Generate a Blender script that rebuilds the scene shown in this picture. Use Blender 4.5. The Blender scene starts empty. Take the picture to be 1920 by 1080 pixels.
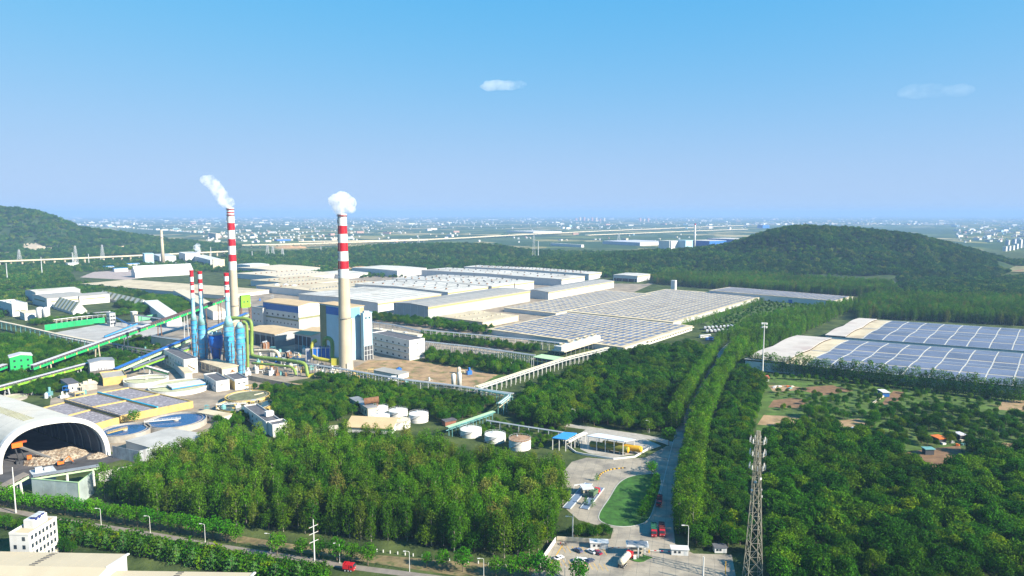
import bpy, bmesh, math, random
import numpy as np
from mathutils import Vector, Matrix, noise as mnoise

random.seed(7); rng = np.random.default_rng(7)
SC = bpy.context.scene
R = math.radians
# ------------------------------------------------------------------ camera
CAM_H = 140.0; PITCH = R(6.2); FOC = 1281.0        # metres, radians, focal length in px of a 1920 px wide frame
cam_d = bpy.data.cameras.new('camera'); cam = bpy.data.objects.new('camera', cam_d)
SC.collection.objects.link(cam); SC.camera = cam
cam.location = (0, 0, CAM_H); cam.rotation_euler = (R(90) - PITCH, 0, 0)
cam_d.sensor_width = 36.0; cam_d.lens = 36.0 * FOC / 1920.0
cam_d.clip_start = 1.0; cam_d.clip_end = 200000.0
# ------------------------------------------------------------------ sky, sun, exposure
SUN_AZ = R(-27); SUN_EL = R(31)                     # sun from the right, a little behind the camera
sun_dir = Vector((math.cos(SUN_AZ) * math.cos(SUN_EL), math.sin(SUN_AZ) * math.cos(SUN_EL), math.sin(SUN_EL)))
W = bpy.data.worlds.new('World'); SC.world = W; W.use_nodes = True
wn, wl = W.node_tree.nodes, W.node_tree.links
bg = wn['Background']; sky = wn.new('ShaderNodeTexSky'); sky.sky_type = 'NISHITA'; sky.sun_disc = False
sky.sun_elevation = SUN_EL; sky.sun_rotation = R(90) - SUN_AZ
sky.altitude = 200; sky.air_density = 1.0; sky.dust_density = 0.0; sky.ozone_density = 6.0
hsv = wn.new('ShaderNodeHueSaturation'); hsv.inputs['Saturation'].default_value = 1.25; wl.new(sky.outputs['Color'], hsv.inputs['Color'])
def vmath(op, a, b):
    v = wn.new('ShaderNodeVectorMath'); v.operation = op
    for i, s in enumerate((a, b)):
        if isinstance(s, tuple): v.inputs[i].default_value = s
        else: wl.new(s, v.inputs[i])
    return v.outputs[0]
# soft shoulder over the whole sky, as the camera's own tone curve: out = A * x / (x + B)
sh = vmath('MULTIPLY', vmath('DIVIDE', hsv.outputs['Color'], vmath('ADD', hsv.outputs['Color'], (0.945, 0.752, 0.40))), (2.72, 3.55, 4.80))
wl.new(sh, bg.inputs['Color']); bg.inputs['Strength'].default_value = 0.074
sun_d = bpy.data.lights.new('sun', 'SUN'); sun_d.energy = 5.0; sun_d.angle = R(0.53); sun_d.color = (1.0, 0.91, 0.76)
sun = bpy.data.objects.new('sun', sun_d); SC.collection.objects.link(sun)
sun.rotation_euler = (-sun_dir).to_track_quat('-Z', 'Y').to_euler(); sun.location = (600, -300, 500)
vs = SC.view_settings; vs.view_transform = 'Standard'; vs.look = 'None'; vs.exposure = 1.45; vs.gamma = 1.0; vs.use_curve_mapping = False
SC.cycles.use_denoising = True; SC.cycles.max_bounces = 8; SC.cycles.diffuse_bounces = 3; SC.cycles.glossy_bounces = 3
SC.cycles.transparent_max_bounces = 8; SC.cycles.volume_bounces = 5; SC.cycles.sample_clamp_indirect = 8
# ------------------------------------------------------------------ photograph pixel -> place on the ground (1920x1080 px)
CP, SP = math.cos(PITCH), math.sin(PITCH)
def G(px, py, z=0.0):
    u = (px - 960) / FOC; v = (540 - py) / FOC
    t = (CAM_H - z) / (SP - v * CP)
    return Vector((u * t, t * (CP + v * SP), z))
def depth(p): return p.y * CP + (CAM_H - p.z) * SP
def pxm(p): return FOC / depth(p)                   # photograph pixels per metre at a point
def T(px, py, t):                                   # pixel at a known depth
    u = (px - 960) / FOC; v = (540 - py) / FOC
    return Vector((u * t, t * (CP + v * SP), CAM_H + t * (v * CP - SP)))
def zat(p, py):                                     # height over ground point p whose picture row is py
    v = (540 - py) / FOC; y = p.y
    return CAM_H + y * (v * CP - SP) / (CP + v * SP)
def Lto(p, d, px):                                  # walk from p along d until picture column px
    u = (px - 960) / FOC
    return (u * depth(p) - p.x) / (d.x - u * d.y * CP)
def dirv(deg): return Vector((math.cos(R(deg)), math.sin(R(deg)), 0))
# ------------------------------------------------------------------ terrain heights
def prof(t, pts):
    xs = np.array([a for a, b in pts], float)
    zs = np.array([max(0.0, CAM_H + t * ((540 - b) / FOC * CP - SP)) for a, b in pts])
    return xs, zs
LH = prof(2800, [(-500, 382), (-200, 375), (-60, 384), (0, 390), (60, 396), (110, 411), (150, 428), (230, 439), (330, 453), (400, 460), (470, 476), (520, 492)])
RH = prof(1850, [(960, 520), (1000, 494), (1100, 486), (1200, 478), (1300, 472), (1360, 463), (1400, 452), (1440, 437), (1480, 429), (1510, 427), (1580, 431), (1660, 438), (1720, 446), (1780, 461), (1840, 479), (1900, 496), (1960, 506), (2100, 512)])
MH = prof(2300, [(430, 500), (480, 483), (560, 477), (640, 471), (720, 464), (850, 461), (930, 464), (1000, 476), (1080, 486), (1180, 500)])
def height(x, y):
    x = np.asarray(x, float); y = np.maximum(np.asarray(y, float), 1.0)
    px = 960 + FOC * x / (y * CP + 10)
    wob = 1 + 0.17 * np.sin(x / 52.0 + y / 140.0 + 1.3 * np.sin(y / 90.0)) + 0.10 * np.sin(x / 21.0 - y / 60.0 + np.sin(x / 75.0))
    h = np.interp(px, *LH) * np.exp(-((y - 2800) / np.where(y < 2800, 330, 500)) ** 2) * (1 + (wob - 1) * np.clip((2800 - y) / 300, 0, 1))
    h = np.maximum(h, np.interp(px, *RH) * np.exp(-((y - 1850) / np.where(y < 1850, 235, 330)) ** 2) * (1 + (wob - 1) * np.clip((1850 - y) / 220, 0, 1)))
    h = np.maximum(h, np.interp(px, *MH) * np.exp(-((y - 2300) / np.where(y < 2300, 260, 330)) ** 2))
    return np.where(h < 0.6, 0.0, h)
def hz(x, y): return float(height(x, y))
# ------------------------------------------------------------------ materials (procedural)
MATS = {}
def rgb(c):
    return tuple(c) + (1.0,) if len(c) == 3 else tuple(c)
def mat(name, base, rough=0.75, dark=0.78, light=1.12, scale=0.12, metal=0.0, spec=0.3, detail=4.0, stripe=None, bump=0.0, streak=0.0, dirt=None, rand=0.0):
    """base colour broken up by two scales of world-space noise; stripe=(angle_deg, spacing_m, strength) draws pressed seams as relief"""
    if name in MATS: return MATS[name]
    base = [c * 0.80 for c in base[:3]]
    if dirt: dirt = ([c * 0.80 for c in dirt[0]],) + tuple(dirt[1:])
    m = bpy.data.materials.new(name); m.use_nodes = True; n, l = m.node_tree.nodes, m.node_tree.links
    b = n['Principled BSDF']; b.inputs['Roughness'].default_value = rough; b.inputs['Metallic'].default_value = metal
    b.inputs['Specular IOR Level'].default_value = spec
    geo = n.new('ShaderNodeNewGeometry')
    n1 = n.new('ShaderNodeTexNoise'); n1.inputs['Scale'].default_value = scale; n1.inputs['Detail'].default_value = detail
    n1.inputs['Roughness'].default_value = 0.62
    l.new(geo.outputs['Position'], n1.inputs['Vector'])
    ramp = n.new('ShaderNodeValToRGB'); l.new(n1.outputs['Fac'], ramp.inputs['Fac'])
    e = ramp.color_ramp.elements
    e[0].position = 0.30; e[1].position = 0.70
    e[0].color = rgb([min(1, c * dark) for c in base[:3]]); e[1].color = rgb([min(1, c * light) for c in base[:3]])
    out = ramp.outputs['Color']
    if dirt:
        n2 = n.new('ShaderNodeTexNoise'); n2.inputs['Scale'].default_value = dirt[1]; n2.inputs['Detail'].default_value = 6
        mp = n.new('ShaderNodeMapping'); mp.inputs['Scale'].default_value = (1, 1, 0.18 if streak else 1)
        l.new(geo.outputs['Position'], mp.inputs['Vector']); l.new(mp.outputs['Vector'], n2.inputs['Vector'])
        r2 = n.new('ShaderNodeValToRGB'); r2.color_ramp.elements[0].position = dirt[2]; r2.color_ramp.elements[1].position = min(1, dirt[2] + 0.18)
        r2.color_ramp.elements[0].color = (0, 0, 0, 1); r2.color_ramp.elements[1].color = (dirt[3],) * 3 + (1,)
        l.new(n2.outputs['Fac'], r2.inputs['Fac'])
        mx = n.new('ShaderNodeMix'); mx.data_type = 'RGBA'; l.new(r2.outputs['Color'], mx.inputs['Factor'])
        l.new(out, mx.inputs['A']); mx.inputs['B'].default_value = rgb(dirt[0]); out = mx.outputs['Result']
    if rand:
        oi = n.new('ShaderNodeObjectInfo'); hs = n.new('ShaderNodeHueSaturation'); mr = n.new('ShaderNodeMapRange')
        mr.inputs['To Min'].default_value = 1 - rand; mr.inputs['To Max'].default_value = 1 + rand
        l.new(oi.outputs['Random'], mr.inputs['Value']); l.new(mr.outputs['Result'], hs.inputs['Value'])
        l.new(out, hs.inputs['Color']); out = hs.outputs['Color']
    l.new(out, b.inputs['Base Color'])
    if stripe:
        mp = n.new('ShaderNodeMapping'); mp.inputs['Rotation'].default_value = (0, 0, -R(stripe[0]))
        l.new(geo.outputs['Position'], mp.inputs['Vector'])
        wv = n.new('ShaderNodeTexWave'); wv.wave_type = 'BANDS'; wv.bands_direction = 'X'; wv.wave_profile = 'SAW'
        wv.inputs['Scale'].default_value = 0.314 / stripe[1]; l.new(mp.outputs['Vector'], wv.inputs['Vector'])
        bp = n.new('ShaderNodeBump'); bp.inputs['Strength'].default_value = stripe[2]; bp.inputs['Distance'].default_value = 0.15
        l.new(wv.outputs['Fac'], bp.inputs['Height']); l.new(bp.outputs['Normal'], b.inputs['Normal'])
    elif bump:
        bp = n.new('ShaderNodeBump'); bp.inputs['Strength'].default_value = bump; bp.inputs['Distance'].default_value = 0.3
        l.new(n1.outputs['Fac'], bp.inputs['Height']); l.new(bp.outputs['Normal'], b.inputs['Normal'])
    MATS[name] = m; return m
def leafmat(name, stops, trans=0.25, haze=None):
    m = bpy.data.materials.new(name); m.use_nodes = True; n, l = m.node_tree.nodes, m.node_tree.links
    b = n['Principled BSDF']; b.inputs['Roughness'].default_value = 0.8; b.inputs['Specular IOR Level'].default_value = 0.06
    oi = n.new('ShaderNodeObjectInfo'); ramp = n.new('ShaderNodeValToRGB'); e = ramp.color_ramp.elements
    while len(e) < len(stops): e.new(0.5)
    for i, (p, c) in enumerate(stops): e[i].position = p; e[i].color = rgb([c[0] * 1.05, c[1] * 1.10, c[2] * 0.9])
    l.new(oi.outputs['Random'], ramp.inputs['Fac'])
    geo = n.new('ShaderNodeNewGeometry'); ns = n.new('ShaderNodeTexNoise'); ns.inputs['Scale'].default_value = 0.35; ns.inputs['Detail'].default_value = 3
    l.new(geo.outputs['Position'], ns.inputs['Vector'])
    mr = n.new('ShaderNodeMapRange'); mr.inputs['From Min'].default_value = 0.3; mr.inputs['From Max'].default_value = 0.7
    mr.inputs['To Min'].default_value = 0.62; mr.inputs['To Max'].default_value = 1.42; l.new(ns.outputs['Fac'], mr.inputs['Value'])
    ad = n.new('ShaderNodeMath'); ad.operation = 'MULTIPLY_ADD'; ad.inputs[1].default_value = 0.5; ad.inputs[2].default_value = 0.75
    l.new(geo.outputs['Random Per Island'], ad.inputs[0])
    mu = n.new('ShaderNodeMath'); mu.operation = 'MULTIPLY'; l.new(mr.outputs['Result'], mu.inputs[0]); l.new(ad.outputs[0], mu.inputs[1])
    nb = n.new('ShaderNodeTexNoise'); nb.inputs['Scale'].default_value = 0.016; nb.inputs['Detail'].default_value = 2; l.new(geo.outputs['Position'], nb.inputs['Vector'])
    mb_ = n.new('ShaderNodeMapRange'); mb_.inputs['From Min'].default_value = 0.35; mb_.inputs['From Max'].default_value = 0.65; mb_.inputs['To Min'].default_value = 0.72; mb_.inputs['To Max'].default_value = 1.28; l.new(nb.outputs['Fac'], mb_.inputs['Value'])
    m4 = n.new('ShaderNodeMath'); m4.operation = 'MULTIPLY'; l.new(mu.outputs[0], m4.inputs[0]); l.new(mb_.outputs['Result'], m4.inputs[1])
    hs = n.new('ShaderNodeHueSaturation'); l.new(ramp.outputs['Color'], hs.inputs['Color']); l.new(m4.outputs[0], hs.inputs['Value'])
    l.new(hs.outputs['Color'], b.inputs['Base Color'])
    tr = n.new('ShaderNodeBsdfTranslucent'); l.new(hs.outputs['Color'], tr.inputs['Color'])
    mx = n.new('ShaderNodeMixShader'); mx.inputs['Fac'].default_value = trans
    l.new(b.outputs['BSDF'], mx.inputs[1]); l.new(tr.outputs['BSDF'], mx.inputs[2]); l.new(mx.outputs['Shader'], n['Material Output'].inputs['Surface'])
    MATS[name] = m; return m
# ------------------------------------------------------------------ objects
def tag(o, label=None, cat=None, group=None, kind=None):
    if label: o['label'] = label
    if cat: o['category'] = cat
    if group: o['group'] = group
    if kind: o['kind'] = kind
    return o
def thing(name, loc, label, cat, group=None):
    o = bpy.data.objects.new(name, None); SC.collection.objects.link(o); o.location = loc; o.empty_display_size = 0.5
    return tag(o, label, cat, group)
def origin(o):
    v = Vector((0, 0, 0))
    while o is not None: v += o.location; o = o.parent
    return v
class MB:
    """collects shapes in world (or local) coordinates; build() links them as ONE mesh object"""
    def __init__(s): s.v = []; s.f = []; s.m = []; s.k = 0
    def add(s, vs, fs):
        o = len(s.v); s.v += [tuple(v) for v in vs]; s.f += [tuple(o + i for i in f) for f in fs]; s.m += [s.k] * len(fs); return s
    def mi(s, k): s.k = k; return s
    def quad(s, a, b, c, d): return s.add([a, b, c, d], [(0, 1, 2, 3)])
    def hexa(s, b4, t4):
        return s.add(list(b4) + list(t4), [(3, 2, 1, 0), (4, 5, 6, 7), (0, 1, 5, 4), (1, 2, 6, 5), (2, 3, 7, 6), (3, 0, 4, 7)])
    def box(s, c, sz, ang=0.0):
        """c = centre of the bottom face"""
        ca, sa = math.cos(R(ang)), math.sin(R(ang)); x, y, z = c; a, b, h = sz[0] / 2, sz[1] / 2, sz[2]
        q = [(x + i * ca - j * sa, y + i * sa + j * ca) for i, j in ((-a, -b), (a, -b), (a, b), (-a, b))]
        return s.hexa([(u, w, z) for u, w in q], [(u, w, z + h) for u, w in q])
    def beam(s, p, q, w, h=None):
        p, q = Vector(p), Vector(q); d = (q - p); h = h or w
        if d.length < 1e-6: return s
        d.normalize(); up = Vector((0, 0, 1)) if abs(d.z) < 0.95 else Vector((1, 0, 0))
        r = d.cross(up).normalized() * (w / 2); u = r.cross(d).normalized() * (h / 2)
        return s.hexa([p - r - u, p + r - u, p + r + u, p - r + u], [q - r - u, q + r - u, q + r + u, q - r + u])
    def tube(s, pts, r, n=10, cap=True):
        pts = [Vector(p) for p in pts]; rr = r if isinstance(r, (list, tuple)) else [r] * len(pts); o = len(s.v); ref = None
        for i, p in enumerate(pts):
            d = (pts[min(i + 1, len(pts) - 1)] - pts[max(i - 1, 0)]).normalized()
            if ref is None or abs(ref.dot(d)) > 0.98: ref = Vector((0, 0, 1)) if abs(d.z) < 0.9 else Vector((1, 0, 0))
            a = d.cross(ref).normalized(); b = a.cross(d).normalized(); ref = b
            s.v += [tuple(p + (a * math.cos(2 * math.pi * k / n) + b * math.sin(2 * math.pi * k / n)) * rr[i]) for k in range(n)]
        for i in range(len(pts) - 1):
            for k in range(n):
                k2 = (k + 1) % n; s.f.append((o + i * n + k, o + i * n + k2, o + (i + 1) * n + k2, o + (i + 1) * n + k)); s.m.append(s.k)
        if cap:
            s.f.append(tuple(o + k for k in range(n))[::-1]); s.f.append(tuple(o + (len(pts) - 1) * n + k for k in range(n))); s.m += [s.k] * 2
        return s
    def lathe(s, c, prof_, n=24, cap=True, sx=1.0, sy=1.0):
        """prof_ = [(radius, z), ...] about a vertical axis through c"""
        o = len(s.v)
        for r, z in prof_: s.v += [(c[0] + r * sx * math.cos(2 * math.pi * k / n), c[1] + r * sy * math.sin(2 * math.pi * k / n), c[2] + z) for k in range(n)]
        for i in range(len(prof_) - 1):
            for k in range(n):
                k2 = (k + 1) % n; s.f.append((o + i * n + k, o + i * n + k2, o + (i + 1) * n + k2, o + (i + 1) * n + k)); s.m.append(s.k)
        if cap:
            s.f.append(tuple(o + k for k in range(n))[::-1]); s.f.append(tuple(o + (len(prof_) - 1) * n + k for k in range(n))); s.m += [s.k] * 2
        return s
    def prism(s, poly, z0, z1):
        n = len(poly); ar = sum(poly[i][0] * poly[(i + 1) % n][1] - poly[(i + 1) % n][0] * poly[i][1] for i in range(n))
        if ar < 0: poly = poly[::-1]
        vs = [(p[0], p[1], z0) for p in poly] + [(p[0], p[1], z1) for p in poly]
        return s.add(vs, [tuple(range(n))[::-1], tuple(range(n, 2 * n))] + [(i, (i + 1) % n, n + (i + 1) % n, n + i) for i in range(n)])
    def mesh(s, name, mats, off=(0, 0, 0), smooth=False):
        me = bpy.data.meshes.new(name); ox, oy, oz = off
        me.from_pydata([(x - ox, y - oy, z - oz) for x, y, z in s.v], [], s.f)
        for m in (mats if isinstance(mats, (list, tuple)) else [mats]): me.materials.append(m)
        if s.m and max(s.m) > 0: me.polygons.foreach_set('material_index', s.m)
        if smooth: me.polygons.foreach_set('use_smooth', [True] * len(s.f))
        me.update(); return me
    def build(s, name, mats, parent=None, smooth=False, kind=None, label=None, loc=None):
        off = origin(parent) if parent is not None else Vector(loc) if loc is not None else Vector((0, 0, 0))
        o = bpy.data.objects.new(name, s.mesh(name, mats, off, smooth)); SC.collection.objects.link(o)
        if parent is not None: o.parent = parent
        elif loc is not None: o.location = loc
        return tag(o, label=label, kind=kind)
def loc_build(mb, name, m, root, smooth=False):
    o = mb.build(name, m, None, smooth); o.parent = root; return o
def single(mb, name, mats, loc, label, cat, group=None, smooth=False):
    """a thing that is one mesh"""
    return tag(mb.build(name, mats, loc=loc, smooth=smooth), label, cat, group)
def copy_tree(src, loc=None, rz=None, scale=None, label=None, group=None, parent=None):
    c = src.copy(); SC.collection.objects.link(c)
    if parent is not None: c.parent = parent
    if loc is not None: c.location = loc
    if rz is not None: c.rotation_euler = (0, 0, rz)
    if scale is not None: c.scale = scale if isinstance(scale, (tuple, list)) else (scale,) * 3
    if label: c['label'] = label
    if group: c['group'] = group
    for ch in KIDS.get(src.name, list(src.children)): copy_tree(ch, parent=c)
    return c
KIDS = {}
EXCL = []                                            # world footprints where no tree may stand
def keep_clear(poly, grow=0.0):
    p = np.array([(q[0], q[1]) for q in poly], float)
    if grow:
        c = p.mean(0); d = p - c; p = c + d * (1 + grow / np.maximum(np.linalg.norm(d, axis=1), 1e-6))[:, None]
    EXCL.append(p)
def inside(pts, poly):
    x, y = pts[:, 0], pts[:, 1]; r = np.zeros(len(pts), bool); n = len(poly); j = n - 1
    for i in range(n):
        xi, yi = poly[i]; xj, yj = poly[j]
        c = ((yi > y) != (yj > y)) & (x < (xj - xi) * (y - yi) / (yj - yi + 1e-12) + xi); r ^= c; j = i
    return r
def smoothline(pts, n=8):
    """Catmull-Rom through points"""
    P = [Vector(p) for p in pts]; out = []
    for i in range(len(P) - 1):
        p0, p1, p2, p3 = P[max(i - 1, 0)], P[i], P[i + 1], P[min(i + 2, len(P) - 1)]
        for k in range(n):
            t = k / n; out.append(0.5 * (2 * p1 + (p2 - p0) * t + (2 * p0 - 5 * p1 + 4 * p2 - p3) * t * t + (3 * p1 - p0 - 3 * p2 + p3) * t ** 3))
    return out + [P[-1]]
def ribbon(pts, w, z):
    """flat strip of width w (number or list) along pts"""
    mb = MB(); L = []; Rr = []
    for i, p in enumerate(pts):
        d = (pts[min(i + 1, len(pts) - 1)] - pts[max(i - 1, 0)]); d.z = 0; d.normalize(); nrm = Vector((-d.y, d.x, 0)); ww = w[i] if isinstance(w, list) else w
        L.append(Vector((p.x, p.y, z)) + nrm * ww / 2); Rr.append(Vector((p.x, p.y, z)) - nrm * ww / 2)
    for i in range(len(pts) - 1): mb.quad(Rr[i], Rr[i + 1], L[i + 1], L[i])
    return mb, L, Rr
# ------------------------------------------------------------------ palette
M_CONC = mat('concrete', (0.42, 0.39, 0.34), 0.85, scale=0.35, dirt=((0.24, 0.22, 0.19), 0.12, 0.5, 0.6))
M_ROAD = mat('road_concrete', (0.36, 0.315, 0.245), 0.85, 0.85, 1.1, scale=0.25, dirt=((0.20, 0.18, 0.15), 0.11, 0.47, 0.85))
M_YARD = mat('yard_concrete', (0.33, 0.27, 0.20), 0.85, 0.55, 1.3, scale=0.06, dirt=((0.16, 0.15, 0.13), 0.04, 0.5, 0.8))
M_EARTH = mat('bare_earth', (0.36, 0.24, 0.13), 0.95, 0.6, 1.3, scale=0.09, dirt=((0.10, 0.13, 0.03), 0.12, 0.52, 0.9))
M_SOIL = mat('brown_soil', (0.21, 0.12, 0.06), 0.95, 0.6, 1.3, scale=0.2)
M_GRASS = mat('mown_grass', (0.035, 0.11, 0.012), 0.9, 0.55, 1.6, scale=0.25)
M_SCRUB = mat('rough_grass', (0.065, 0.12, 0.015), 0.95, 0.45, 1.6, scale=0.10, dirt=((0.22, 0.16, 0.07), 0.06, 0.60, 0.7))
M_KERB = mat('kerb_stone', (0.5, 0.48, 0.44), 0.8)
M_WHITE = mat('white_paint', (0.70, 0.69, 0.66), 0.6, 0.9, 1.05, dirt=((0.5, 0.46, 0.4), 0.25, 0.58, 0.35), streak=1)
M_WALLW = mat('white_sheet_wall', (0.66, 0.65, 0.63), 0.55, 0.93, 1.04, stripe=(54, 0.9, 0.25), dirt=((0.5, 0.46, 0.4), 0.22, 0.6, 0.3), streak=1)
M_WALLG = mat('grey_sheet_wall', (0.40, 0.41, 0.40), 0.6, 0.9, 1.06, stripe=(54, 0.9, 0.25))
M_ROOFW = mat('white_roof', (0.65, 0.62, 0.55), 0.7, 0.8, 1.1, scale=0.05, stripe=(54, 2.4, 0.5), dirt=((0.34, 0.29, 0.21), 0.03, 0.50, 0.6))
M_ROOFB = mat('beige_roof', (0.62, 0.52, 0.35), 0.75, 0.8, 1.1, scale=0.06, stripe=(54, 2.0, 0.5), dirt=((0.34, 0.26, 0.16), 0.05, 0.52, 0.6))
M_ROOFT = mat('tan_roof', (0.60, 0.44, 0.25), 0.75, 0.85, 1.1, scale=0.08, stripe=(54, 1.6, 0.5), dirt=((0.3, 0.17, 0.09), 0.08, 0.6, 0.6))
M_ROOFG = mat('grey_roof', (0.37, 0.355, 0.32), 0.7, 0.9, 1.08, stripe=(54, 2.0, 0.4))
M_ROOFD = mat('dark_flat_roof', (0.11, 0.11, 0.12), 0.85, 0.7, 1.3, scale=0.3)
M_BLUE = mat('blue_sheet', (0.03, 0.16, 0.50), 0.5, 0.85, 1.1)
M_LBLUE = mat('light_blue_sheet', (0.42, 0.62, 0.72), 0.55, 0.93, 1.05, stripe=(54, 0.9, 0.25))
M_BRROOF = mat('bright_blue_roof', (0.05, 0.30, 0.75), 0.45, 0.92, 1.06)
M_GLASS = mat('dark_window_glass', (0.03, 0.045, 0.06), 0.15, spec=0.6)
M_OLIVE = mat('olive_sheet', (0.27, 0.27, 0.13), 0.6)
M_YELW = mat('ochre_wall', (0.62, 0.44, 0.15), 0.8, 0.75, 1.12, scale=0.3, dirt=((0.35, 0.24, 0.1), 0.25, 0.55, 0.7), streak=1)
M_CREAM = mat('cream_plaster', (0.66, 0.57, 0.42), 0.8, 0.85, 1.08, scale=0.2)
M_GREEN = mat('green_sheet', (0.02, 0.42, 0.11), 0.5, 0.9, 1.1)
M_LIME = mat('lime_paint', (0.22, 0.52, 0.03), 0.5, 0.9, 1.1)
M_PALEG = mat('pale_green_paint', (0.45, 0.66, 0.36), 0.55, 0.9, 1.1)
M_LAV = mat('pale_grey_roof', (0.58, 0.56, 0.60), 0.55, 0.92, 1.08)
M_STEEL = mat('grey_steel', (0.33, 0.34, 0.35), 0.5, 0.8, 1.15, metal=0.3)
M_LSTEEL = mat('pale_steel', (0.58, 0.60, 0.60), 0.5, 0.85, 1.1, metal=0.1)
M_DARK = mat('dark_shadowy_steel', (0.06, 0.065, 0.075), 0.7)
M_RUST = mat('rusty_steel', (0.24, 0.12, 0.06), 0.85, 0.6, 1.4, scale=0.5)
M_TEAL = mat('teal_steel', (0.15, 0.36, 0.36), 0.6)
M_RED = mat('red_paint', (0.52, 0.012, 0.02), 0.5, 0.9, 1.08)
M_YELLOW = mat('yellow_paint', (0.75, 0.42, 0.02), 0.55)
M_ORANGE = mat('orange_paint', (0.75, 0.18, 0.02), 0.5)
M_BLACK = mat('black_rubber', (0.02, 0.02, 0.022), 0.8)
def glossy_blue(name, c, r):
    return mat(name, c, r, 0.8, 1.2, scale=0.02, spec=0.6)
M_PANEL = mat('solar_glass', (0.145, 0.165, 0.235), 0.45, 0.75, 1.2, scale=0.03, spec=0.35, rand=0.12)
M_PFRAME = mat('panel_frame', (0.5, 0.5, 0.52), 0.5)
M_WATERB = mat('clarifier_water_blue', (0.025, 0.085, 0.22), 0.12, spec=0.25, scale=0.3)
M_WATERD = mat('dark_green_water', (0.03, 0.05, 0.03), 0.08, spec=0.6, scale=0.3)
M_SCUM = mat('pale_scum', (0.50, 0.50, 0.30), 0.8, 0.75, 1.15, scale=0.4)
M_FOAM = mat('foaming_sludge', (0.30, 0.27, 0.29), 0.7, 0.55, 1.15, scale=0.5, dirt=((0.75, 0.73, 0.74), 0.6, 0.56, 0.75))
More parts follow.
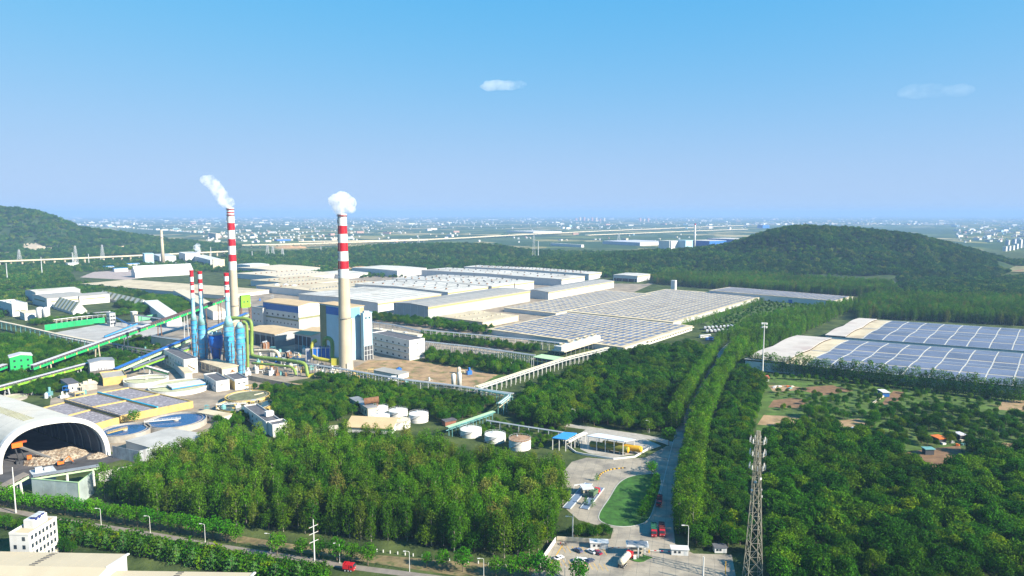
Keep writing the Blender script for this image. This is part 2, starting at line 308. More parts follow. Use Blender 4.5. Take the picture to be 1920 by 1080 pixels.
# ------------------------------------------------------------------ ground: one sheet out to the horizon with the hills in it
def make_ground():
    rad = [20.0]
    while rad[-1] < 90000: rad.append(rad[-1] * (1.013 if 1200 < rad[-1] < 4200 else 1.05 if rad[-1] < 1200 else 1.08))
    ang = list(np.arange(-48, 48.01, 0.3)) + list(np.arange(54, 306.1, 7.0))
    rad = np.array(rad); ang = np.radians(np.array(ang))
    X = np.outer(rad, np.sin(ang)); Y = np.outer(rad, np.cos(ang)); Z = height(X, Y); Z = np.where(Y > 0, Z, 0)
    nr, na = X.shape; V = np.stack([X, Y, Z], -1).reshape(-1, 3); V = np.vstack([V, [[0, 0, 0]]])
    i = np.arange(nr - 1)[:, None] * na; j = np.arange(na)[None, :]; j2 = (j + 1) % na
    Q = np.stack([i + j, i + na + j, i + na + j2, i + j2], -1).reshape(-1, 4)
    fan = [(len(V) - 1, k, (k + 1) % na) for k in range(na)]
    me = bpy.data.meshes.new('ground'); me.from_pydata(V.tolist(), [], Q.tolist() + fan); me.polygons.foreach_set('use_smooth', [True] * len(me.polygons))
    m = bpy.data.materials.new('countryside'); m.use_nodes = True; n, l = m.node_tree.nodes, m.node_tree.links; b = n['Principled BSDF']
    b.inputs['Roughness'].default_value = 0.95; b.inputs['Specular IOR Level'].default_value = 0.1
    geo = n.new('ShaderNodeNewGeometry')
    # fields: stretched voronoi cells coloured by crop
    mp = n.new('ShaderNodeMapping'); mp.inputs['Rotation'].default_value = (0, 0, R(14)); mp.inputs['Scale'].default_value = (1 / 260, 1 / 420, 0)
    l.new(geo.outputs['Position'], mp.inputs['Vector'])
    vo = n.new('ShaderNodeTexVoronoi'); vo.inputs['Scale'].default_value = 1.0; vo.inputs['Randomness'].default_value = 0.9; l.new(mp.outputs['Vector'], vo.inputs['Vector'])
    sp = n.new('ShaderNodeSeparateColor'); l.new(vo.outputs['Color'], sp.inputs['Color'])
    cr = n.new('ShaderNodeValToRGB'); e = cr.color_ramp.elements; cr.color_ramp.interpolation = 'CONSTANT'
    stops = [(0, (0.035, 0.075, 0.03)), (0.30, (0.06, 0.10, 0.035)), (0.50, (0.10, 0.135, 0.045)), (0.66, (0.22, 0.20, 0.08)), (0.82, (0.32, 0.27, 0.14)), (0.93, (0.06, 0.10, 0.05))]
    while len(e) < len(stops): e.new(0.5)
    for k, (p, c) in enumerate(stops): e[k].position = p; e[k].color = rgb(c)
    l.new(sp.outputs['Red'], cr.inputs['Fac'])
    # woods and hedges break the fields
    nw = n.new('ShaderNodeTexNoise'); nw.inputs['Scale'].default_value = 1 / 330; nw.inputs['Detail'].default_value = 7; nw.inputs['Roughness'].default_value = 0.65
    l.new(geo.outputs['Position'], nw.inputs['Vector'])
    rw = n.new('ShaderNodeValToRGB'); rw.color_ramp.elements[0].position = 0.49; rw.color_ramp.elements[1].position = 0.55; l.new(nw.outputs['Fac'], rw.inputs['Fac'])
    mx = n.new('ShaderNodeMix'); mx.data_type = 'RGBA'; l.new(rw.outputs['Color'], mx.inputs['Factor']); l.new(cr.outputs['Color'], mx.inputs['A']); mx.inputs['B'].default_value = (0.03, 0.065, 0.025, 1)
    # near the plant: rough green ground
    nn = n.new('ShaderNodeTexNoise'); nn.inputs['Scale'].default_value = 0.06; nn.inputs['Detail'].default_value = 6; l.new(geo.outputs['Position'], nn.inputs['Vector'])
    rn = n.new('ShaderNodeValToRGB'); rn.color_ramp.elements[0].color = (0.022, 0.04, 0.012, 1); rn.color_ramp.elements[1].color = (0.075, 0.10, 0.03, 1)
    rn.color_ramp.elements[0].position = 0.35; rn.color_ramp.elements[1].position = 0.65; l.new(nn.outputs['Fac'], rn.inputs['Fac'])
    sx = n.new('ShaderNodeSeparateXYZ'); l.new(geo.outputs['Position'], sx.inputs['Vector'])
    mr = n.new('ShaderNodeMapRange'); mr.inputs['From Min'].default_value = 2300; mr.inputs['From Max'].default_value = 2900; l.new(sx.outputs['Y'], mr.inputs['Value'])
    m2 = n.new('ShaderNodeMix'); m2.data_type = 'RGBA'; l.new(mr.outputs['Result'], m2.inputs['Factor']); l.new(rn.outputs['Color'], m2.inputs['A']); l.new(mx.outputs['Result'], m2.inputs['B'])
    # wooded or rocky hill flanks
    hr = n.new('ShaderNodeMapRange'); hr.inputs['From Min'].default_value = 2; hr.inputs['From Max'].default_value = 8; l.new(sx.outputs['Z'], hr.inputs['Value'])
    hc = n.new('ShaderNodeValToRGB'); he = hc.color_ramp.elements; he[0].position = 0.40; he[0].color = (0.018, 0.042, 0.014, 1); he[1].position = 0.66; he[1].color = (0.05, 0.08, 0.025, 1)
    x3 = he.new(0.73); x3.color = (0.20, 0.15, 0.10, 1); nh = n.new('ShaderNodeTexNoise'); nh.inputs['Scale'].default_value = 0.02; nh.inputs['Detail'].default_value = 8; nh.inputs['Roughness'].default_value = 0.7
    l.new(geo.outputs['Position'], nh.inputs['Vector']); l.new(nh.outputs['Fac'], hc.inputs['Fac'])
    m3 = n.new('ShaderNodeMix'); m3.data_type = 'RGBA'; l.new(hr.outputs['Result'], m3.inputs['Factor']); l.new(m2.outputs['Result'], m3.inputs['A']); l.new(hc.outputs['Color'], m3.inputs['B'])
    l.new(m3.outputs['Result'], b.inputs['Base Color'])
    bp = n.new('ShaderNodeBump'); bp.inputs['Strength'].default_value = 0.6; bp.inputs['Distance'].default_value = 6; l.new(nh.outputs['Fac'], bp.inputs['Height']); l.new(bp.outputs['Normal'], b.inputs['Normal'])
    me.materials.append(m); o = bpy.data.objects.new('ground', me); SC.collection.objects.link(o); tag(o, kind='structure'); return o
make_ground()
# ------------------------------------------------------------------ paved and bare areas, each a few mm above the one below
def sheet(name, px_poly, m, z, clear=True, grow=0.0, raw=False):
    poly = [G(*p) if not raw else Vector(p) for p in px_poly]
    mb = MB(); mb.prism(poly, z - 0.003, z)
    o = mb.build(name, m, kind='structure')
    if clear: keep_clear(poly, grow)
    return o
YARD = [(95, 748), (205, 706), (235, 662), (330, 612), (420, 560), (600, 522), (740, 503), (1130, 510), (1225, 532), (1160, 560), (1050, 600), (960, 660), (790, 672), (700, 690), (560, 712), (470, 728), (520, 740), (430, 775), (420, 800), (350, 850), (280, 880), (215, 850), (90, 790)]
sheet('yard', YARD, M_YARD, 0.02, clear=False)
sheet('bare_ground', [(655, 694), (690, 676), (760, 674), (880, 692), (935, 702), (890, 727), (840, 725), (740, 708)], M_EARTH, 0.03)
sheet('bare_ground', [(470, 735), (500, 712), (600, 724), (760, 745), (740, 750), (560, 722)], M_EARTH, 0.03, clear=False)
GATE = [(1058, 905), (1056, 885), (1072, 866), (1100, 858), (1150, 862), (1210, 858), (1250, 836), (1290, 838), (1272, 905), (1262, 985), (1266, 1020), (1300, 1038), (1372, 1040), (1385, 1110), (980, 1110), (1008, 1058), (1043, 1014), (1110, 1016), (1145, 1010), (1150, 990), (1120, 985), (1085, 975), (1062, 955), (1072, 930)]
sheet('gate_plaza', GATE, M_ROAD, 0.03)
sheet('service_yard', [(1088, 842), (1105, 850), (1150, 858), (1200, 850), (1240, 836), (1200, 818), (1100, 804), (1085, 815)], M_CONC, 0.02)
def road(name, pts, w, m, z, n=8, clear=2.0):
    P = smoothline([G(*p) for p in pts], n); mb, L, Rr = ribbon(P, w, z); o = mb.build(name, m, kind='structure')
    _, L2, R2 = ribbon(P, w + clear, z); keep_clear([v for v in R2] + [v for v in L2][::-1]); return P, L, Rr
ROAD_P, RL, RR = road('road', [(1242, 1000), (1250, 940), (1260, 890), (1271, 840), (1282, 800), (1299, 760), (1322, 712), (1341, 685), (1360, 655), (1385, 635)], 7.2, M_ROAD, 0.034)
SIDE_P, _, _ = road('side_road', [(1060, 797), (1090, 801), (1150, 810), (1210, 819), (1250, 829), (1280, 842)], 7, M_CONC, 0.028)
LANE_P, _, _ = road('lane', [(-120, 940), (20, 958), (98, 973), (260, 998), (422, 1026), (560, 1047), (660, 1063), (760, 1076), (900, 1094)], 3.7, mat('lane_asphalt', (0.23, 0.20, 0.17), 0.9, 0.8, 1.2, scale=0.3), 0.03)
sheet('verge', [(-60, 930), (100, 955), (260, 975), (422, 1000), (560, 1022), (700, 1040), (850, 1052), (1000, 1060), (1010, 1080), (900, 1086), (660, 1050), (422, 1014), (98, 962), (-60, 940)], mat('dry_verge', (0.20, 0.155, 0.075), 0.95, 0.55, 1.35, scale=0.22, dirt=((0.06, 0.09, 0.02), 0.3, 0.5, 0.9)), 0.012, clear=False)
# kerbs of the main road
for side, nm in ((RL, 'kerb'), (RR, 'kerb')):
    mb = MB()
    for a, b in zip(side[6:-1], side[7:]): mb.beam(a + Vector((0, 0, 0.04)), b + Vector((0, 0, 0.04)), 0.35, 0.2)
    mb.build(nm, M_KERB, kind='structure')
# grass island with kerb
ISL = smoothline([G(*p) for p in [(1232, 888), (1190, 892), (1162, 905), (1142, 935), (1124, 963), (1127, 978), (1155, 987), (1190, 986), (1216, 974), (1230, 940), (1240, 905), (1232, 888)]], 5)[:-1]
mb = MB(); mb.prism(ISL, 0.0, 0.17); mb.build('grass_island', M_GRASS, kind='structure'); keep_clear(ISL)
mb = MB()
for a, b in zip(ISL, ISL[1:] + ISL[:1]): mb.beam(a + Vector((0, 0, 0.1)), b + Vector((0, 0, 0.1)), 0.4, 0.2)
mb.build('kerb', M_KERB, kind='structure')
# fields and plots on the right
FIELDS = [('field', [(1440, 764), (1450, 750), (1490, 746), (1520, 751), (1495, 765)], M_SOIL), ('field', [(1420, 796), (1432, 778), (1490, 781), (1510, 790), (1470, 800)], M_EARTH),
          ('field', [(1690, 850), (1740, 842), (1800, 835), (1806, 862), (1790, 886), (1740, 880)], M_SOIL), ('field', [(1870, 768), (1880, 752), (1960, 748), (1960, 775)], M_EARTH),
          ('field', [(1660, 748), (1675, 733), (1695, 735), (1690, 750), (1650, 762)], M_SOIL), ('field', [(1490, 728), (1560, 722), (1600, 733), (1540, 742)], M_SOIL),
          ('field', [(1440, 722), (1480, 722), (1520, 730), (1450, 735)], M_EARTH), ('field', [(1560, 790), (1610, 785), (1640, 800), (1580, 812)], M_EARTH), ('field', [(1740, 742), (1860, 727), (1935, 730), (1930, 742), (1820, 745)], M_SCRUB), ('field', [(1850, 842), (1880, 830), (1960, 835), (1960, 850)], M_EARTH)]
for nm, p, m in FIELDS: sheet(nm, p, m, 0.015)
sheet('meadow', [(1420, 705), (1480, 700), (1940, 735), (1960, 830), (1700, 845), (1560, 812), (1418, 812)], M_SCRUB, 0.008, clear=False)
sheet('meadow', [(1350, 625), (1320, 605), (1430, 562), (1600, 575), (1480, 600)], M_SCRUB, 0.008, clear=False)
sheet('meadow', [(900, 745), (1000, 690), (870, 660), (790, 680), (900, 700), (880, 730)], M_SCRUB, 0.008, clear=False)

# expansion joints of the concrete plaza
GP = np.array([(G(*p).x, G(*p).y) for p in GATE]); mb = MB(); IP = np.array([(p.x, p.y) for p in ISL])
for ang_, step in ((76, 5.0), (-14, 6.0)):
    d, nn_ = dirv(ang_), dirv(ang_ + 90); c = Vector((60, 320, 0))
    for i in range(-40, 41):
        run = []
        for k in range(-60, 61):
            p = c + nn_ * i * step + d * k * 2.5; q = np.array([[p.x, p.y]]); ok = inside(q, GP)[0] and not inside(q, IP)[0]
            if ok: run.append(p)
            if (not ok or k == 60) and run:
                if len(run) > 1: mb.beam(run[0] + Vector((0, 0, .036)), run[-1] + Vector((0, 0, .036)), .10, .003)
                run = []
mb.build('slab_joint', mat('joint_tar', (.17, .16, .14), .9), kind='structure')
# ------------------------------------------------------------------ building kit
class Bld: pass
def bld(name, label, cat, near, roof_y, xl, xr, wall, roofm, ang=54, roof='flat', rise=0.0, group=None, over=0.5, lower=None, slab=0.5, clear=2.0, h=None, Ll=None, Lr=None):
    """near = ground pixel of the corner closest to the camera, roof_y = picture row of that corner's eaves, xl / xr = picture columns where the two visible walls end"""
    B = Bld(); B.P = G(*near); B.dR = dirv(ang); B.dL = dirv(ang + 90)
    B.h = h if h else zat(B.P, roof_y); B.Lr = Lr; B.Ll = Ll
    top = B.P + Vector((0, 0, B.h))
    if not Lr and xr: B.Lr = Lto(top, B.dR, xr)
    if not Ll and xl: B.Ll = Lto(top, B.dL, xl)
    if not 0 < B.Ll < 420: B.Ll = 0.75 * B.Lr
    if not (0 < B.Ll < 330 and 0 < B.Lr < 330): print('BADLEN', label, round(B.Ll), round(B.Lr))
    B.pt = lambda a, b, z: B.P + B.dR * a + B.dL * b + Vector((0, 0, z))
    B.face = lambda f, s, z, out=0.0: (B.P + B.dL * s - B.dR * out if f == 'L' else B.P + B.dR * s - B.dL * out) + Vector((0, 0, z))
    B.root = thing(name, B.pt(B.Lr / 2, B.Ll / 2, 0), label, cat, group)
    keep_clear([B.pt(0, 0, 0), B.pt(B.Lr, 0, 0), B.pt(B.Lr, B.Ll, 0), B.pt(0, B.Ll, 0)], clear)
    w = MB(); a, b, h = B.Lr, B.Ll, B.h
    w.hexa([B.pt(0, 0, -0.05), B.pt(a, 0, -0.05), B.pt(a, b, -0.05), B.pt(0, b, -0.05)], [B.pt(0, 0, h), B.pt(a, 0, h), B.pt(a, b, h), B.pt(0, b, h)])
    o = over; r = MB(); s = slab
    if roof == 'gableA':                             # ridge along the right wall
        w.add([B.pt(0, 0, h), B.pt(0, b, h), B.pt(0, b / 2, h + rise), B.pt(a, 0, h), B.pt(a, b, h), B.pt(a, b / 2, h + rise)], [(0, 2, 1), (3, 4, 5)])
        k = rise / (b / 2) * o
        for q0, q1 in ((-o, b / 2), (b + o, b / 2)):
            r.hexa([B.pt(-o, q0, h - k), B.pt(a + o, q0, h - k), B.pt(a + o, q1, h + rise), B.pt(-o, q1, h + rise)], [B.pt(-o, q0, h - k + s), B.pt(a + o, q0, h - k + s), B.pt(a + o, q1, h + rise + s), B.pt(-o, q1, h + rise + s)])
    elif roof == 'gableB':                           # ridge along the left wall
        w.add([B.pt(0, 0, h), B.pt(a, 0, h), B.pt(a / 2, 0, h + rise), B.pt(0, b, h), B.pt(a, b, h), B.pt(a / 2, b, h + rise)], [(0, 1, 2), (3, 5, 4)])
        k = rise / (a / 2) * o
        for q0, q1 in ((-o, a / 2), (a + o, a / 2)):
            r.hexa([B.pt(q0, -o, h - k), B.pt(q0, b + o, h - k), B.pt(q1, b + o, h + rise), B.pt(q1, -o, h + rise)], [B.pt(q0, -o, h - k + s), B.pt(q0, b + o, h - k + s), B.pt(q1, b + o, h + rise + s), B.pt(q1, -o, h + rise + s)])
    elif roof == 'parapet':
        r.hexa([B.pt(-0.01, -0.01, h), B.pt(a + .01, -.01, h), B.pt(a + .01, b + .01, h), B.pt(-.01, b + .01, h)], [B.pt(0.01, 0.01, h + .1), B.pt(a - .01, .01, h + .1), B.pt(a - .01, b - .01, h + .1), B.pt(.01, b - .01, h + .1)])
    else:
        r.hexa([B.pt(-o, -o, h), B.pt(a + o, -o, h), B.pt(a + o, b + o, h), B.pt(-o, b + o, h)], [B.pt(-o, -o, h + s), B.pt(a + o, -o, h + s), B.pt(a + o, b + o, h + s + rise * 0.5), B.pt(-o, b + o, h + s + rise * 0.5)])
    B.wall = w.build('wall', wall, B.root); B.roof = r.build('roof', roofm, B.root)
    B.ang = ang
    if roof == 'parapet':
        p = MB(); t = 0.3
        for c0, c1 in (((0, 0), (a, 0)), ((a, 0), (a, b)), ((a, b), (0, b)), ((0, b), (0, 0))): p.beam(B.pt(c0[0], c0[1], h + 0.45), B.pt(c1[0], c1[1], h + 0.45), t, 0.9)
        p.build('parapet', wall, B.root)
    return B
def slab_on(B, f, s0, s1, z0, z1, name, m, out=0.06, parent=None):
    """a panel standing proud of a wall face"""
    mb = MB(); p = B.face(f, s0, z0, out); q = B.face(f, s1, z0, out); p2 = B.face(f, s0, z0, -0.2); q2 = B.face(f, s1, z0, -0.2); dz = Vector((0, 0, z1 - z0))
    mb.hexa([p, q, q2, p2], [p + dz, q + dz, q2 + dz, p2 + dz]); return mb.build(name, m, parent or B.root)
def windows(B, f, n, s0, s1, z0, w, h, rows=1, dz=3.3, m=None, name='window', sill=None, skip=()):
    first = None; L = (B.Ll if f == 'L' else B.Lr); m = m or M_GLASS
    for r in range(rows):
        for i in range(n):
            if (r, i) in skip: continue
            s = L * (s0 + (s1 - s0) * ((i + 0.5) / n)); p = B.face(f, s, z0 + r * dz)
            if first is None:
                mb = MB(); q0 = B.face(f, s - w / 2, z0 + r * dz, 0.08); q1 = B.face(f, s + w / 2, z0 + r * dz, 0.08); b0 = B.face(f, s - w / 2, z0 + r * dz, -0.1); b1 = B.face(f, s + w / 2, z0 + r * dz, -0.1); up = Vector((0, 0, h))
                mb.hexa([q0, q1, b1, b0], [q0 + up, q1 + up, b1 + up, b0 + up])
                off = p - origin(B.root); o = mb.build(name, m, B.root)
                o.data.transform(Matrix.Translation(-off)); o.location = off; first = o
            else:
                o = first.copy(); SC.collection.objects.link(o); o.location = p - origin(B.root)
def rooftop(B, items, name='roof_unit', m=None):
    """small boxes on the roof: (fa, fb, la, lb, h) fractions and metres"""
    for fa, fb, la, lb, hh in items:
        mb = MB(); mb.box(B.pt(B.Lr * fa, B.Ll * fb, B.h + 0.3), (la, lb, hh), B.ang); mb.build(name, m or M_LSTEEL, B.root)
def ridge_units(B, n, fb, size, m, name='roof_vent', f0=0.05, f1=0.95, along='a', dz=0.4):
    first = None
    for i in range(n):
        f = f0 + (f1 - f0) * (i + 0.5) / n; p = B.pt(B.Lr * f, B.Ll * fb, B.h + dz) if along == 'a' else B.pt(B.Lr * fb, B.Ll * f, B.h + dz)
        if first is None:
            mb = MB(); mb.box((0, 0, 0), size, B.ang); mb.lathe((0, 0, size[2]), [(size[0] * .3, 0), (size[0] * .3, .4)], 8); o = loc_build(mb, name, m, B.root); o.location = p - origin(B.root); first = o
        else:
            o = first.copy(); SC.collection.objects.link(o); o.location = p - origin(B.root)
def panels(B, a0, a1, b0, b1, na, nb, fa, fb, z, maxn=300, name='solar_panel'):
    """na x nb glass arrays lying on the roof, fa/fb = filled fraction of a bay; each array is a part; arrays past maxn are joined into one part"""
    pa, pb = (a1 - a0) / na, (b1 - b0) / nb; first = None; k = 0; rest = MB()
    order = sorted([(depth(B.pt(a0 + (i + .5) * pa, b0 + (j + .5) * pb, z)), i, j) for i in range(na) for j in range(nb)])
    for d, i, j in order:
        zz = z(i, j) if callable(z) else z
        c = B.pt(a0 + (i + .5) * pa, b0 + (j + .5) * pb, zz)
        if k >= maxn: rest.box(c, (pa * fa, pb * fb, 0.15), B.ang); continue
        k += 1
        if first is None:
            mb = MB(); mb.box((0, 0, 0), (pa * fa, pb * fb, 0.15), B.ang); first = loc_build(mb, name, M_PANEL, B.root); first.location = c - origin(B.root)
        else:
            o = first.copy(); SC.collection.objects.link(o); o.location = c - origin(B.root)
    if rest.v: rest.build('distant_solar_panels', M_PANEL, B.root, kind='stuff')
# ------------------------------------------------------------------ chimneys
M_SHAFT = mat('chimney_concrete', (0.55, 0.47, 0.34), 0.85, 0.88, 1.08, scale=0.08, dirt=((0.34, 0.28, 0.19), 0.1, 0.55, 0.35), streak=1)
M_BANDW = mat('chimney_white', (0.80, 0.79, 0.77), 0.6, 0.93, 1.03, dirt=((0.45, 0.42, 0.4), 0.12, 0.62, 0.4), streak=1)
M_BANDR = mat('chimney_red', (0.50, 0.008, 0.02), 0.55, 0.9, 1.08)
def chimney(name, label, base, ytop, w_base, w_top, bands, rings=(), chars=(), seg=28, door=True):
    P = G(*base); k = pxm(P); ht = zat(P, ytop); rb, rt = w_base / 2 / k, w_top / 2 / k
    rad = lambda z: rb + (rt - rb) * (z / ht) ** 0.8
    root = thing(name, P, label, 'chimney'); keep_clear([P + Vector((a, b, 0)) for a, b in ((-9, -9), (9, -9), (9, 9), (-9, 9))])
    zlow = zat(P, bands[-1][1])
    mb = MB(); mb.lathe(P, [(rad(z), z) for z in np.linspace(0, zlow, 9)], seg, cap=False); mb.build('shaft', M_SHAFT, root, smooth=True)
    for y0, y1, c in bands:
        z1, z0 = zat(P, y0), zat(P, y1); mb = MB(); mb.lathe(P, [(rad(z0) + 0.02, z0), (rad(z1) + 0.02, z1)], seg, cap=False)
        mb.build('red_band' if c == 'r' else 'white_band', M_BANDR if c == 'r' else M_BANDW, root, smooth=True)
    mb = MB(); mb.lathe(P, [(rad(ht) + 0.25, ht - 0.9), (rad(ht) + 0.25, ht + 0.1), (rad(ht) - 0.5, ht + 0.1), (rad(ht) - 0.5, ht - 3)], seg, cap=False); mb.lathe(P, [(rad(ht) - 0.5, ht - 3), (0.05, ht - 3)], seg, cap=False)
    mb.build('rim', M_BANDW, root)
    for y in rings:
        z = zat(P, y); mb = MB(); mb.lathe(P, [(rad(z), z - 0.25), (rad(z) + 0.9, z - 0.1), (rad(z) + 0.9, z + 0.05), (rad(z), z + 0.05)], seg, cap=False)
        for q in range(18):
            a = 2 * math.pi * q / 18; c = P + Vector((math.cos(a), math.sin(a), 0)) * (rad(z) + 0.85); mb.beam(c + Vector((0, 0, z)), c + Vector((0, 0, z + 1.1)), 0.1)
        mb.lathe(P, [(rad(z) + 0.8, z + 1.0), (rad(z) + 0.9, z + 1.0), (rad(z) + 0.9, z + 1.12), (rad(z) + 0.8, z + 1.12)], seg, cap=False)
        mb.build('gallery', M_STEEL, root)
    for yc, strokes in chars:                        # brush characters painted round the far left of the white bands
        mb = MB(); zc = zat(P, yc)
        for (a0, z0, a1, z1, wd) in strokes:
            pts = []
            for q in range(5):
                t = q / 4; a = R(a0 + (a1 - a0) * t); z = zc + z0 + (z1 - z0) * t; r = rad(z) + 0.06; pts.append(P + Vector((math.cos(a) * r, math.sin(a) * r, z)))
            for u, v in zip(pts, pts[1:]): mb.beam(u, v, 0.1, wd)
        mb.build('painted_character', M_DARK if 'dark' in label else mat('chimney_lettering', (0.12, 0.06, 0.05), 0.7), root)
    if door: MB().box(P + dirv(-60) * (rb + 0.1), (2.6, 1.2, 7), 30).build('door', M_CREAM, root)
    mb = MB()                                         # ladder
    for s in (-0.4, 0.4):
        mb.tube([P + dirv(-118 + s * 6) * (rad(z) + 0.35) + Vector((0, 0, z)) for z in np.linspace(0, ht, 10)], 0.06, 4)
    mb.build('ladder', M_STEEL, root); return root, P, ht
STK = [(-158, 2.4, -128, -2.2, 0.6), (-150, 1.0, -165, -2.4, 0.5), (-150, 2.6, -132, 2.2, 0.45)]
STK2 = [(-160, 2.6, -140, 2.4, 0.5), (-150, 2.2, -148, -2.4, 0.5), (-158, -0.4, -136, -1.6, 0.5), (-152, 0.6, -138, 0.2, 0.4)]
STK3 = [(-160, 2.2, -138, 1.2, 0.5), (-140, 1.2, -160, -1.0, 0.5), (-158, -1.0, -130, -2.6, 0.55), (-148, 2.8, -150, 0.4, 0.4)]
ch2, CH2P, CH2H = chimney('chimney', 'tall red and white banded chimney beside the light blue boiler house', (649, 693), 401.5, 27, 16,
    [(401, 406, 'r'), (406, 423, 'w'), (423, 438.5, 'r'), (438.5, 455, 'w'), (455, 471, 'r'), (471, 489, 'w'), (489, 504, 'r'), (504, 520.5, 'w')], rings=(405.5, 596), chars=((414, STK), (447, STK2), (480, STK), (511, STK3)))
ch1, CH1P, CH1H = chimney('chimney', 'tall banded chimney with ringed top rising behind the light blue scrubber towers', (442, 628), 390, 15.5, 12.6,
    [(390, 394, 'r'), (394, 397.5, 'w'), (397.5, 400, 'r'), (400, 402, 'w'), (402, 404.5, 'r'), (404.5, 418, 'w'), (418, 431.5, 'r'), (431.5, 448, 'w'), (448, 461, 'r'), (461, 477, 'w'), (477, 490, 'r'), (490, 506, 'w')], rings=(393, 404, 573), chars=((411, STK2),), door=False)
# ------------------------------------------------------------------ scrubber towers
M_SCR = mat('scrubber_light_blue', (0.06, 0.36, 0.62), 0.5, 0.7, 1.3, scale=0.16, dirt=((0.34, 0.62, 0.74), 0.12, 0.52, 0.7))
M_SCRT = mat('scrubber_taper', (0.28, 0.52, 0.50), 0.5, 0.7, 1.25, scale=0.2, dirt=((0.10, 0.42, 0.58), 0.15, 0.5, 0.9))
M_STKB = mat('stack_pale_blue', (0.36, 0.62, 0.74), 0.5, 0.85, 1.15)
M_DBLUE = mat('deep_blue_vessel', (0.012, 0.13, 0.52), 0.4, 0.8, 1.2)
def scrubber(label, base, ybody, yt, ystack, xb_w, xs_w, bands, stack=True):
    P = G(*base); k = pxm(P); z = lambda y: zat(P, y); rb, rs = xb_w / 2 / k, xs_w / 2 / k
    root = thing('scrubber_tower', P, label, 'tower', 'scrubber towers')
    zb = z(ybody); MB().lathe(P, [(rb * 0.82, 0), (rb * 0.82, zb * 0.22), (rb, zb * 0.27), (rb, zb)], 20, cap=False).build('body', M_SCR, root, smooth=True)
    zt = z(yt); MB().lathe(P, [(rb, zb), (rs * 1.02 if stack else rb * 0.35, zt)], 20).build('cone', M_SCRT, root, smooth=True)
    for q in range(9):
        zz = zb * (0.08 + 0.92 * q / 8); rr = rb * (0.82 if zz < zb * 0.24 else 1.0); mb = MB(); mb.lathe(P, [(rr, zz - .15), (rr + .55, zz - .1), (rr + .55, zz + .1), (rr, zz + .1)], 20, cap=False)
        if q % 2:
            for a in range(0, 360, 24): c = P + dirv(a) * (rr + .5); mb.beam(c + Vector((0, 0, zz)), c + Vector((0, 0, zz + 1.1)), .08)
        mb.build('platform_ring', M_STEEL, root)
    if stack:
        zs = z(bands[-1][1]); MB().lathe(P, [(rs, zt), (rs, zs)], 16, cap=False).build('stack', M_STKB, root, smooth=True)
        for y0, y1, c in bands: MB().lathe(P, [(rs + .02, z(y1)), (rs + .02, z(y0))], 16, cap=False).build('red_band' if c == 'r' else 'white_band', M_BANDR if c == 'r' else M_BANDW, root, smooth=True)
        zt2 = z(ystack); MB().lathe(P, [(rs + .3, zt2 - .8), (rs + .3, zt2 + .1), (rs - .3, zt2 + .1), (rs - .3, zt2 - 2)], 16, cap=False).build('rim', M_BANDR, root)
        for f in (0.35, 0.7):
            zz = zt + (zt2 - zt) * f; MB().lathe(P, [(rs, zz - .1), (rs + .8, zz), (rs + .8, zz + .1), (rs, zz + .1)], 16, cap=False).build('platform_ring', M_STEEL, root)
    mb = MB(); a = P + dirv(200) * (rb + 0.9)
    for s in range(7):
        z0, z1 = zb * s / 7, zb * (s + 1) / 7; mb.beam(a + dirv(200 + (40 if s % 2 else 0)) * 0 + Vector((0, 0, z0)), P + dirv(240 if s % 2 == 0 else 200) * (rb + .9) + Vector((0, 0, z1)), .6, .15); a = P + dirv(240 if s % 2 == 0 else 200) * (rb + .9)
    mb.build('stair', M_RUST, root)
    for q in range(4):
        c = P + dirv(45 + 90 * q) * (rb + .6); MB().beam(c, c + Vector((0, 0, zb * .62)), .35).build('leg', M_RUST, root)
    return P
scrubber('slim light blue scrubber tower with striped stack, leftmost and rearmost of the group', (367, 673), 600, 588, 507, 11, 6.4, [(507, 519, 'r'), (519, 528, 'w'), (528, 535, 'r'), (535, 543, 'w'), (543, 549, 'r'), (549, 558, 'w')])
scrubber('light blue bottle-shaped scrubber tower with striped stack, left of the deep blue vessel', (383, 685), 608, 585, 509, 16.5, 7.4, [(509, 514, 'r'), (514, 523, 'w'), (523, 531, 'r'), (531, 541, 'w'), (541, 546, 'r'), (546, 553, 'w')])
scrubber('light blue scrubber tower with striped stack in front of the tall left chimney', (432, 691), 611, 592, 512, 18, 8.0, [(512, 518, 'r'), (518, 527, 'w'), (527, 534, 'r'), (534, 543, 'w'), (543, 549, 'r'), (549, 556, 'w')])
scrubber('short light blue scrubber tower with no stack beside the green duct', (453, 699), 614, 604, 604, 16.5, 6, [], stack=False)
P = G(407, 687); k = pxm(P); root = thing('blue_vessel', P, 'fat deep blue vessel with tapered bottom standing between the light blue towers', 'tank')
zz = lambda y: zat(P, y); r = 12.8 / k
MB().lathe(P, [(r * .35, zz(680)), (r * .55, zz(672)), (r * .80, zz(655)), (r * .86, zz(651)), (r * .95, zz(648)), (r, zz(636)), (r, zz(627))], 24, cap=True).build('body', M_DBLUE, root, smooth=True)
MB().lathe(P, [(r + .4, zz(627)), (r + .4, zz(626)), (r * .2, zz(623))], 24).build('top', M_STEEL, root)
for q in range(7): MB().lathe(P + dirv(51 * q) * r * .7, [(.7, zz(626)), (.7, zz(621.5))], 8).build('nozzle', M_LBLUE, root)
for q in range(6): c = P + dirv(60 * q + 20) * r * .9; MB().beam(c, c + Vector((0, 0, zz(651))), .5).build('leg', M_DARK, root)
mb = MB(); mb.tube([P + dirv(a) * (r + .5) + Vector((0, 0, zz(640) - (a - 180) * .05)) for a in range(180, 361, 15)], .18, 5); mb.build('stair_rail', M_RUST, root)
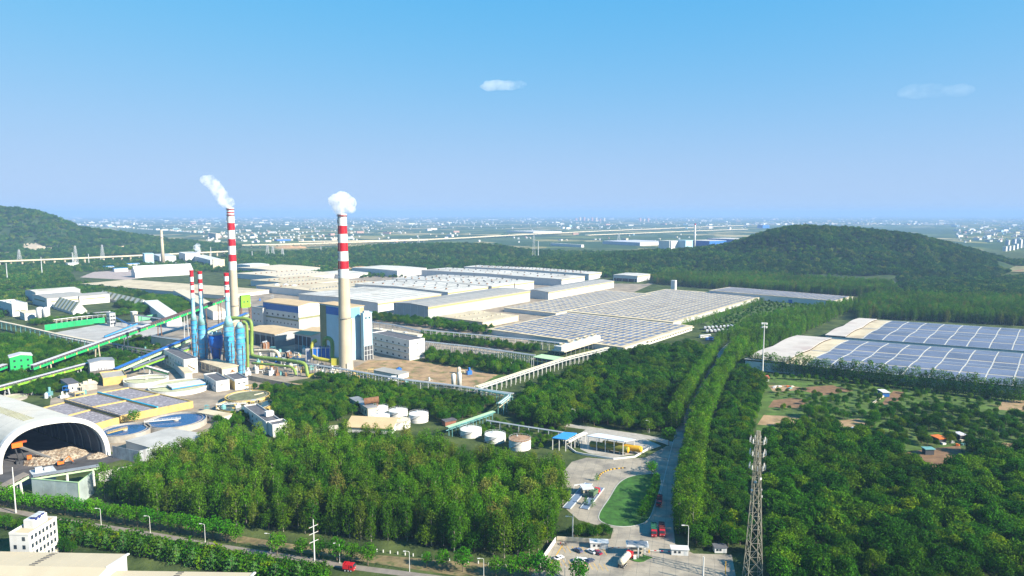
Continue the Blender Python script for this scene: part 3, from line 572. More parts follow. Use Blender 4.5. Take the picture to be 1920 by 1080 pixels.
# ------------------------------------------------------------------ ducts and pipes
M_DUCT = mat('moss_green_duct', (0.20, 0.30, 0.06), 0.5, 0.85, 1.15, scale=0.2)
M_DUCTY = mat('yellow_green_duct', (0.45, 0.42, 0.05), 0.5)
def duct(name, label, pts, r, m, legs=(), yellow=(), cat='duct', n=14):
    P = smoothline([T(*p) for p in pts], 6); base = Vector((P[0].x, P[0].y, 0)); root = thing(name, base, label, cat)
    MB().tube(P, r, n).build('pipe', m, root, smooth=True)
    for i in range(3, len(P) - 1, 6):
        d = (P[i + 1] - P[i - 1]).normalized() * .12; MB().tube([P[i] - d, P[i] + d], r + .18, n).build('flange', m, root)
    for p in legs:
        g = G(*p); top = min(P, key=lambda q: (q.x - g.x) ** 2 + (q.y - g.y) ** 2); off = Vector((1.1, .6, 0))
        for s in (-1, 1): MB().beam(Vector((top.x, top.y, 0)) + off * s, Vector((top.x, top.y, top.z + r)) + off * s, .35).build('leg', M_LSTEEL, root)
        mb = MB()
        for q in range(5):
            z0, z1 = top.z * q / 5, top.z * (q + 1) / 5; s = 1 if q % 2 else -1; mb.beam(Vector((top.x, top.y, z0)) + off * s, Vector((top.x, top.y, z1)) - off * s, .18)
        mb.build('brace', M_LSTEEL, root)
    return root, P
d1, dp = duct('green_duct', 'thick moss green duct leaving the scrubber top, dropping and running right on trestles', [(431, 596, 622), (448, 596.5, 620), (464, 598.5, 618), (471, 607, 617), (471.8, 637, 617), (472, 660, 616), (478, 668, 614), (520, 673.5, 604), (560, 679, 592), (572, 684, 590), (575.5, 697, 589), (577, 705, 589)], 1.55, M_DUCT, legs=((497, 712), (519, 716), (543, 721), (471, 704)))
MB().beam(dp[-1], dp[-1] + Vector((5, 1.5, .8)), 2.4).build('outlet', M_DUCTY, d1)
duct('green_duct', 'thinner moss green duct running below the thick one', [(473, 681, 612), (500, 683, 604), (530, 686, 596), (545, 688, 592), (552, 694, 590), (555, 703, 589)], 1.1, M_DUCT)
duct('green_duct', 'dark green upright duct behind the short scrubber tower', [(455, 603, 630), (461, 606, 630), (463, 615, 630), (464, 650, 629), (465, 692, 628)], 1.25, M_DUCT)
duct('beige_duct', 'short beige duct bending to the ground beside the green trestles', [(476, 657.5, 650), (500, 657.5, 645), (514, 658, 640), (521, 662, 638), (524, 670, 637)], 1.6, M_CREAM)
d4, dq = duct('green_duct', 'yellow-green duct loop on the left side of the blue filter boxes', [(594, 638.5, 628), (588, 641, 627), (585, 649, 626), (586, 662, 625), (592, 671, 622), (610, 675, 619), (626, 678, 616)], 1.7, M_DUCTY)
MB().box(Vector((dq[-1].x + 1.5, dq[-1].y, dq[-1].z - 3)), (7, 5, 6.2), 10).build('inlet_box', M_DUCTY, d4)
duct('green_duct', 'inverted U moss green duct between blue filter boxes and the right chimney', [(608, 652, 628), (608, 640, 628), (611, 634.5, 627), (617, 634.5, 626), (622, 640, 625), (623.5, 652, 624), (623, 672, 622)], 1.8, M_DUCT)
for (x0, x1, y0, y1, lab) in ((576, 584, 653, 673, 'narrow deep blue filter box left of the duct loop'), (589, 620, 651, 674, 'wide deep blue filter box within white frame beside the right chimney')):
    g = G((x0 + x1) / 2, y1 + 14); k = pxm(g); root = thing('filter_box', g, lab, 'filter'); w = (x1 - x0) / k; zt = zat(g, y0); zb = zat(g, y1)
    MB().box(g + Vector((0, 0, zb)), (w, 7, zt - zb), 8).build('casing', M_DBLUE, root)
    for i in range(5):
        c = g + dirv(8) * (w * (i / 4 - .5)) - dirv(98) * 3.7; MB().beam(c, c + Vector((0, 0, zt + .5)), .4).build('post', M_WHITE, root)
    MB().beam(g + dirv(8) * (-w / 2) - dirv(98) * 3.7 + Vector((0, 0, zt)), g + dirv(8) * (w / 2) - dirv(98) * 3.7 + Vector((0, 0, zt)), .4).build('rail', M_WHITE, root)
    for i in range(4): MB().lathe(g + dirv(8) * (w * ((i + .5) / 4 - .5)), [(.8, zt), (.9, zt + 1.5)], 8).build('nozzle', M_STEEL, root)
# jumble of machines below the boiler house
for i, (x, y, w, h, m, sh, lab) in enumerate([(532, 676, 9, 9, M_STEEL, 'c', 'dark grey hopper at the end of the beige duct'), (541, 668, 10, 11, M_RUST, 'b', 'rust brown casing below the white gabled boiler hall'), (550, 676, 9, 8, M_LSTEEL, 'b', 'pale steel machine casing with drum on top behind the green trestles'), (558, 678, 8, 10, M_WHITE, 'c', 'white upright drum left of the blue filter boxes'),
        (567, 677, 9, 9, M_LSTEEL, 'h', 'pale grey horizontal fan drum beside the white drum'), (545, 684, 6, 6, M_CREAM, 'b', 'small cream pump box under the thick green duct'), (509, 664, 11, 10, M_STEEL, 'b', 'dark grey steel bunker under the low tan roof'), (497, 650, 13, 11, M_RUST, 'b', 'rusty coal bunker in the shade of the low tan roof'), (606, 632, 16, 9, M_STEEL, 'b', 'grey equipment rack under the tan lean-to')]):
    g = G(x, y + 6); k = pxm(g); root = thing('machine', g, lab, 'machinery'); wm = w / k; hm = h * 1.3 / k
    if sh == 'c': MB().lathe(g, [(wm * .3, 0), (wm * .5, hm * .3), (wm * .5, hm * .85), (wm * .2, hm)], 14).build('body', m, root, smooth=True)
    elif sh == 'h': MB().tube([g + Vector((-wm / 2, 0, hm * .6)), g + Vector((wm / 2, 1, hm * .6))], hm * .38, 14).build('body', m, root, smooth=True)
    else: MB().box(g, (wm, wm * .7, hm), 54).build('body', m, root); MB().tube([g + Vector((-wm * .3, 0, hm)), g + Vector((wm * .3, 0, hm + 1))], wm * .14, 10).build('drum', M_LSTEEL, root)
    for s in (-1, 1): MB().tube([g + Vector((s * wm * .4, -wm * .4, 0)), g + Vector((s * wm * .4, -wm * .4, hm * .8)), g + Vector((s * wm * .1, -wm * .2, hm * 1.05))], .3, 6).build('pipe', M_LSTEEL, root)
# ------------------------------------------------------------------ conveyor galleries
def conveyor(label, p0, p1, w, h, roofm, sidem, legs=(), dark=True, joints=0, name='conveyor_gallery', roof2=None):
    p0, p1 = Vector(p0), Vector(p1); d = (p1 - p0); L = d.length; u = d.normalized(); base = Vector(((p0.x + p1.x) / 2, (p0.y + p1.y) / 2, 0))
    root = thing(name, base, label, 'conveyor'); up = Vector((0, 0, 1)); at = lambda f: p0 + d * f
    r = u.cross(up).normalized()
    if r.y > 0: r = -r                                # r points to the camera side
    MB().beam(p0, p1, w, 0.3).build('floor', M_DARK, root)
    for s, nm in ((1, 'side_panel'), (-1, 'side_panel')):
        o = r * (w / 2) * s; q = up * (h * .24); MB().beam(p0 + o + q, p1 + o + q, .2, h * .5).build(nm, sidem, root)
    mb = MB(); n = max(4, int(L / 3.2))
    for i in range(n + 1):
        for s in (1, -1):
            o = r * (w / 2) * s; a = at(i / n) + o; mb.beam(a + up * h * .45, a + up * h * .95, .22)
            if i < n: mb.beam(a + up * h * .5, at((i + 1) / n) + o + up * h * .95, .16)
    mb.build('truss', M_STEEL, root)
    if dark: MB().beam(p0 + up * h * .7, p1 + up * h * .7, w * .55, h * .4).build('belt_cover', M_DARK, root)
    k = 6; first = None
    for i in range(k): MB().beam(at(i / k) + up * h, at((i + .985) / k) + up * h, w + .7, .22).build('roof_sheet', roof2 if (roof2 and i >= k // 2) else roofm, root)
    for i in range(joints):
        a = at((i + .5) / joints) + r * (w / 2 + .12) + up * h * .24; MB().beam(a - u * .5, a + u * .5, .14, h * .52).build('joint_cover', M_YELW, root)
    for f, lm in legs:
        a = at(f); z = hz(a.x, a.y)
        for s in (1, -1):
            b = a + r * (w / 2 - .2) * s; foot = Vector((a.x, a.y, z)) + r * (w / 2 + 1.2) * s; MB().beam(foot, b, .7).build('leg', lm, root)
        MB().beam(Vector((a.x, a.y, z + (a.z - z) * .5)) - r * w * .6, Vector((a.x, a.y, z + (a.z - z) * .5)) + r * w * .6, .35).build('brace', lm, root)
    return root
conveyor('long grey-roofed conveyor gallery with green side climbing from the green transfer house to the chimneys', G(60, 694, 8), T(432, 560, 850), 3.6, 4.2, M_LAV, M_GREEN, [(.06, M_CREAM), (.25, M_CREAM), (.38, M_CREAM), (.55, M_RUST), (.7, M_LSTEEL), (.82, M_RUST), (.92, M_RUST)], joints=22, roof2=mat('brown_sheet', (0.16, 0.08, 0.06), 0.7))
conveyor('blue-roofed conveyor gallery with pale green sides rising behind the scrubber towers', G(216, 699, 3), T(464, 592, 770), 4.2, 3.6, M_BLUE, M_PALEG, [(.2, M_LSTEEL), (.42, M_LSTEEL), (.62, M_STEEL), (.8, M_STEEL)], dark=False)
conveyor('lime green conveyor gallery running from the left edge into the pale grey transfer house', G(-60, 748, 6), G(168, 686, 7.5), 3.0, 3.2, M_LAV, M_LIME, [(.28, M_LSTEEL), (.5, M_LSTEEL), (.72, M_LSTEEL), (.9, M_LSTEEL)], joints=10)
conveyor('short lime green conveyor gallery leaving the pale grey transfer house toward the scrubber towers', G(248, 695, 4), T(358, 654, 665), 3.0, 2.6, M_STEEL, M_LIME, [(.15, M_STEEL), (.5, M_STEEL), (.8, M_STEEL)])
conveyor('green-sided conveyor gallery entering the green transfer house from the left edge', G(-50, 712, 7), G(10, 690, 9), 4.0, 3.6, M_LAV, M_GREEN, [(.5, M_CREAM)])
conveyor('low dark grey gallery in front of the scrubber feet', G(370, 676, 5), G(449, 690, 5), 3.2, 2.6, M_STEEL, M_STEEL, [(.1, M_STEEL), (.4, M_STEEL), (.7, M_STEEL), (.95, M_STEEL)])
conveyor('green and white inclined chute below the small conveyor trestle', G(274, 690, 6), G(316, 702, 1), 2.2, 2.0, M_WHITE, mat('forest_green_paint', (0.04, 0.22, 0.07), 0.6), [(.2, M_LSTEEL)])
conveyor('pale conveyor with lime rails at the lower left picture edge below the arched hall', G(-60, 955, 2), G(50, 895, 9), 4.5, 2.2, mat('grey_brown_sheet', (0.3, 0.25, 0.2), .8), M_PALEG, [(.35, M_WHITE), (.85, M_WHITE)], dark=False)
conveyor('pale green rimmed conveyor in front of the arched hall', G(62, 898, 9), G(186, 878, 8), 3.2, 1.6, M_STEEL, M_PALEG, [(.1, M_WHITE), (.5, M_WHITE), (.9, M_WHITE)], dark=False)
# bright green transfer tower at the head of the long gallery
B = bld('transfer_tower', 'small bright green transfer tower on legs beside the left tall chimney', 'tower', (455, 625), 547, 449, 469, M_LIME, M_LIME, h=44); 
B.wall.data.transform(Matrix.Translation((0, 0, 30)) @ Matrix.Diagonal((1, 1, 14 / 44, 1)))
for q in ((0, 0), (B.Lr, 0), (0, B.Ll), (B.Lr, B.Ll)): MB().beam(B.pt(q[0], q[1], 0), B.pt(q[0], q[1], 30.5), .9).build('leg', M_RUST, B.root)
windows(B, 'R', 2, .1, .9, 36, 1.6, 1.8)
# transfer houses
B = bld('transfer_house', 'bright green transfer house on a concrete base at the left edge', 'house', (21, 709), 671, 6, 60, M_GREEN, M_LAV, ang=40, Ll=13, roof='gableB', rise=1.6)
slab_on(B, 'R', -.1, B.Lr + .1, 0, 5.6, 'base_wall', M_CREAM, .15); slab_on(B, 'L', 0, B.Ll, 0, 5.6, 'base_wall', M_CREAM, .15)
windows(B, 'R', 3, .05, .95, 8.5, 1.5, 1.7, 2, 5); windows(B, 'R', 2, .3, .95, 2.5, 3, 1.2, m=M_STEEL)
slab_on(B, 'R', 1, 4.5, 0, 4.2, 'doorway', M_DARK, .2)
B = bld('transfer_house', 'pale grey transfer house with black lettering over an open dark base', 'house', (170, 708), 681, 157, 214, mat('pale_lilac_sheet', (0.62, 0.61, 0.64), .6, .93, 1.04), M_STEEL, ang=38, Ll=14, roof='gableB', rise=1.2)
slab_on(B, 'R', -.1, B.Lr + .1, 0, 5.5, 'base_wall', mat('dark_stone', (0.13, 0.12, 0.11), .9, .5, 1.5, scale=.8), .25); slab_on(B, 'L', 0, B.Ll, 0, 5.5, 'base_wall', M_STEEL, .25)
windows(B, 'R', 6, .05, .95, 1.2, 2, 3, m=M_BLACK, name='opening')
mb = MB(); s0 = B.Lr * .27
for i in range(7):
    if i == 4: continue
    s = s0 + i * B.Lr * .065; c = lambda a, z: B.face('R', s + a, B.h * .52 + z, .1)
    mb.beam(c(-.5, .6), c(.5, .6), .08, .22).beam(c(0, .8), c(0, -.8), .08, .22).beam(c(-.5, -.6), c(.5, -.55), .08, .2)
    if i % 2: mb.beam(c(-.4, .1), c(.4, -.2), .08, .2)
mb.build('lettering', M_BLACK, B.root)
# ------------------------------------------------------------------ boiler houses and halls of the core
B = bld('boiler_hall', 'long white hall with deep blue band below the tan roof, behind the green duct', 'hall', (561, 622), 574, 493, 604, M_WALLW, M_ROOFT, roof='gableB', rise=2.2)
slab_on(B, 'L', 0, B.Ll, B.h * .72, B.h * .97, 'blue_band', M_BLUE, .08); slab_on(B, 'L', 0, B.Ll, B.h * .40, B.h * .46, 'ledge', M_OLIVE, .5)
windows(B, 'L', 6, .04, .96, B.h * .52, 3, 2.2); windows(B, 'L', 9, .05, .95, B.h * .22, 1.6, 1.8); slab_on(B, 'R', 0, B.Lr * .9, B.h * .48, B.h * .55, 'ledge', M_OLIVE, .3); slab_on(B, 'R', 0, B.Lr * .9, 0, B.h * .48, 'lower_wall', M_WALLG, .1)
B2 = bld('annex', 'lower white annex with grey roof at the left end of the blue-banded hall', 'building', (494, 613), 578, 471, 505, M_WALLW, M_ROOFG)
windows(B2, 'L', 3, .1, .9, B2.h * .25, 1.6, 1.6); windows(B2, 'L', 2, .2, .9, B2.h * .62, 3, 1.8)
B = bld('coal_shed', 'low open shed with wide tan roof in front of the blue-banded hall', 'shed', (516, 652), 627, 462, 566, M_WALLG, M_ROOFT, roof='gableB', rise=2.0, over=1.2)
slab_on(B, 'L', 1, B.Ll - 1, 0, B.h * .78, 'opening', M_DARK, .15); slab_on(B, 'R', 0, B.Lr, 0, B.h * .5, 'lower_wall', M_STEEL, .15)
for i in range(5): s = B.Ll * (i + .5) / 5; slab_on(B, 'L', s - .4, s + .4, 0, B.h, 'post', M_LSTEEL, .4)
B = bld('turbine_hall', 'white gable-walled hall with tan roof and dark open end between green duct and right chimney', 'hall', (584, 660), 630, 552, 650, M_WALLW, M_ROOFT, roof='gableB', rise=3.0, over=1.0)
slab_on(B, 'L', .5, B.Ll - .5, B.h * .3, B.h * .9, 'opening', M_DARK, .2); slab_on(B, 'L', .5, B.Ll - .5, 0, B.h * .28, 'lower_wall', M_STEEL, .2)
for i in range(3): s = B.Ll * (i + 1) / 4; slab_on(B, 'L', s - .3, s + .3, 0, B.h * .9, 'post', M_LBLUE, .5)
B = bld('boiler_house', 'tall light blue boiler house with tan roof behind the right chimney', 'building', (658, 676), 577, 599, 682, M_LBLUE, M_ROOFT, ang=50, over=.8)
slab_on(B, 'L', 0, B.Ll * .78, B.h * .82, B.h * .97, 'blue_band', M_BLUE, .1); slab_on(B, 'L', B.Ll * .78, B.Ll, 0, B.h * .98, 'olive_strip', M_OLIVE, .12)
slab_on(B, 'R', B.Lr * .02, B.Lr * .7, B.h * .80, B.h * .985, 'blue_band', mat('sky_blue_sheet', (0.2, 0.5, 0.68), .55), .1); slab_on(B, 'R', B.Lr * .02, B.Lr * .14, B.h * .02, B.h * .79, 'yellow_strip', mat('mustard_sheet', (0.5, 0.42, 0.12), .6), .1); slab_on(B, 'R', B.Lr * .72, B.Lr, B.h * .2, B.h * .98, 'tan_strip', mat('tan_sheet', (0.5, 0.4, 0.22), .6), .1)
B = bld('silo_block', 'narrow light blue block on open steel frame right of the boiler house', 'building', (683, 676), 588, 676, 697, M_LBLUE, M_LBLUE, ang=50)
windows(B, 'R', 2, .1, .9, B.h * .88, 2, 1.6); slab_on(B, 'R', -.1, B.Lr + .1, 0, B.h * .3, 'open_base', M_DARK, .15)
for i in range(4): s = B.Lr * i / 3; slab_on(B, 'R', s - .25, s + .25, 0, B.h * .32, 'post', M_LSTEEL, .5)
for zf in (.1, .2): slab_on(B, 'R', 0, B.Lr, B.h * zf, B.h * zf + .4, 'beam', M_LSTEEL, .4)
rooftop(B, [(.3, .4, 3, 3, 2), (.7, .6, 2, 2, 1.4)])
B = bld('office_block', 'three-storey white office block with dark roof right of the right chimney', 'building', (768, 676), 640, 697, 796, M_WHITE, M_ROOFD, ang=45, roof='parapet')
windows(B, 'L', 6, .03, .97, 1.5, 2.6, 1.5, 3, B.h / 3.05); windows(B, 'R', 1, .4, .7, 2.0, 1.2, 1.6, 3, B.h / 3.05)
for r_ in (1, 2): slab_on(B, 'L', 0, B.Ll, B.h * r_ / 3.05, B.h * r_ / 3.05 + .45, 'ledge', M_CREAM, 1.0)
B = bld('workshop', 'low long white-walled workshop with cream roof behind the office block', 'building', (783, 640), 629, 697, 792, M_WALLW, M_CREAM, roof='flat'); rooftop(B, [(.4, .3, 3, 4, 1.2), (.5, .6, 2, 2, 1.5), (.5, .85, 3, 2, 1)])
B = bld('white_shed', 'low white shed with grey roof and open front beside the bare ground', 'shed', (747, 712), 705, 700, 766, M_WHITE, M_ROOFG, ang=54, h=4)
for i, x in enumerate((854, 865)):
    P = G((850.5, 861.5)[i], 728); k = pxm(P); zt = zat(P, (700, 697)[i]); root = thing('gas_tank', P, ('left of the two slim white upright tanks beside the pipe rack', 'right of the two slim white upright tanks beside the pipe rack, slightly taller')[i], 'tank', 'slim white tanks')
    MB().lathe(P, [(4.2 / k, 1.2), (4.2 / k, zt - 1.6), (3.4 / k, zt - .6), (1.2 / k, zt)], 18).build('shell', M_WHITE, root, smooth=True)
    for q in range(4): c = P + dirv(45 + 90 * q) * (3.4 / k); MB().beam(c, c + Vector((0, 0, 1.4)), .3).build('leg', M_LSTEEL, root)
# ------------------------------------------------------------------ pipe racks
def rack(label, pts, z, w, npost, pipes, pm=M_LSTEEL, lower=True, name='pipe_rack', pipem=(M_LSTEEL, M_STEEL, M_CREAM), deck=None):
    P = [G(p[0], p[1], z) for p in pts]; root = thing(name, Vector((P[0].x, P[0].y, 0)), label, 'pipe rack')
    dirs = [(b - a) for a, b in zip(P, P[1:])]; tot = sum(d.length for d in dirs)
    def at(s):
        for a, d in zip(P, dirs):
            if s <= d.length or d is dirs[-1]: u = d.normalized(); return a + u * min(s, d.length), Vector((-u.y, u.x, 0))
            s -= d.length
    for i in range(npost):
        p, nrm = at(tot * (i + .5) / npost)
        for s in (-1, 1): b = p + nrm * (w / 2) * s; MB().beam(Vector((b.x, b.y, 0)), b, .42).build('post', pm, root)
        mb = MB(); mb.beam(p - nrm * w * .55, p + nrm * w * .55, .35, .4)
        if lower: mb.beam(p - nrm * w * .55 - Vector((0, 0, z * .3)), p + nrm * w * .55 - Vector((0, 0, z * .3)), .3, .35)
        mb.build('cross_beam', pm, root)
    for s in (-1, 1):
        mb = MB(); q = [at(tot * f)[0] + at(tot * f)[1] * (w / 2) * s for f in np.linspace(0, 1, len(P) * 2)]
        for a, b in zip(q, q[1:]): mb.beam(a + Vector((0, 0, .25)), b + Vector((0, 0, .25)), .25, .3)
        mb.build('side_beam', pm, root)
    for j in range(pipes):
        o = (j + .5) / pipes - .5; lev = -z * .28 if (lower and j % 3 == 2) else .45; q = [at(tot * f)[0] + at(tot * f)[1] * w * .8 * o + Vector((0, 0, lev)) for f in np.linspace(0, 1, len(P) * 3)]
        MB().tube(q, .28 + .12 * (j % 2), 6).build('pipe', pipem[j % len(pipem)], root)
    if deck: 
        mb = MB(); q = [at(tot * f)[0] for f in np.linspace(0, 1, len(P) * 2)]
        for a, b in zip(q, q[1:]): mb.beam(a + Vector((0, 0, .9)), b + Vector((0, 0, .9)), w * .9, .15)
        mb.build('deck', deck, root)
    keep_clear([p + at(1)[1] * w * .7 for p in P] + [p - at(1)[1] * w * .7 for p in P][::-1]); return root
rack('long pale pipe rack running from the green ducts past the right chimney foot', [(572, 682), (640, 692), (755, 712), (840, 722), (962, 739)], 8, 3.5, 30, 5)
rack('white-posted pipe rack climbing right along the forest edge to the cooling towers', [(893, 726), (990, 694), (1065, 670), (1140, 652)], 8, 4, 30, 6, pm=M_WHITE, pipem=(M_CREAM, M_YELW, M_LSTEEL))
rack('white pipe rack along the hedges below the solar roof, upper of the parallel two', [(793, 619), (880, 627), (1000, 638), (1072, 646)], 9, 3, 24, 4, pm=M_WHITE)
rack('pale pipe rack right of the office block, lower of the parallel two', [(796, 641), (880, 650), (1003, 667)], 11, 3.5, 26, 4, pm=M_LSTEEL)
rack('teal pipe rack bending at the forest corner above the round trees', [(900, 731), (958, 741), (936, 758)], 8, 4, 8, 5, pm=M_TEAL, pipem=(M_TEAL, M_LSTEEL, M_CREAM))
rack('green truss pipe bridge sloping past the right-hand tanks', [(838, 803), (880, 789), (926, 773)], 6, 3, 7, 3, pm=M_TEAL, pipem=(M_TEAL, M_LSTEEL), deck=M_PALEG)
rack('thin grey pipeline on low posts between the trees left of the blue canopy', [(912, 789), (980, 800), (1058, 812)], 4, 1.2, 8, 2, lower=False)
rack('dark pipe rack with pale roof along the left edge trees', [(-30, 597), (46, 613), (110, 628), (185, 643)], 9, 4, 22, 4, pm=M_TEAL, deck=M_CREAM, pipem=(M_TEAL, M_STEEL))
rack('dark pipe rack continuing right below the long conveyor gallery', [(212, 645), (284, 658), (345, 668)], 8, 4, 14, 5, pm=M_STEEL, pipem=(M_STEEL, M_RUST, M_LSTEEL))
rack('white pipe rack in front of the white striped sheds', [(100, 600), (150, 594), (198, 590)], 6, 3, 10, 3, pm=M_WHITE)
rack('pale pipe rack below the grey factory wall behind the office block', [(697, 604), (740, 610), (790, 622)], 7, 4, 9, 4, pm=M_STEEL)
# cooling tower row on its deck
A = G(1055, 672, 0); root = thing('cooling_tower', A, 'row of white cooling cells with four round fans on a raised deck by the forest', 'cooling tower')
u = dirv(54); v = dirv(144); L = Lto(A, u, 1128); 
MB().hexa([A + v * -2 + Vector((0, 0, 6)), A + u * L - v * 2 + Vector((0, 0, 6)), A + u * L + v * 13 + Vector((0, 0, 6)), A + v * 13 + Vector((0, 0, 6))], [A + v * -2 + Vector((0, 0, 7)), A + u * L - v * 2 + Vector((0, 0, 7)), A + u * L + v * 13 + Vector((0, 0, 7)), A + v * 13 + Vector((0, 0, 7))]).build('deck', M_CREAM, root)
for i in range(9):
    for s in (-1.5, 12): c = A + u * L * (i + .5) / 9 + v * s; MB().beam(c, c + Vector((0, 0, 6)), .5).build('post', M_STEEL, root)
for i in range(5):
    c = A + u * (L * (i + .5) / 5) + v * 5.5; MB().box(c + Vector((0, 0, 7)), (L / 5 * .94, 8, 4.2), 54).build('cell', M_WHITE, root)
    mb = MB(); mb.lathe(c + Vector((0, 0, 11.2)), [(3.2, 0), (2.9, .8), (3.1, 1.9), (2.7, 1.9), (2.6, .3)], 16, cap=False).lathe(c + Vector((0, 0, 11.5)), [(2.6, 0), (.3, 0.02)], 16, cap=False); mb.build('fan_stack', M_CREAM, root)
keep_clear([A - v * 4, A + u * L - v * 4, A + u * L + v * 15, A + v * 15])
# open shelter left of the cooling towers
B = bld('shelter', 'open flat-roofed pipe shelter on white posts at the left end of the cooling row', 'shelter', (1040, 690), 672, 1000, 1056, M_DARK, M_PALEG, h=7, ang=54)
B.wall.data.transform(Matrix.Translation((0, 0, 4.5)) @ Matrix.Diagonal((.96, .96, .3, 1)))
for i in range(6): MB().beam(B.face('L', B.Ll * i / 5, 0, -.3), B.face('L', B.Ll * i / 5, 7, -.3), .5).build('post', M_WHITE, B.root)
for i in range(1, 3): MB().beam(B.face('R', B.Lr * i / 2, 0, -.3), B.face('R', B.Lr * i / 2, 7, -.3), .5).build('post', M_WHITE, B.root)
# retaining wall below the scrubbers
mb = MB(); q = [G(466, 712), G(500, 719), G(552, 729), G(600, 737)]
for i, (a, b) in enumerate(zip(q, q[1:])): mb.beam(a + Vector((0, 0, 2)), b + Vector((0, 0, 2)), .6, 4)
single(mb, 'retaining_wall', mat('stained_concrete', (0.47, 0.42, 0.32), .9, .7, 1.1, dirt=((.2, .18, .14), .3, .5, .7), streak=1), q[0], 'stained cream retaining wall below the green duct trestles', 'wall')

# small fittings crowding the yard between ducts and halls
rc = random.Random(31); PC = [M_LSTEEL, M_STEEL, M_CREAM, M_RUST, M_WHITE, M_TEAL, M_YELW, M_BLUE]
ZONES = [((476, 690), (640, 706), 26, 'under the green duct trestles'), ((478, 655), (600, 682), 26, 'between the scrubbers and the turbine hall'), ((300, 640), (420, 665), 16, 'behind the slim scrubber towers'), ((385, 700), (470, 712), 8, 'below the scrubber feet'), ((215, 650), (360, 690), 22, 'under the conveyor galleries'), ((700, 640), (790, 668), 8, 'around the office block'), ((60, 735), (190, 750), 12, 'beside the arched hall'), ((380, 740), (520, 775), 12, 'around the dark green clarifier'), ((440, 560), (700, 600), 18, 'between the old sheds'), ((600, 700), (900, 722), 14, 'along the long pipe rack')]
for (a, b, n_, where) in ZONES:
    for i in range(n_):
        g = G(rc.uniform(a[0], b[0]), rc.uniform(a[1], b[1])); s = rc.uniform(1.2, 3.2); m = rc.choice(PC); k = rc.random(); mb = MB()
        if k < .35: mb.box(g, (s * 1.5, s, s * rc.uniform(.8, 1.8)), rc.choice((54, 30))); mb.box(g + Vector((0, 0, s * .8)), (s * .5, s * .5, s * 1.3), 54)
        elif k < .6: mb.lathe(g, [(s * .6, 0), (s * .6, s * 1.6), (s * .2, s * 2.0)], 10); mb.tube([g + Vector((s * .6, 0, s * .8)), g + Vector((s * 1.6, .4, s * .8)), g + Vector((s * 1.6, .4, 0))], s * .12, 6)
        elif k < .8: d = dirv(rc.choice((54, 144))) * s * 2.5; mb.tube([g, g + Vector((0, 0, s * 1.3)), g + d + Vector((0, 0, s * 1.3)), g + d], s * .16, 7)
        else:
            for q in range(4): c = g + dirv(45 + 90 * q) * s; mb.beam(c, c + Vector((0, 0, s * 2.4)), .2)
            for z in (1.1, 2.4): mb.box(g + Vector((0, 0, s * z)), (s * 1.5, s * 1.5, .18), 0)
        single(mb, 'plant_fitting', m, g, 'small plant fitting ' + where, 'machinery', 'small fittings ' + where)
# ------------------------------------------------------------------ aeration basins
def lerp(a, b, f): return a + (b - a) * f
def basin(label, px, z, na, nb, pipe=None, name='aeration_basin', wallm=M_YELW):
    c = [G(p[0], p[1], z) for p in px]               # left, top, right, bottom corners of the rim
    root = thing(name, (sum(c, Vector()) / 4) * Vector((1, 1, 0)).length / math.sqrt(2) if False else Vector((sum(v.x for v in c) / 4, sum(v.y for v in c) / 4, 0)), label, 'basin')
    dn = lambda p, zz: Vector((p.x, p.y, zz)); keep_clear(c, 1)
    for a, b in zip(c, c[1:] + c[:1]): MB().beam(dn(a, z / 2), dn(b, z / 2), .8, z).build('wall', wallm, root)
    Pt = lambda u, v: lerp(lerp(c[0], c[1], u), lerp(c[3], c[2], u), v)
    for i in range(na):
        for j in range(nb):
            q = [Pt(i / na, j / nb), Pt((i + 1) / na, j / nb), Pt((i + 1) / na, (j + 1) / nb), Pt(i / na, (j + 1) / nb)]
            mb = MB(); mb.quad(*[dn(p, z - .7 - .01 * (i + j)) for p in q][::-1]); mb.build('water', M_FOAM, root)
    for i in range(1, na): MB().beam(dn(Pt(i / na, 0), z - .4), dn(Pt(i / na, 1), z - .4), 1.4, .9).build('divider', wallm, root)
    for j in range(1, nb): MB().beam(dn(Pt(0, j / nb), z - .42), dn(Pt(1, j / nb), z - .42), 1.4, .9).build('divider', wallm, root)
    if pipe is not None:
        a, b = (Pt(pipe[1], 0), Pt(pipe[1], 1)) if pipe[0] == 'u' else (Pt(0, pipe[1]), Pt(1, pipe[1])); cy = mat('cyan_pipe', (0.03, 0.42, 0.62), .45)
        n = 7
        for i in range(n): MB().tube([dn(lerp(a, b, i / n), z + .6), dn(lerp(a, b, (i + .96) / n), z + .6)], .55, 8).build('air_pipe', cy, root)
    return root, Pt
basin('large four-cell aeration basin of foaming grey water with cyan air pipe across it', [(121, 748), (242, 726), (361, 752), (226, 779)], 5, 2, 2, ('u', .5))
r_, Pt = basin('two-cell foaming aeration basin beside the arched white hall', [(80, 764), (124, 753), (222, 782), (176, 795)], 5, 1, 2)
mb = MB(); a, b = G(121, 750, 6), G(226, 780, 6)
mb.beam(a, b, 1.6, .2)
for s in (-.8, .8): mb.beam(a + Vector((s, s, 1)), b + Vector((s, s, 1)), .12)
for i in range(16): p = lerp(a, b, i / 15); mb.beam(p + Vector((-.8, -.8, 0)), p + Vector((-.8, -.8, 1)), .1); mb.beam(p + Vector((.8, .8, 0)), p + Vector((.8, .8, 1)), .1)
single(mb, 'walkway', M_DARK, Vector((a.x, a.y, 0)), 'dark railed walkway between the two foaming basins', 'walkway')
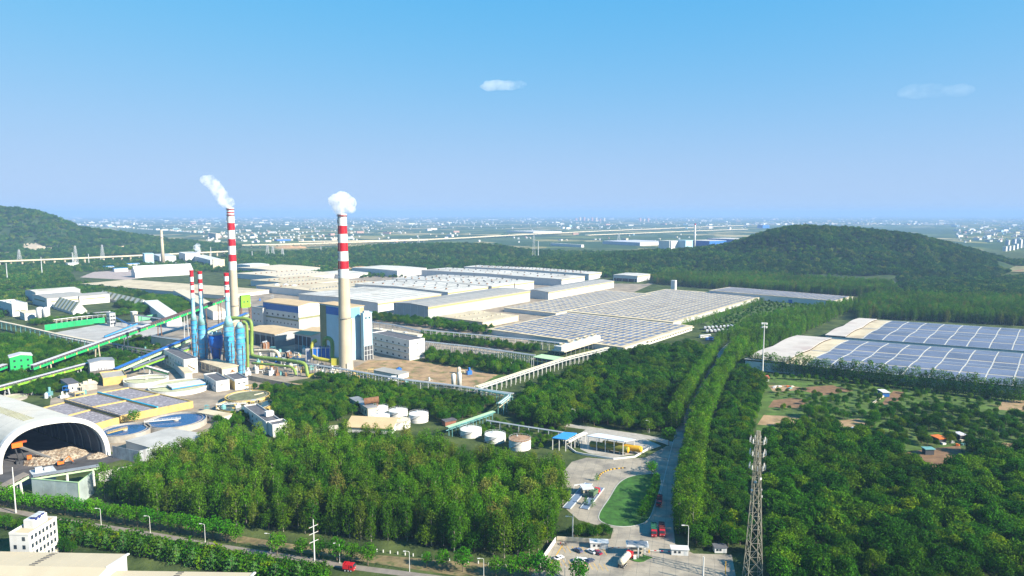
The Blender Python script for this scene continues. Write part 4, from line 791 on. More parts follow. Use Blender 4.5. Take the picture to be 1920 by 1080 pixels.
# ------------------------------------------------------------------ round clarifiers
def clarifier(label, cx, cy, rx, water, wallm, z=4.0, bridge=None, bm=M_WHITE):
    c = G(cx, cy, z); r = rx / pxm(c); g = Vector((c.x, c.y, 0)); root = thing('clarifier', g, label, 'tank', 'round clarifiers'); keep_clear([g + dirv(a) * (r + 1) for a in range(0, 360, 30)])
    MB().lathe(g, [(r, 0), (r, z), (r - .5, z), (r - .5, 1)], 48, cap=False).build('wall', wallm, root)
    MB().lathe(g, [(r - 2.2, z - .35), (r - 2.2, z - .1), (r - 2.5, z - .1), (r - 2.5, z - .9)], 48, cap=False).build('weir', M_CONC, root)
    mb = MB(); mb.add([g + dirv(a) * (r - .7) + Vector((0, 0, z - .6)) for a in range(0, 360, 8)], [tuple(range(45))]); mb.build('water', water, root)
    if bridge is not None:
        mb = MB(); d = dirv(bridge[0]); a, b = g + d * r * bridge[1], g + d * r * bridge[2]; up = Vector((0, 0, z + .5)); mb.beam(a + up, b + up, 1.6, .35)
        mb.build('bridge', bm, root); n = Vector((-d.y, d.x, 0)); mb = MB()
        for s in (-.8, .8):
            mb.beam(a + up + n * s + Vector((0, 0, 1)), b + up + n * s + Vector((0, 0, 1)), .1)
            for i in range(9): p = lerp(a, b, i / 8) + n * s + up; mb.beam(p, p + Vector((0, 0, 1)), .1)
        mb.build('railing', bm, root); MB().lathe(g, [(1.6, 0), (1.6, z + .3)], 12).build('hub', M_CONC, root)
    return root
clarifier('round clarifier with deep blue water and yellow scraper arm beside the arched hall', 234, 805, 44, M_WATERB, M_CONC, bridge=(60, -.75, .1), bm=M_YELW)
clarifier('round clarifier with blue water and long white bridge right of the lone dark tree', 330, 787, 53, M_WATERB, M_CONC, bridge=(20, -1, .15))
clarifier('round tank full of pale greenish scum behind the large basin', 274, 710, 38, M_SCUM, M_WHITE, z=3.5, bridge=(15, -1, 1))
clarifier('round tank of pale scum right of the yellow walled block', 337, 722, 53, M_SCUM, M_WHITE, z=3.5, bridge=(30, -1, .2))
clarifier('wide round clarifier of dark green water in front of the clump of trees', 461, 757, 52, M_WATERD, M_YELW, z=3.5, bridge=(12, -1, 0))
clarifier('half-hidden round tank with ochre wall and dark scum behind the dark green clarifier', 464, 741, 40, mat('brown_scum', (0.16, 0.17, 0.09), .8, .6, 1.4, scale=.3), M_YELW, z=4.5)
clarifier('small pale green pond tank behind the left end of the arched hall', 22, 744, 24, M_SCUM, M_CONC, z=2)
# walkway bridge building between clarifiers
B = bld('pump_gallery', 'narrow pump gallery with beige roof stepping down between the clarifiers', 'building', (418, 793), 784, 370, 434, M_WHITE, M_ROOFB, ang=65, h=4); windows(B, 'L', 6, .05, .95, 1.2, 1.6, 1.6)
B = bld('dosing_house', 'low ochre walled block behind the large basin', 'building', (194, 724), 711, 187, 237, M_YELW, M_CONC, ang=36, roof='parapet'); slab_on(B, 'R', B.Lr * .84, B.Lr * .93, 0, 3.2, 'doorway', M_DARK, .1)
B = bld('small_house', 'tiny white house with dark roof left of the grey concrete block', 'house', (129, 735), 721, 114, 147, M_WHITE, M_ROOFD, ang=46); windows(B, 'L', 2, .1, .9, 1.8, 1.3, 1.8); windows(B, 'R', 1, .2, .6, 1.8, 1.2, 1.6)
B = bld('pump_block', 'low grey concrete pump block right of the tiny white house', 'building', (154, 734), 723, 150, 182, M_CONC, M_CREAM, ang=42, Ll=8); rooftop(B, [(.3, .5, 3, 2, 2), (.6, .5, 2.5, 2, 3), (.8, .5, 2, 2, 1.5)], m=M_CREAM)
B = bld('blue_roof_shed', 'low shed with pale roof and bright blue eave beside the scum tank', 'shed', (325, 738), 730, 306, 382, M_YELW, M_LAV, ang=42, Ll=12, over=1, h=4.5); slab_on(B, 'R', -1, B.Lr + 1, 3.6, 4.5, 'eave', M_BRROOF, 1.1)
B = bld('laboratory', 'two-storey white building with rows of small windows left of the cream workshop', 'building', (346, 702), 676, 305, 370, M_WHITE, M_ROOFD, ang=42, roof='parapet'); windows(B, 'L', 7, .04, .96, 2.2, 1.2, 2, 2, B.h * .42)
mb = MB()
for i in range(3): s = B.Lr * .35; p, q = B.face('R', B.Lr * (.3 if i % 2 else .8), B.h * (i + 1) / 3.2, .8), B.face('R', B.Lr * (.8 if i % 2 else .3), B.h * i / 3.2, .8); mb.beam(p, q, 1, .25)
mb.build('outside_stair', M_YELW, B.root)
B = bld('small_annex', 'small one-storey white annex with tan roof in front of the laboratory', 'building', (347, 713), 700, 322, 360, M_WHITE, M_ROOFB, ang=35)
B = bld('cream_workshop', 'cream workshop with tall bay openings and flat beige roof below the scrubbers', 'building', (417, 708), 691, 377, 445, M_CREAM, M_ROOFB, ang=48, over=.9)
for i in range(5): s = B.Ll * (i + .5) / 5; slab_on(B, 'L', s - B.Ll * .065, s + B.Ll * .065, B.h * .25, B.h * .9, 'bay_window', M_GLASS, .1)
B = bld('white_office', 'white one-storey office with dark flat roof below the cream workshop', 'building', (441, 732), 714, 420, 465, M_WHITE, M_ROOFD, ang=40, roof='parapet'); windows(B, 'R', 2, .1, .9, B.h * .6, 2.2, .8); slab_on(B, 'L', 0, B.Ll, 0, B.h * .9, 'ochre_front', M_YELW, .1)
B = bld('white_office', 'smaller white office with dark roof and small windows joined to the left', 'building', (406, 735), 717, 382, 430, M_WHITE, M_ROOFD, ang=40, roof='parapet'); windows(B, 'L', 5, .05, .95, B.h * .45, 1.2, 1.6); windows(B, 'R', 1, .2, .6, B.h * .6, 2, .8)
B = bld('control_house', 'two-storey white house with dark roof standing alone among the grove trees', 'house', (500, 815), 793, 457, 525, M_WHITE, M_ROOFD, ang=38, roof='parapet'); windows(B, 'L', 3, .3, .9, B.h * .62, 1.5, 1.6); windows(B, 'L', 4, .1, .9, 1.5, 1.5, 1.6); rooftop(B, [(.75, .3, 5, 4, 3)], 'stair_head', M_WHITE)
B = bld('house_wing', 'lower white wing with dark roof joined to the front of the lone house', 'house', (512, 821), 799, 502, 540, M_WHITE, M_ROOFD, ang=38, roof='parapet'); windows(B, 'R', 2, .1, .9, B.h * .6, 1.3, 1.4); windows(B, 'R', 2, .1, .9, 1.2, 1.3, 1.4)
q = [G(p[0], p[1], 5) for p in [(236, 826), (318, 802), (386, 814), (306, 846)]]; c = sum(q, Vector()) / 4; root = thing('low_hall', Vector((c.x, c.y, 0)), 'low hall with pale flat roof in front of the blue clarifiers', 'building'); keep_clear(q, 1)
MB().prism(q, 0, 4.6).build('wall', M_WHITE, root); MB().prism([c + (v - c) * 1.02 for v in q], 4.605, 5.0).build('roof', mat('pale_flat_roof', (.46, .45, .42), .8, .8, 1.1), root)
# grey ribbed wall beside the arched hall: each panel a part
def panel_wall(name, label, pts, h, pw, m, top=None, cat='wall', z0=0.0, posts=True):
    P = [G(*p) for p in pts]; root = thing(name, P[0], label, cat)
    for a, b in zip(P, P[1:]):
        L = (b - a).length; n = max(1, int(L / pw)); u = (b - a).normalized(); nrm = Vector((-u.y, u.x, 0)); first = None; ang = math.degrees(math.atan2(u.y, u.x)); step = L / n
        for i in range(n):
            p = a + u * (i + .5) * step + Vector((0, 0, z0))
            if first is None: mb = MB(); mb.box((0, 0, 0), (step * .97, .18, h), ang); first = loc_build(mb, 'panel', m, root); first.location = p - origin(root)
            else: o = first.copy(); SC.collection.objects.link(o); o.location = p - origin(root)
        mb = MB()
        for i in range(n + 1): p = a + u * i * step + nrm * .15; mb.beam(p, p + Vector((0, 0, h + z0)), .25)
        mb.build('post', top or M_STEEL, root)
        if top: MB().beam(a + Vector((0, 0, h + z0 + .1)), b + Vector((0, 0, h + z0 + .1)), .5, .3).build('cap_rail', top, root)
    return root
M_GREYW = mat('weathered_grey_sheet', (0.40, 0.43, 0.46), .6, .6, 1.25, scale=.25, dirt=((.2, .2, .2), .35, .52, .7), streak=1)
panel_wall('ribbed_wall', 'weathered grey ribbed sheet wall right of the arched hall', [(212, 858), (262, 868), (312, 853)], 7, 2.4, M_GREYW)
panel_wall('boundary_wall', 'long white boundary wall running from the hall mouth into the grove', [(186, 905), (250, 890), (322, 872)], 5.5, 5, mat('pale_wall', (.62, .6, .58), .8, .8, 1.08, dirt=((.3, .29, .27), .2, .52, .6), streak=1))
panel_wall('sheet_screen', 'tall glossy grey-green sheet screen below the arched hall mouth', [(62, 938), (150, 946), (176, 925)], 11, 5.5, mat('grey_green_sheet', (0.40, 0.47, 0.46), .35, .7, 1.25, scale=.12, dirt=((.52, .6, .58), .1, .5, .8), streak=1), top=M_PALEG, cat='screen')
B = bld('silver_duct_house', 'jumbled silver steel house at the top of the lower left conveyor', 'building', (66, 922), 893, 48, 104, M_LSTEEL, M_LSTEEL, ang=44, Ll=9); rooftop(B, [(.3, .5, 3, 2, 2.5), (.7, .5, 2.5, 2, 1.6)])
# ------------------------------------------------------------------ arched storage hall
Rf, Lf = G(206, 854), G(-4, 890); u = (Rf - Lf); Wd = u.length; u.normalize(); ax = dirv(148); mid = (Rf + Lf) / 2; HH = zat(mid, 786) * 0.98; Lh = 150.0
root = thing('arched_hall', mid, 'huge white arched storage hall with open dark mouth at the left edge', 'hall'); keep_clear([Lf - u * 3 - ax * 2, Rf + u * 2 - ax * 2, Rf + u * 2 + ax * Lh, Lf - u * 3 + ax * Lh])
def archp(k, n, hw, hh, s):
    a = math.pi * k / n; cx, sz = math.cos(a), math.sin(a); e = 0.80
    return mid + u * (-hw * math.copysign(abs(cx) ** e, cx)) + Vector((0, 0, hh * abs(sz) ** e)) + ax * s
NA = 28; hw = Wd / 2
M_HALL = mat('hall_white_sheet', (0.60, 0.57, 0.50), .6, .86, 1.06, scale=.08, dirt=((.6, .5, .36), .05, .5, .5))
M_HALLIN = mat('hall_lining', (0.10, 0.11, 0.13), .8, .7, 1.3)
seg = 10                                             # roof sheets: bays along the hall
for i in range(seg):
    s0, s1 = 3.0 + (Lh - 3) * i / seg, 3.0 + (Lh - 3) * (i + .99) / seg; mb = MB()
    for k in range(NA):
        o = [archp(k, NA, hw, HH, s0), archp(k + 1, NA, hw, HH, s0), archp(k + 1, NA, hw, HH, s1), archp(k, NA, hw, HH, s1)]; q = [archp(k, NA, hw - .8, HH - .8, s0), archp(k + 1, NA, hw - .8, HH - .8, s0), archp(k + 1, NA, hw - .8, HH - .8, s1), archp(k, NA, hw - .8, HH - .8, s1)]
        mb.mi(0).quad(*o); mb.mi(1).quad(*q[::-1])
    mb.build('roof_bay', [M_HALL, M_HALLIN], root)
mb = MB()                                             # thick white front rim
for k in range(NA):
    a0, a1 = [archp(kk, NA, hw + .5, HH + .5, 0) for kk in (k, k + 1)]; b0, b1 = [archp(kk, NA, hw - 2.0, HH - 2.0, -.4) for kk in (k, k + 1)]; c0, c1 = [archp(kk, NA, hw + .5, HH + .5, 3.0) for kk in (k, k + 1)]; d0, d1 = [archp(kk, NA, hw - 2.0, HH - 2.0, 3.2) for kk in (k, k + 1)]
    mb.quad(a0, b0, b1, a1); mb.quad(a0, a1, c1, c0); mb.quad(b0, d0, d1, b1); mb.quad(c0, c1, d1, d0)
mb.build('front_rim', M_WHITE, root)
for i in range(14):
    s = 8 + i * 9.5; mb = MB()
    for k in range(0, NA): mb.beam(archp(k, NA, hw - 1.2, HH - 1.2, s), archp(k + 1, NA, hw - 1.2, HH - 1.2, s), .5, .5)
    mb.build('arch_rib', M_STEEL, root)
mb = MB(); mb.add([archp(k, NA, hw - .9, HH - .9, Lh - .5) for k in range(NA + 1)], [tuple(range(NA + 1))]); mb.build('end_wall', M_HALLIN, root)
first = None
for i in range(46):                                   # row of slit vents along the roof
    s = 12 + i * 2.7; p, q = archp(11.6, NA, hw + .12, HH + .12, s), archp(13.2, NA, hw + .12, HH + .12, s); MB().beam(p, q, .9, .25).build('slit_vent', M_OLIVE, root)
# heap of waste paper inside
def heap(name, label, c, rx, ry, h, m, n=34, ang=0, seed=1):
    rr = random.Random(seed); mb = MB(); V = []; ca, sa = math.cos(R(ang)), math.sin(R(ang))
    for i in range(n + 1):
        for j in range(n + 1):
            x, y = (i / n * 2 - 1), (j / n * 2 - 1); f = max(0, 1 - x * x - y * y) ** .7; z = h * f * (.75 + .5 * mnoise.noise(Vector((x * 3, y * 3, seed)))) + (h * .14 * rr.random() if f > 0 else -.3)
            V.append(c + Vector((x * rx * ca - y * ry * sa, x * rx * sa + y * ry * ca, z)))
    F = [(i * (n + 1) + j, (i + 1) * (n + 1) + j, (i + 1) * (n + 1) + j + 1, i * (n + 1) + j + 1) for i in range(n) for j in range(n)]
    mb.add(V, F); return single(mb, name, m, c, label, 'heap')
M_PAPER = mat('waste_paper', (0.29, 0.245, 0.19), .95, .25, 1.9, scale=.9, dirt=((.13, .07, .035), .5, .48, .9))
heap('waste_heap', 'brown and white heap of waste paper in the mouth of the arched hall', mid + u * 6 + ax * 14, 16, 11, 4.6, M_PAPER, ang=38)
heap('waste_heap', 'smaller heap of waste paper by the right foot of the arched hall', Rf - u * 5 + ax * 2, 6, 5, 2.2, M_PAPER, ang=38, seed=3)
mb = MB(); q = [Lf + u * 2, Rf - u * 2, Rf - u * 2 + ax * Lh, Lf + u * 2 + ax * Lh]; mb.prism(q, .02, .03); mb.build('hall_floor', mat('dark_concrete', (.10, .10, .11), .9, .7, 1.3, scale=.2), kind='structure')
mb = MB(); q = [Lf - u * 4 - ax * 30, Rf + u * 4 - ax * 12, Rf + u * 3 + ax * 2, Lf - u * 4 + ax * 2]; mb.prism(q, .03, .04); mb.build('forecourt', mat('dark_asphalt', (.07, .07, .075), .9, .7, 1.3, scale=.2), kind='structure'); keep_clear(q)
# orange stacker inside the hall
c = mid - u * 9 + ax * 16; root = thing('stacker', c, 'orange and black stacking machine with slanting boom inside the arched hall', 'machine')
MB().box(c, (6, 4, 1.6), 38).build('chassis', M_DARK, root)
for s in (-2, 0, 2): MB().tube([c + u * s - ax * 2.2 + Vector((0, 0, .7)), c + u * s + ax * 2.2 + Vector((0, 0, .7))], .7, 12).build('wheel', M_BLACK, root)
MB().box(c + u * -2 + Vector((0, 0, 9.5)), (5, 3.2, 2.6), 38).build('counterweight', M_ORANGE, root); MB().box(c + u * .5 + ax * 2 + Vector((0, 0, 11)), (5.5, 1, 1.4), 38).build('head', mat('red_brown', (.35, .07, .02), .6), root)
for s in (-1, 1): MB().beam(c + u * s * 1.4, c + u * (-2 + s * 1.2) + Vector((0, 0, 10)), .5).build('mast', M_DARK, root)
MB().beam(c + u * -1 + Vector((0, 0, 9.5)), c + u * 11 - ax * 10 + Vector((0, 0, 1.5)), 1.2, 1).build('boom', mat('grey_boom', (.2, .2, .2), .6), root)
MB().box(c + u * 2 - ax * 3 + Vector((0, 0, 2.4)), (2.2, 2, 2), 38).build('cab', M_ORANGE, root)
c = mid + u * 1 - ax * 3; root = thing('excavator', c, 'small orange excavator at the foot of the waste heap', 'excavator')
for s in (-1, 1): MB().box(c + ax * s * 1.1, (3.4, .7, .9), 38).build('track', M_BLACK, root)
MB().box(c + Vector((0, 0, .95)), (3, 2.4, 1.4), 38).build('body', M_ORANGE, root); MB().box(c + u * .7 + Vector((0, 0, 2.3)), (1.3, 1.2, 1.3), 38).build('cab', M_GLASS, root); mb = MB(); mb.beam(c + u * 1.4 + Vector((0, 0, 2)), c + u * 4 + Vector((0, 0, 4.5)), .45); mb.beam(c + u * 4 + Vector((0, 0, 4.5)), c + u * 6 + Vector((0, 0, 1)), .35); mb.build('arm', M_ORANGE, root); MB().box(c + u * 6 + Vector((0, 0, .2)), (1.2, 1.4, .9), 38).build('bucket', M_DARK, root)
# ------------------------------------------------------------------ tank farm
M_TANK = mat('tank_white', (0.76, 0.74, 0.70), .55, .9, 1.05, dirt=((.42, .33, .22), .22, .56, .55), streak=1)
def tank(label, cx, ytop, rx, ybase, top=M_TANK, side=M_TANK):
    g = G(cx, ybase); k = pxm(g); r = rx / k; g = g + Vector((0, r * .9, 0)); r = rx / pxm(g); h = zat(g, ytop)
    root = thing('storage_tank', g, label, 'tank', 'white storage tanks'); keep_clear([g + dirv(a) * (r + 1) for a in range(0, 360, 30)])
    MB().lathe(g, [(r, 0), (r, h)], 36, cap=False).build('shell', side, root, smooth=True); MB().lathe(g, [(r + .12, h - .1), (r + .12, h + .05), (.3, h + r * .10)], 36).build('roof', top, root)
    for zf in (.33, .66): MB().lathe(g, [(r, h * zf), (r + .12, h * zf + .05), (r + .12, h * zf + .2), (r, h * zf + .25)], 36, cap=False).build('hoop', side, root)
    mb = MB(); a0 = 200
    mb.tube([g + dirv(a0 + i * 9) * (r + .5) + Vector((0, 0, h * i / 9)) for i in range(10)], .22, 5); mb.build('stair', M_STEEL, root)
    mb = MB()
    for i in range(24): p = g + dirv(i * 15) * r; mb.beam(p + Vector((0, 0, h)), p + Vector((0, 0, h + 1)), .08); mb.beam(p + Vector((0, 0, h + 1)), g + dirv(i * 15 + 15) * r + Vector((0, 0, h + 1)), .08)
    mb.build('railing', M_LSTEEL, root); MB().lathe(g + dirv(120) * r * .5, [(.5, h), (.5, h + 1.2)], 8).build('vent', M_LSTEEL, root)
tank('rearmost left white storage tank with streaked side behind the tan-roofed shed', 707.5, 763, 17, 778)
tank('middle rear white storage tank with heavily streaked side', 744, 769, 17.5, 784)
tank('right white storage tank of the cluster of five', 783, 775, 18, 794)
tank('front left white storage tank touching the tan-roofed shed', 709.5, 779, 18, 797)
tank('front middle white storage tank with cream top', 748, 787, 18.5, 806, top=M_CREAM)
tank('white low tank half hidden by flowering trees, leftmost of the right-hand three', 882, 804, 20, 822)
tank('white tank with rust streaks, middle of the right-hand three', 928, 814, 19.5, 832)
tank('large white tank with brown rusty top, rightmost by the green lawn', 975, 822, 20.5, 846, top=mat('rusty_roof', (.36, .22, .13), .85, .7, 1.2, scale=.3))
B = bld('tan_roof_shed', 'low white shed with wide tan gable roof left of the white tanks', 'shed', (650, 810), 800, 628, 735, M_WALLW, M_ROOFT, ang=-8, roof='gableA', rise=3.5, over=.8, Ll=22)
B = bld('lean_to', 'small open lean-to with pale roof at the left of the tan-roofed shed', 'shed', (620, 818), 806, 603, 634, M_WALLG, M_CREAM, ang=20, h=4, over=.8, Ll=7)
B = bld('filter_shed', 'rusty sheds beside the storage tanks with dark roof', 'shed', (835, 800), 789, 800, 855, mat('brick_red', (.28, .12, .08), .9), M_ROOFD, ang=30, h=3.2, Ll=5)
B = bld('dark_roof_shed', 'long dark-roofed shed behind the left storage tanks', 'shed', (690, 782), 772, 656, 706, M_CREAM, M_STEEL, ang=35, h=6); windows(B, 'L', 6, .05, .95, 1.5, 1.4, 2.5)
g = G(694, 776); root = thing('water_tower', g, 'rusty horizontal drum on a frame behind the storage tanks', 'tank'); MB().tube([g + Vector((-4, 0, 9)), g + Vector((6, 2, 10))], 2.2, 14).build('drum', M_RUST, root)
for q in ((-3, -1), (-3, 2), (5, 0), (5, 3)): MB().beam(g + Vector((q[0], q[1], 0)), g + Vector((q[0], q[1], 8)), .4).build('leg', M_RUST, root)
# ------------------------------------------------------------------ warehouses
M_SKYL = mat('dull_skylight', (.34, .34, .33), .5)
def warehouse(label, near, roof_y, xl, xr, wall=M_WALLW, roofm=M_ROOFW, vents=0, strip=True, roof='gableA', rise=1.8, h=None, ang=54):
    B = bld('warehouse', label, 'warehouse', near, roof_y, xl, xr, wall, roofm, roof=roof, rise=rise, over=.8, h=h, ang=ang)
    if strip: slab_on(B, 'R', 0, B.Lr, B.h * .82, B.h * .93, 'eave_strip', M_YELW, .3)
    if vents:
        for fb_, mm_ in ((.5, M_STEEL), (.22, M_RUST), (.78, M_DARK)): ridge_units(B, vents * 2, fb_ , (2.4, 2.4, 1.6), mm_, dz=rise * (1 - abs(fb_ - .5) * 2) + .5, along='b' if B.Ll > B.Lr else 'a')
    if roof == 'gableA':
        ns = max(4, int(B.Lr / 16))
        for i in range(ns):
            for q0, q1 in ((.06, .44), (.94, .56)):
                z0, z1 = B.h + rise * .12 + .56, B.h + rise * .88 + .56; MB().beam(B.pt(B.Lr * (i + .5) / ns, B.Ll * q0, z0), B.pt(B.Lr * (i + .5) / ns, B.Ll * q1, z1), 1.9, .14).build('skylight', M_SKYL, B.root)
    n = max(3, int(B.Ll / 12))
    for i in range(n): s = B.Ll * (i + .5) / n; slab_on(B, 'L', s - .35, s + .35, 0, B.h, 'wall_rib', M_LSTEEL, .25)
    return B
warehouse('grey-walled warehouse with ribbed roof behind the row of trees, nearest of the warehouses', (803, 600), 575, 738, 994, M_WALLG, M_ROOFG)
warehouse('broad white warehouse with blue-grey end wall directly right of the right chimney', (709, 590), 568, 560, 827, vents=0)
warehouse('long white warehouse with thin blue end wall, third row back', (840, 568), 548, 665, 915, vents=4)
warehouse('long white warehouse with rooftop fans, fourth row back', (922, 556), 537, 735, 964, vents=6)
warehouse('long white warehouse with dark glazed corner, fifth row back', (966, 549), 532, 790, 1001, vents=3)
warehouse('white warehouse with pale blue end wall, farthest but one', (1053, 537), 524, 790, 1096, vents=5)
warehouse('farthest white warehouse with many fans along its roof', (1104, 526), 514, 870, 1128, vents=8)
warehouse('grey-roofed warehouse beside the left edge of the solar field', (1028, 562), 548, 985, 1151, M_WALLW, M_ROOFG)
B = warehouse('lone white box warehouse in front of the wooded hill', (1195, 530), 518, 1150, 1219, rise=.6)
slab_on(B, 'L', 2, B.Ll - 2, 0, B.h * .55, 'dark_front', M_GLASS, .2)
B = bld('beige_roof_hall', 'low hall with bare beige roof left of the front solar roof', 'hall', (905, 615), 605, 822, 972, M_CREAM, M_ROOFB, h=7, ang=52); ridge_units(B, 7, .3, (1.6, 1.6, .8), M_ROOFB, dz=.5); ridge_units(B, 7, .7, (1.6, 1.6, .8), M_ROOFB, dz=.5)
# older works behind: low roofs with roof plant
for i, (near, ry, xl, xr, lab, w_, r_) in enumerate([((620, 562), 550, 480, 700, 'long low pale shed with dark rooftop plant behind the blue-banded hall', M_WALLW, M_ROOFB), ((560, 545), 534, 470, 650, 'low cream shed with rows of roof fans left of the right chimney', M_WALLW, M_ROOFB), ((700, 552), 541, 600, 760, 'low white shed with rooftop fans behind the right chimney', M_WALLW, M_ROOFB),
        ((545, 531), 522, 440, 640, 'flat cream roofed shed beyond the left tall chimney', M_WALLW, M_CREAM), ((520, 517), 508, 445, 600, 'pale thin-roofed shed beside the far parking yard', M_WALLG, M_CREAM), ((640, 524), 516, 585, 690, 'white roofed small shed among trees behind the right chimney', M_WALLW, M_ROOFW), ((470, 508), 498, 440, 505, 'white windowed block behind the left tall chimney', M_WHITE, M_WHITE), ((745, 520), 508, 660, 800, 'tall white shed below the tan earth mound', M_WALLW, M_ROOFW)]):
    B = bld('factory_shed', lab, 'shed', near, ry, xl, xr, w_, r_, over=.6, roof='gableA', rise=1.2)
    if i in (0, 1, 2, 3): ridge_units(B, 12, .3, (2.6, 2.2, 1.6), M_STEEL, 'roof_fan', dz=1.2); ridge_units(B, 9, .7, (2.2, 2.2, 1.4), M_RUST, 'roof_fan', dz=1.2)
    if i == 6: windows(B, 'L', 6, .05, .95, 4, 2.2, 2.2); windows(B, 'R', 3, .05, .95, 4, 2.2, 2.2)
for i, (x, y) in enumerate(((519, 538), (536, 538), (552, 540))):
    g = G(x, y + 8); single(MB().lathe(g, [(5, 0), (5, 11), (4, 13), (1, 14)], 16), 'silo', M_WHITE, g, ('left', 'middle', 'right')[i] + ' of three white silos behind the blue-banded hall', 'silo', 'white silos', smooth=True)
for i, (cx, cy, w, h_, lab) in enumerate([(690, 507, 150, 10, 'long tan earth mound behind the warehouses, left of the trees'), (600, 502, 50, 6, 'small tan earth mound behind the right chimney'), (545, 465, 60, 6, 'distant tan spoil heap in the woods right of the left chimney')]):
    g = G(cx, cy); k = pxm(g); heap('earth_mound', lab, g, w / 2 / k, 40, h_ / k * .8, mat('tan_spoil', (.42, .26, .13), .95, .75, 1.2, scale=.04), seed=5 + i)
# ------------------------------------------------------------------ solar roofs
def solar(label, near, roof_y, xl, xr, na, nb, fa=.8, fb=.8, ang=54, h=None, a0=0.02, a1=.98, b0=.02, b1=.98, name='solar_roof_hall', wall=M_WALLW, roofm=M_ROOFB, maxn=300):
    B = bld(name, label, 'hall', near, roof_y, xl, xr, wall, roofm, ang=ang, h=h, over=.6)
    panels(B, B.Lr * a0, B.Lr * a1, B.Ll * b0, B.Ll * b1, na, nb, fa, fb, B.h + .56, maxn)
    return B
B = solar('front low hall covered in blue solar panels below the beige roof', (1168, 662), 652, 914, 1298, 10, 20, .74, .70, ang=52)
print('SF1', B.Lr, B.Ll, B.h)
windows(B, 'R', 16, .35, .99, 1.8, 3, 2.4)
B.dock = slab_on(B, 'R', B.Lr * .3, B.Lr, B.h * .72, B.h * .86, 'eave', M_CREAM, 2.5)
B = solar('biggest low hall covered in rows of solar panels, behind the front one', (1262, 612), 605, 1046, 1432, 26, 16, .52, .72, ang=52)
print('SF2', B.Lr, B.Ll)
B = solar('narrow low solar hall between the grey warehouse and the biggest solar hall', (1042, 595), 588, 945, 1222, 20, 8, .52, .75, ang=52)
print('SF3', B.Lr, B.Ll)
B = solar('far right low solar hall with white front and blue doors', (1567, 576), 571, 1330, 1599, 7, 26, .74, .78, ang=46, h=9)
print('SF4', B.Lr, B.Ll)
for f in (.05, .33, .9, .97): slab_on(B, 'L', B.Ll * f - 3, B.Ll * f + 3, 0, 5.5, 'door', M_BLUE, .2)
g = G(1263, 546); single(MB().box(g, (8, 8, 20), 54), 'stair_tower', M_WHITE, g, 'small white stair tower rising from the far solar roofs', 'tower')
def wavy_hall(label, NL, wdir, ldir, width, length, h, plain, beige, ncol, colw, nrow, waves, amp, clear=2):
    """hall whose roof rolls in gentle vaults across its width; the left end is bare white, then bare beige, the rest carries panels"""
    B = Bld(); NL = Vector(NL); dw, dl = dirv(wdir), dirv(ldir); up = Vector((0, 0, 1)); zf = lambda f: h + amp * abs(math.sin(math.pi * f * waves)) ** 1.3
    pt = lambda l, f, dz=0: NL + dl * l + dw * width * f + up * (zf(f) + dz); gp = lambda l, f: NL + dl * l + dw * width * f
    root = thing('solar_roof_hall', gp(length / 2, .5), label, 'hall'); keep_clear([gp(-1, 0), gp(length, 0), gp(length, 1), gp(-1, 1)], clear)
    N = 12 * waves; fr = [i / N for i in range(N + 1)]
    mb = MB()
    for l in (0, length):
        mb.add([gp(l, f) for f in fr] + [pt(l, f) for f in fr], [(i, i + 1, N + 2 + i, N + 1 + i) for i in range(N)])
    for f in (0, 1): mb.quad(gp(0, f), gp(length, f), pt(length, f), pt(0, f))
    mb.build('wall', M_WALLW, root)
    def strip(l0, l1, nm, m, dz, th=.5):
        mb = MB(); o = .8
        for i in range(N): mb.hexa([pt(l0, fr[i], dz - th), pt(l1, fr[i], dz - th), pt(l1, fr[i + 1], dz - th), pt(l0, fr[i + 1], dz - th)], [pt(l0, fr[i], dz), pt(l1, fr[i], dz), pt(l1, fr[i + 1], dz), pt(l0, fr[i + 1], dz)])
        mb.build(nm, m, root, smooth=False)
    strip(-1, plain, 'white_roof', mat('wavy_white_roof', (.56, .50, .44), .7, .85, 1.1, scale=.05, dirt=((.40, .31, .28), .04, .5, .7)), 1.6); strip(plain, beige - 1, 'beige_roof', M_ROOFB, .3); strip(beige - 1, length, 'grey_roof', M_ROOFG, .3)
    for k in range(waves + 1): MB().beam(pt(plain, k / waves, .5), pt(length, k / waves, .5), 1.0, .4).build('gutter', M_LSTEEL, root)
    for j in range(nrow):
        f0, f1 = (j + .07) / nrow, (j + .93) / nrow; first = None
        for i in range(ncol):
            l0 = beige + i * colw; l1 = l0 + colw * .93; c = pt(l0, f0)
            if l1 > length: break
            if first is None:
                mb = MB(); ns = 6; ff = [f0 + (f1 - f0) * q / ns for q in range(ns + 1)]
                for q in range(ns): mb.hexa([pt(l0, ff[q], .3) - c, pt(l1, ff[q], .3) - c, pt(l1, ff[q + 1], .3) - c, pt(l0, ff[q + 1], .3) - c], [pt(l0, ff[q], .5) - c, pt(l1, ff[q], .5) - c, pt(l1, ff[q + 1], .5) - c, pt(l0, ff[q + 1], .5) - c])
                first = loc_build(mb, 'solar_panel', M_PANEL, root); first.location = c - origin(root)
            else: o = first.copy(); SC.collection.objects.link(o); o.location = c - origin(root)
    for i in range(ncol + 1):
        l0 = beige + i * colw - colw * .07; mb = MB(); ff = [q / 24 for q in range(25)]
        if l0 > length: break
        for q in range(24): mb.beam(pt(l0, ff[q], .45), pt(l0, ff[q + 1], .45), colw * .022, .2)
        mb.build('roof_rib', M_LSTEEL, root)
    return root
wavy_hall('near right solar hall with rolling white left end behind the row of poplars', (211, 607, 0), 51, -28, 156, 330, 8, 33, 50, 15, 18.5, 5, 2, 1.5)
wavy_hall('far right solar hall with rolling white left end in front of the plantation', (340, 730, 0), 51, -28, 156, 330, 8, 19, 36, 16, 18.5, 5, 2, 1.5)
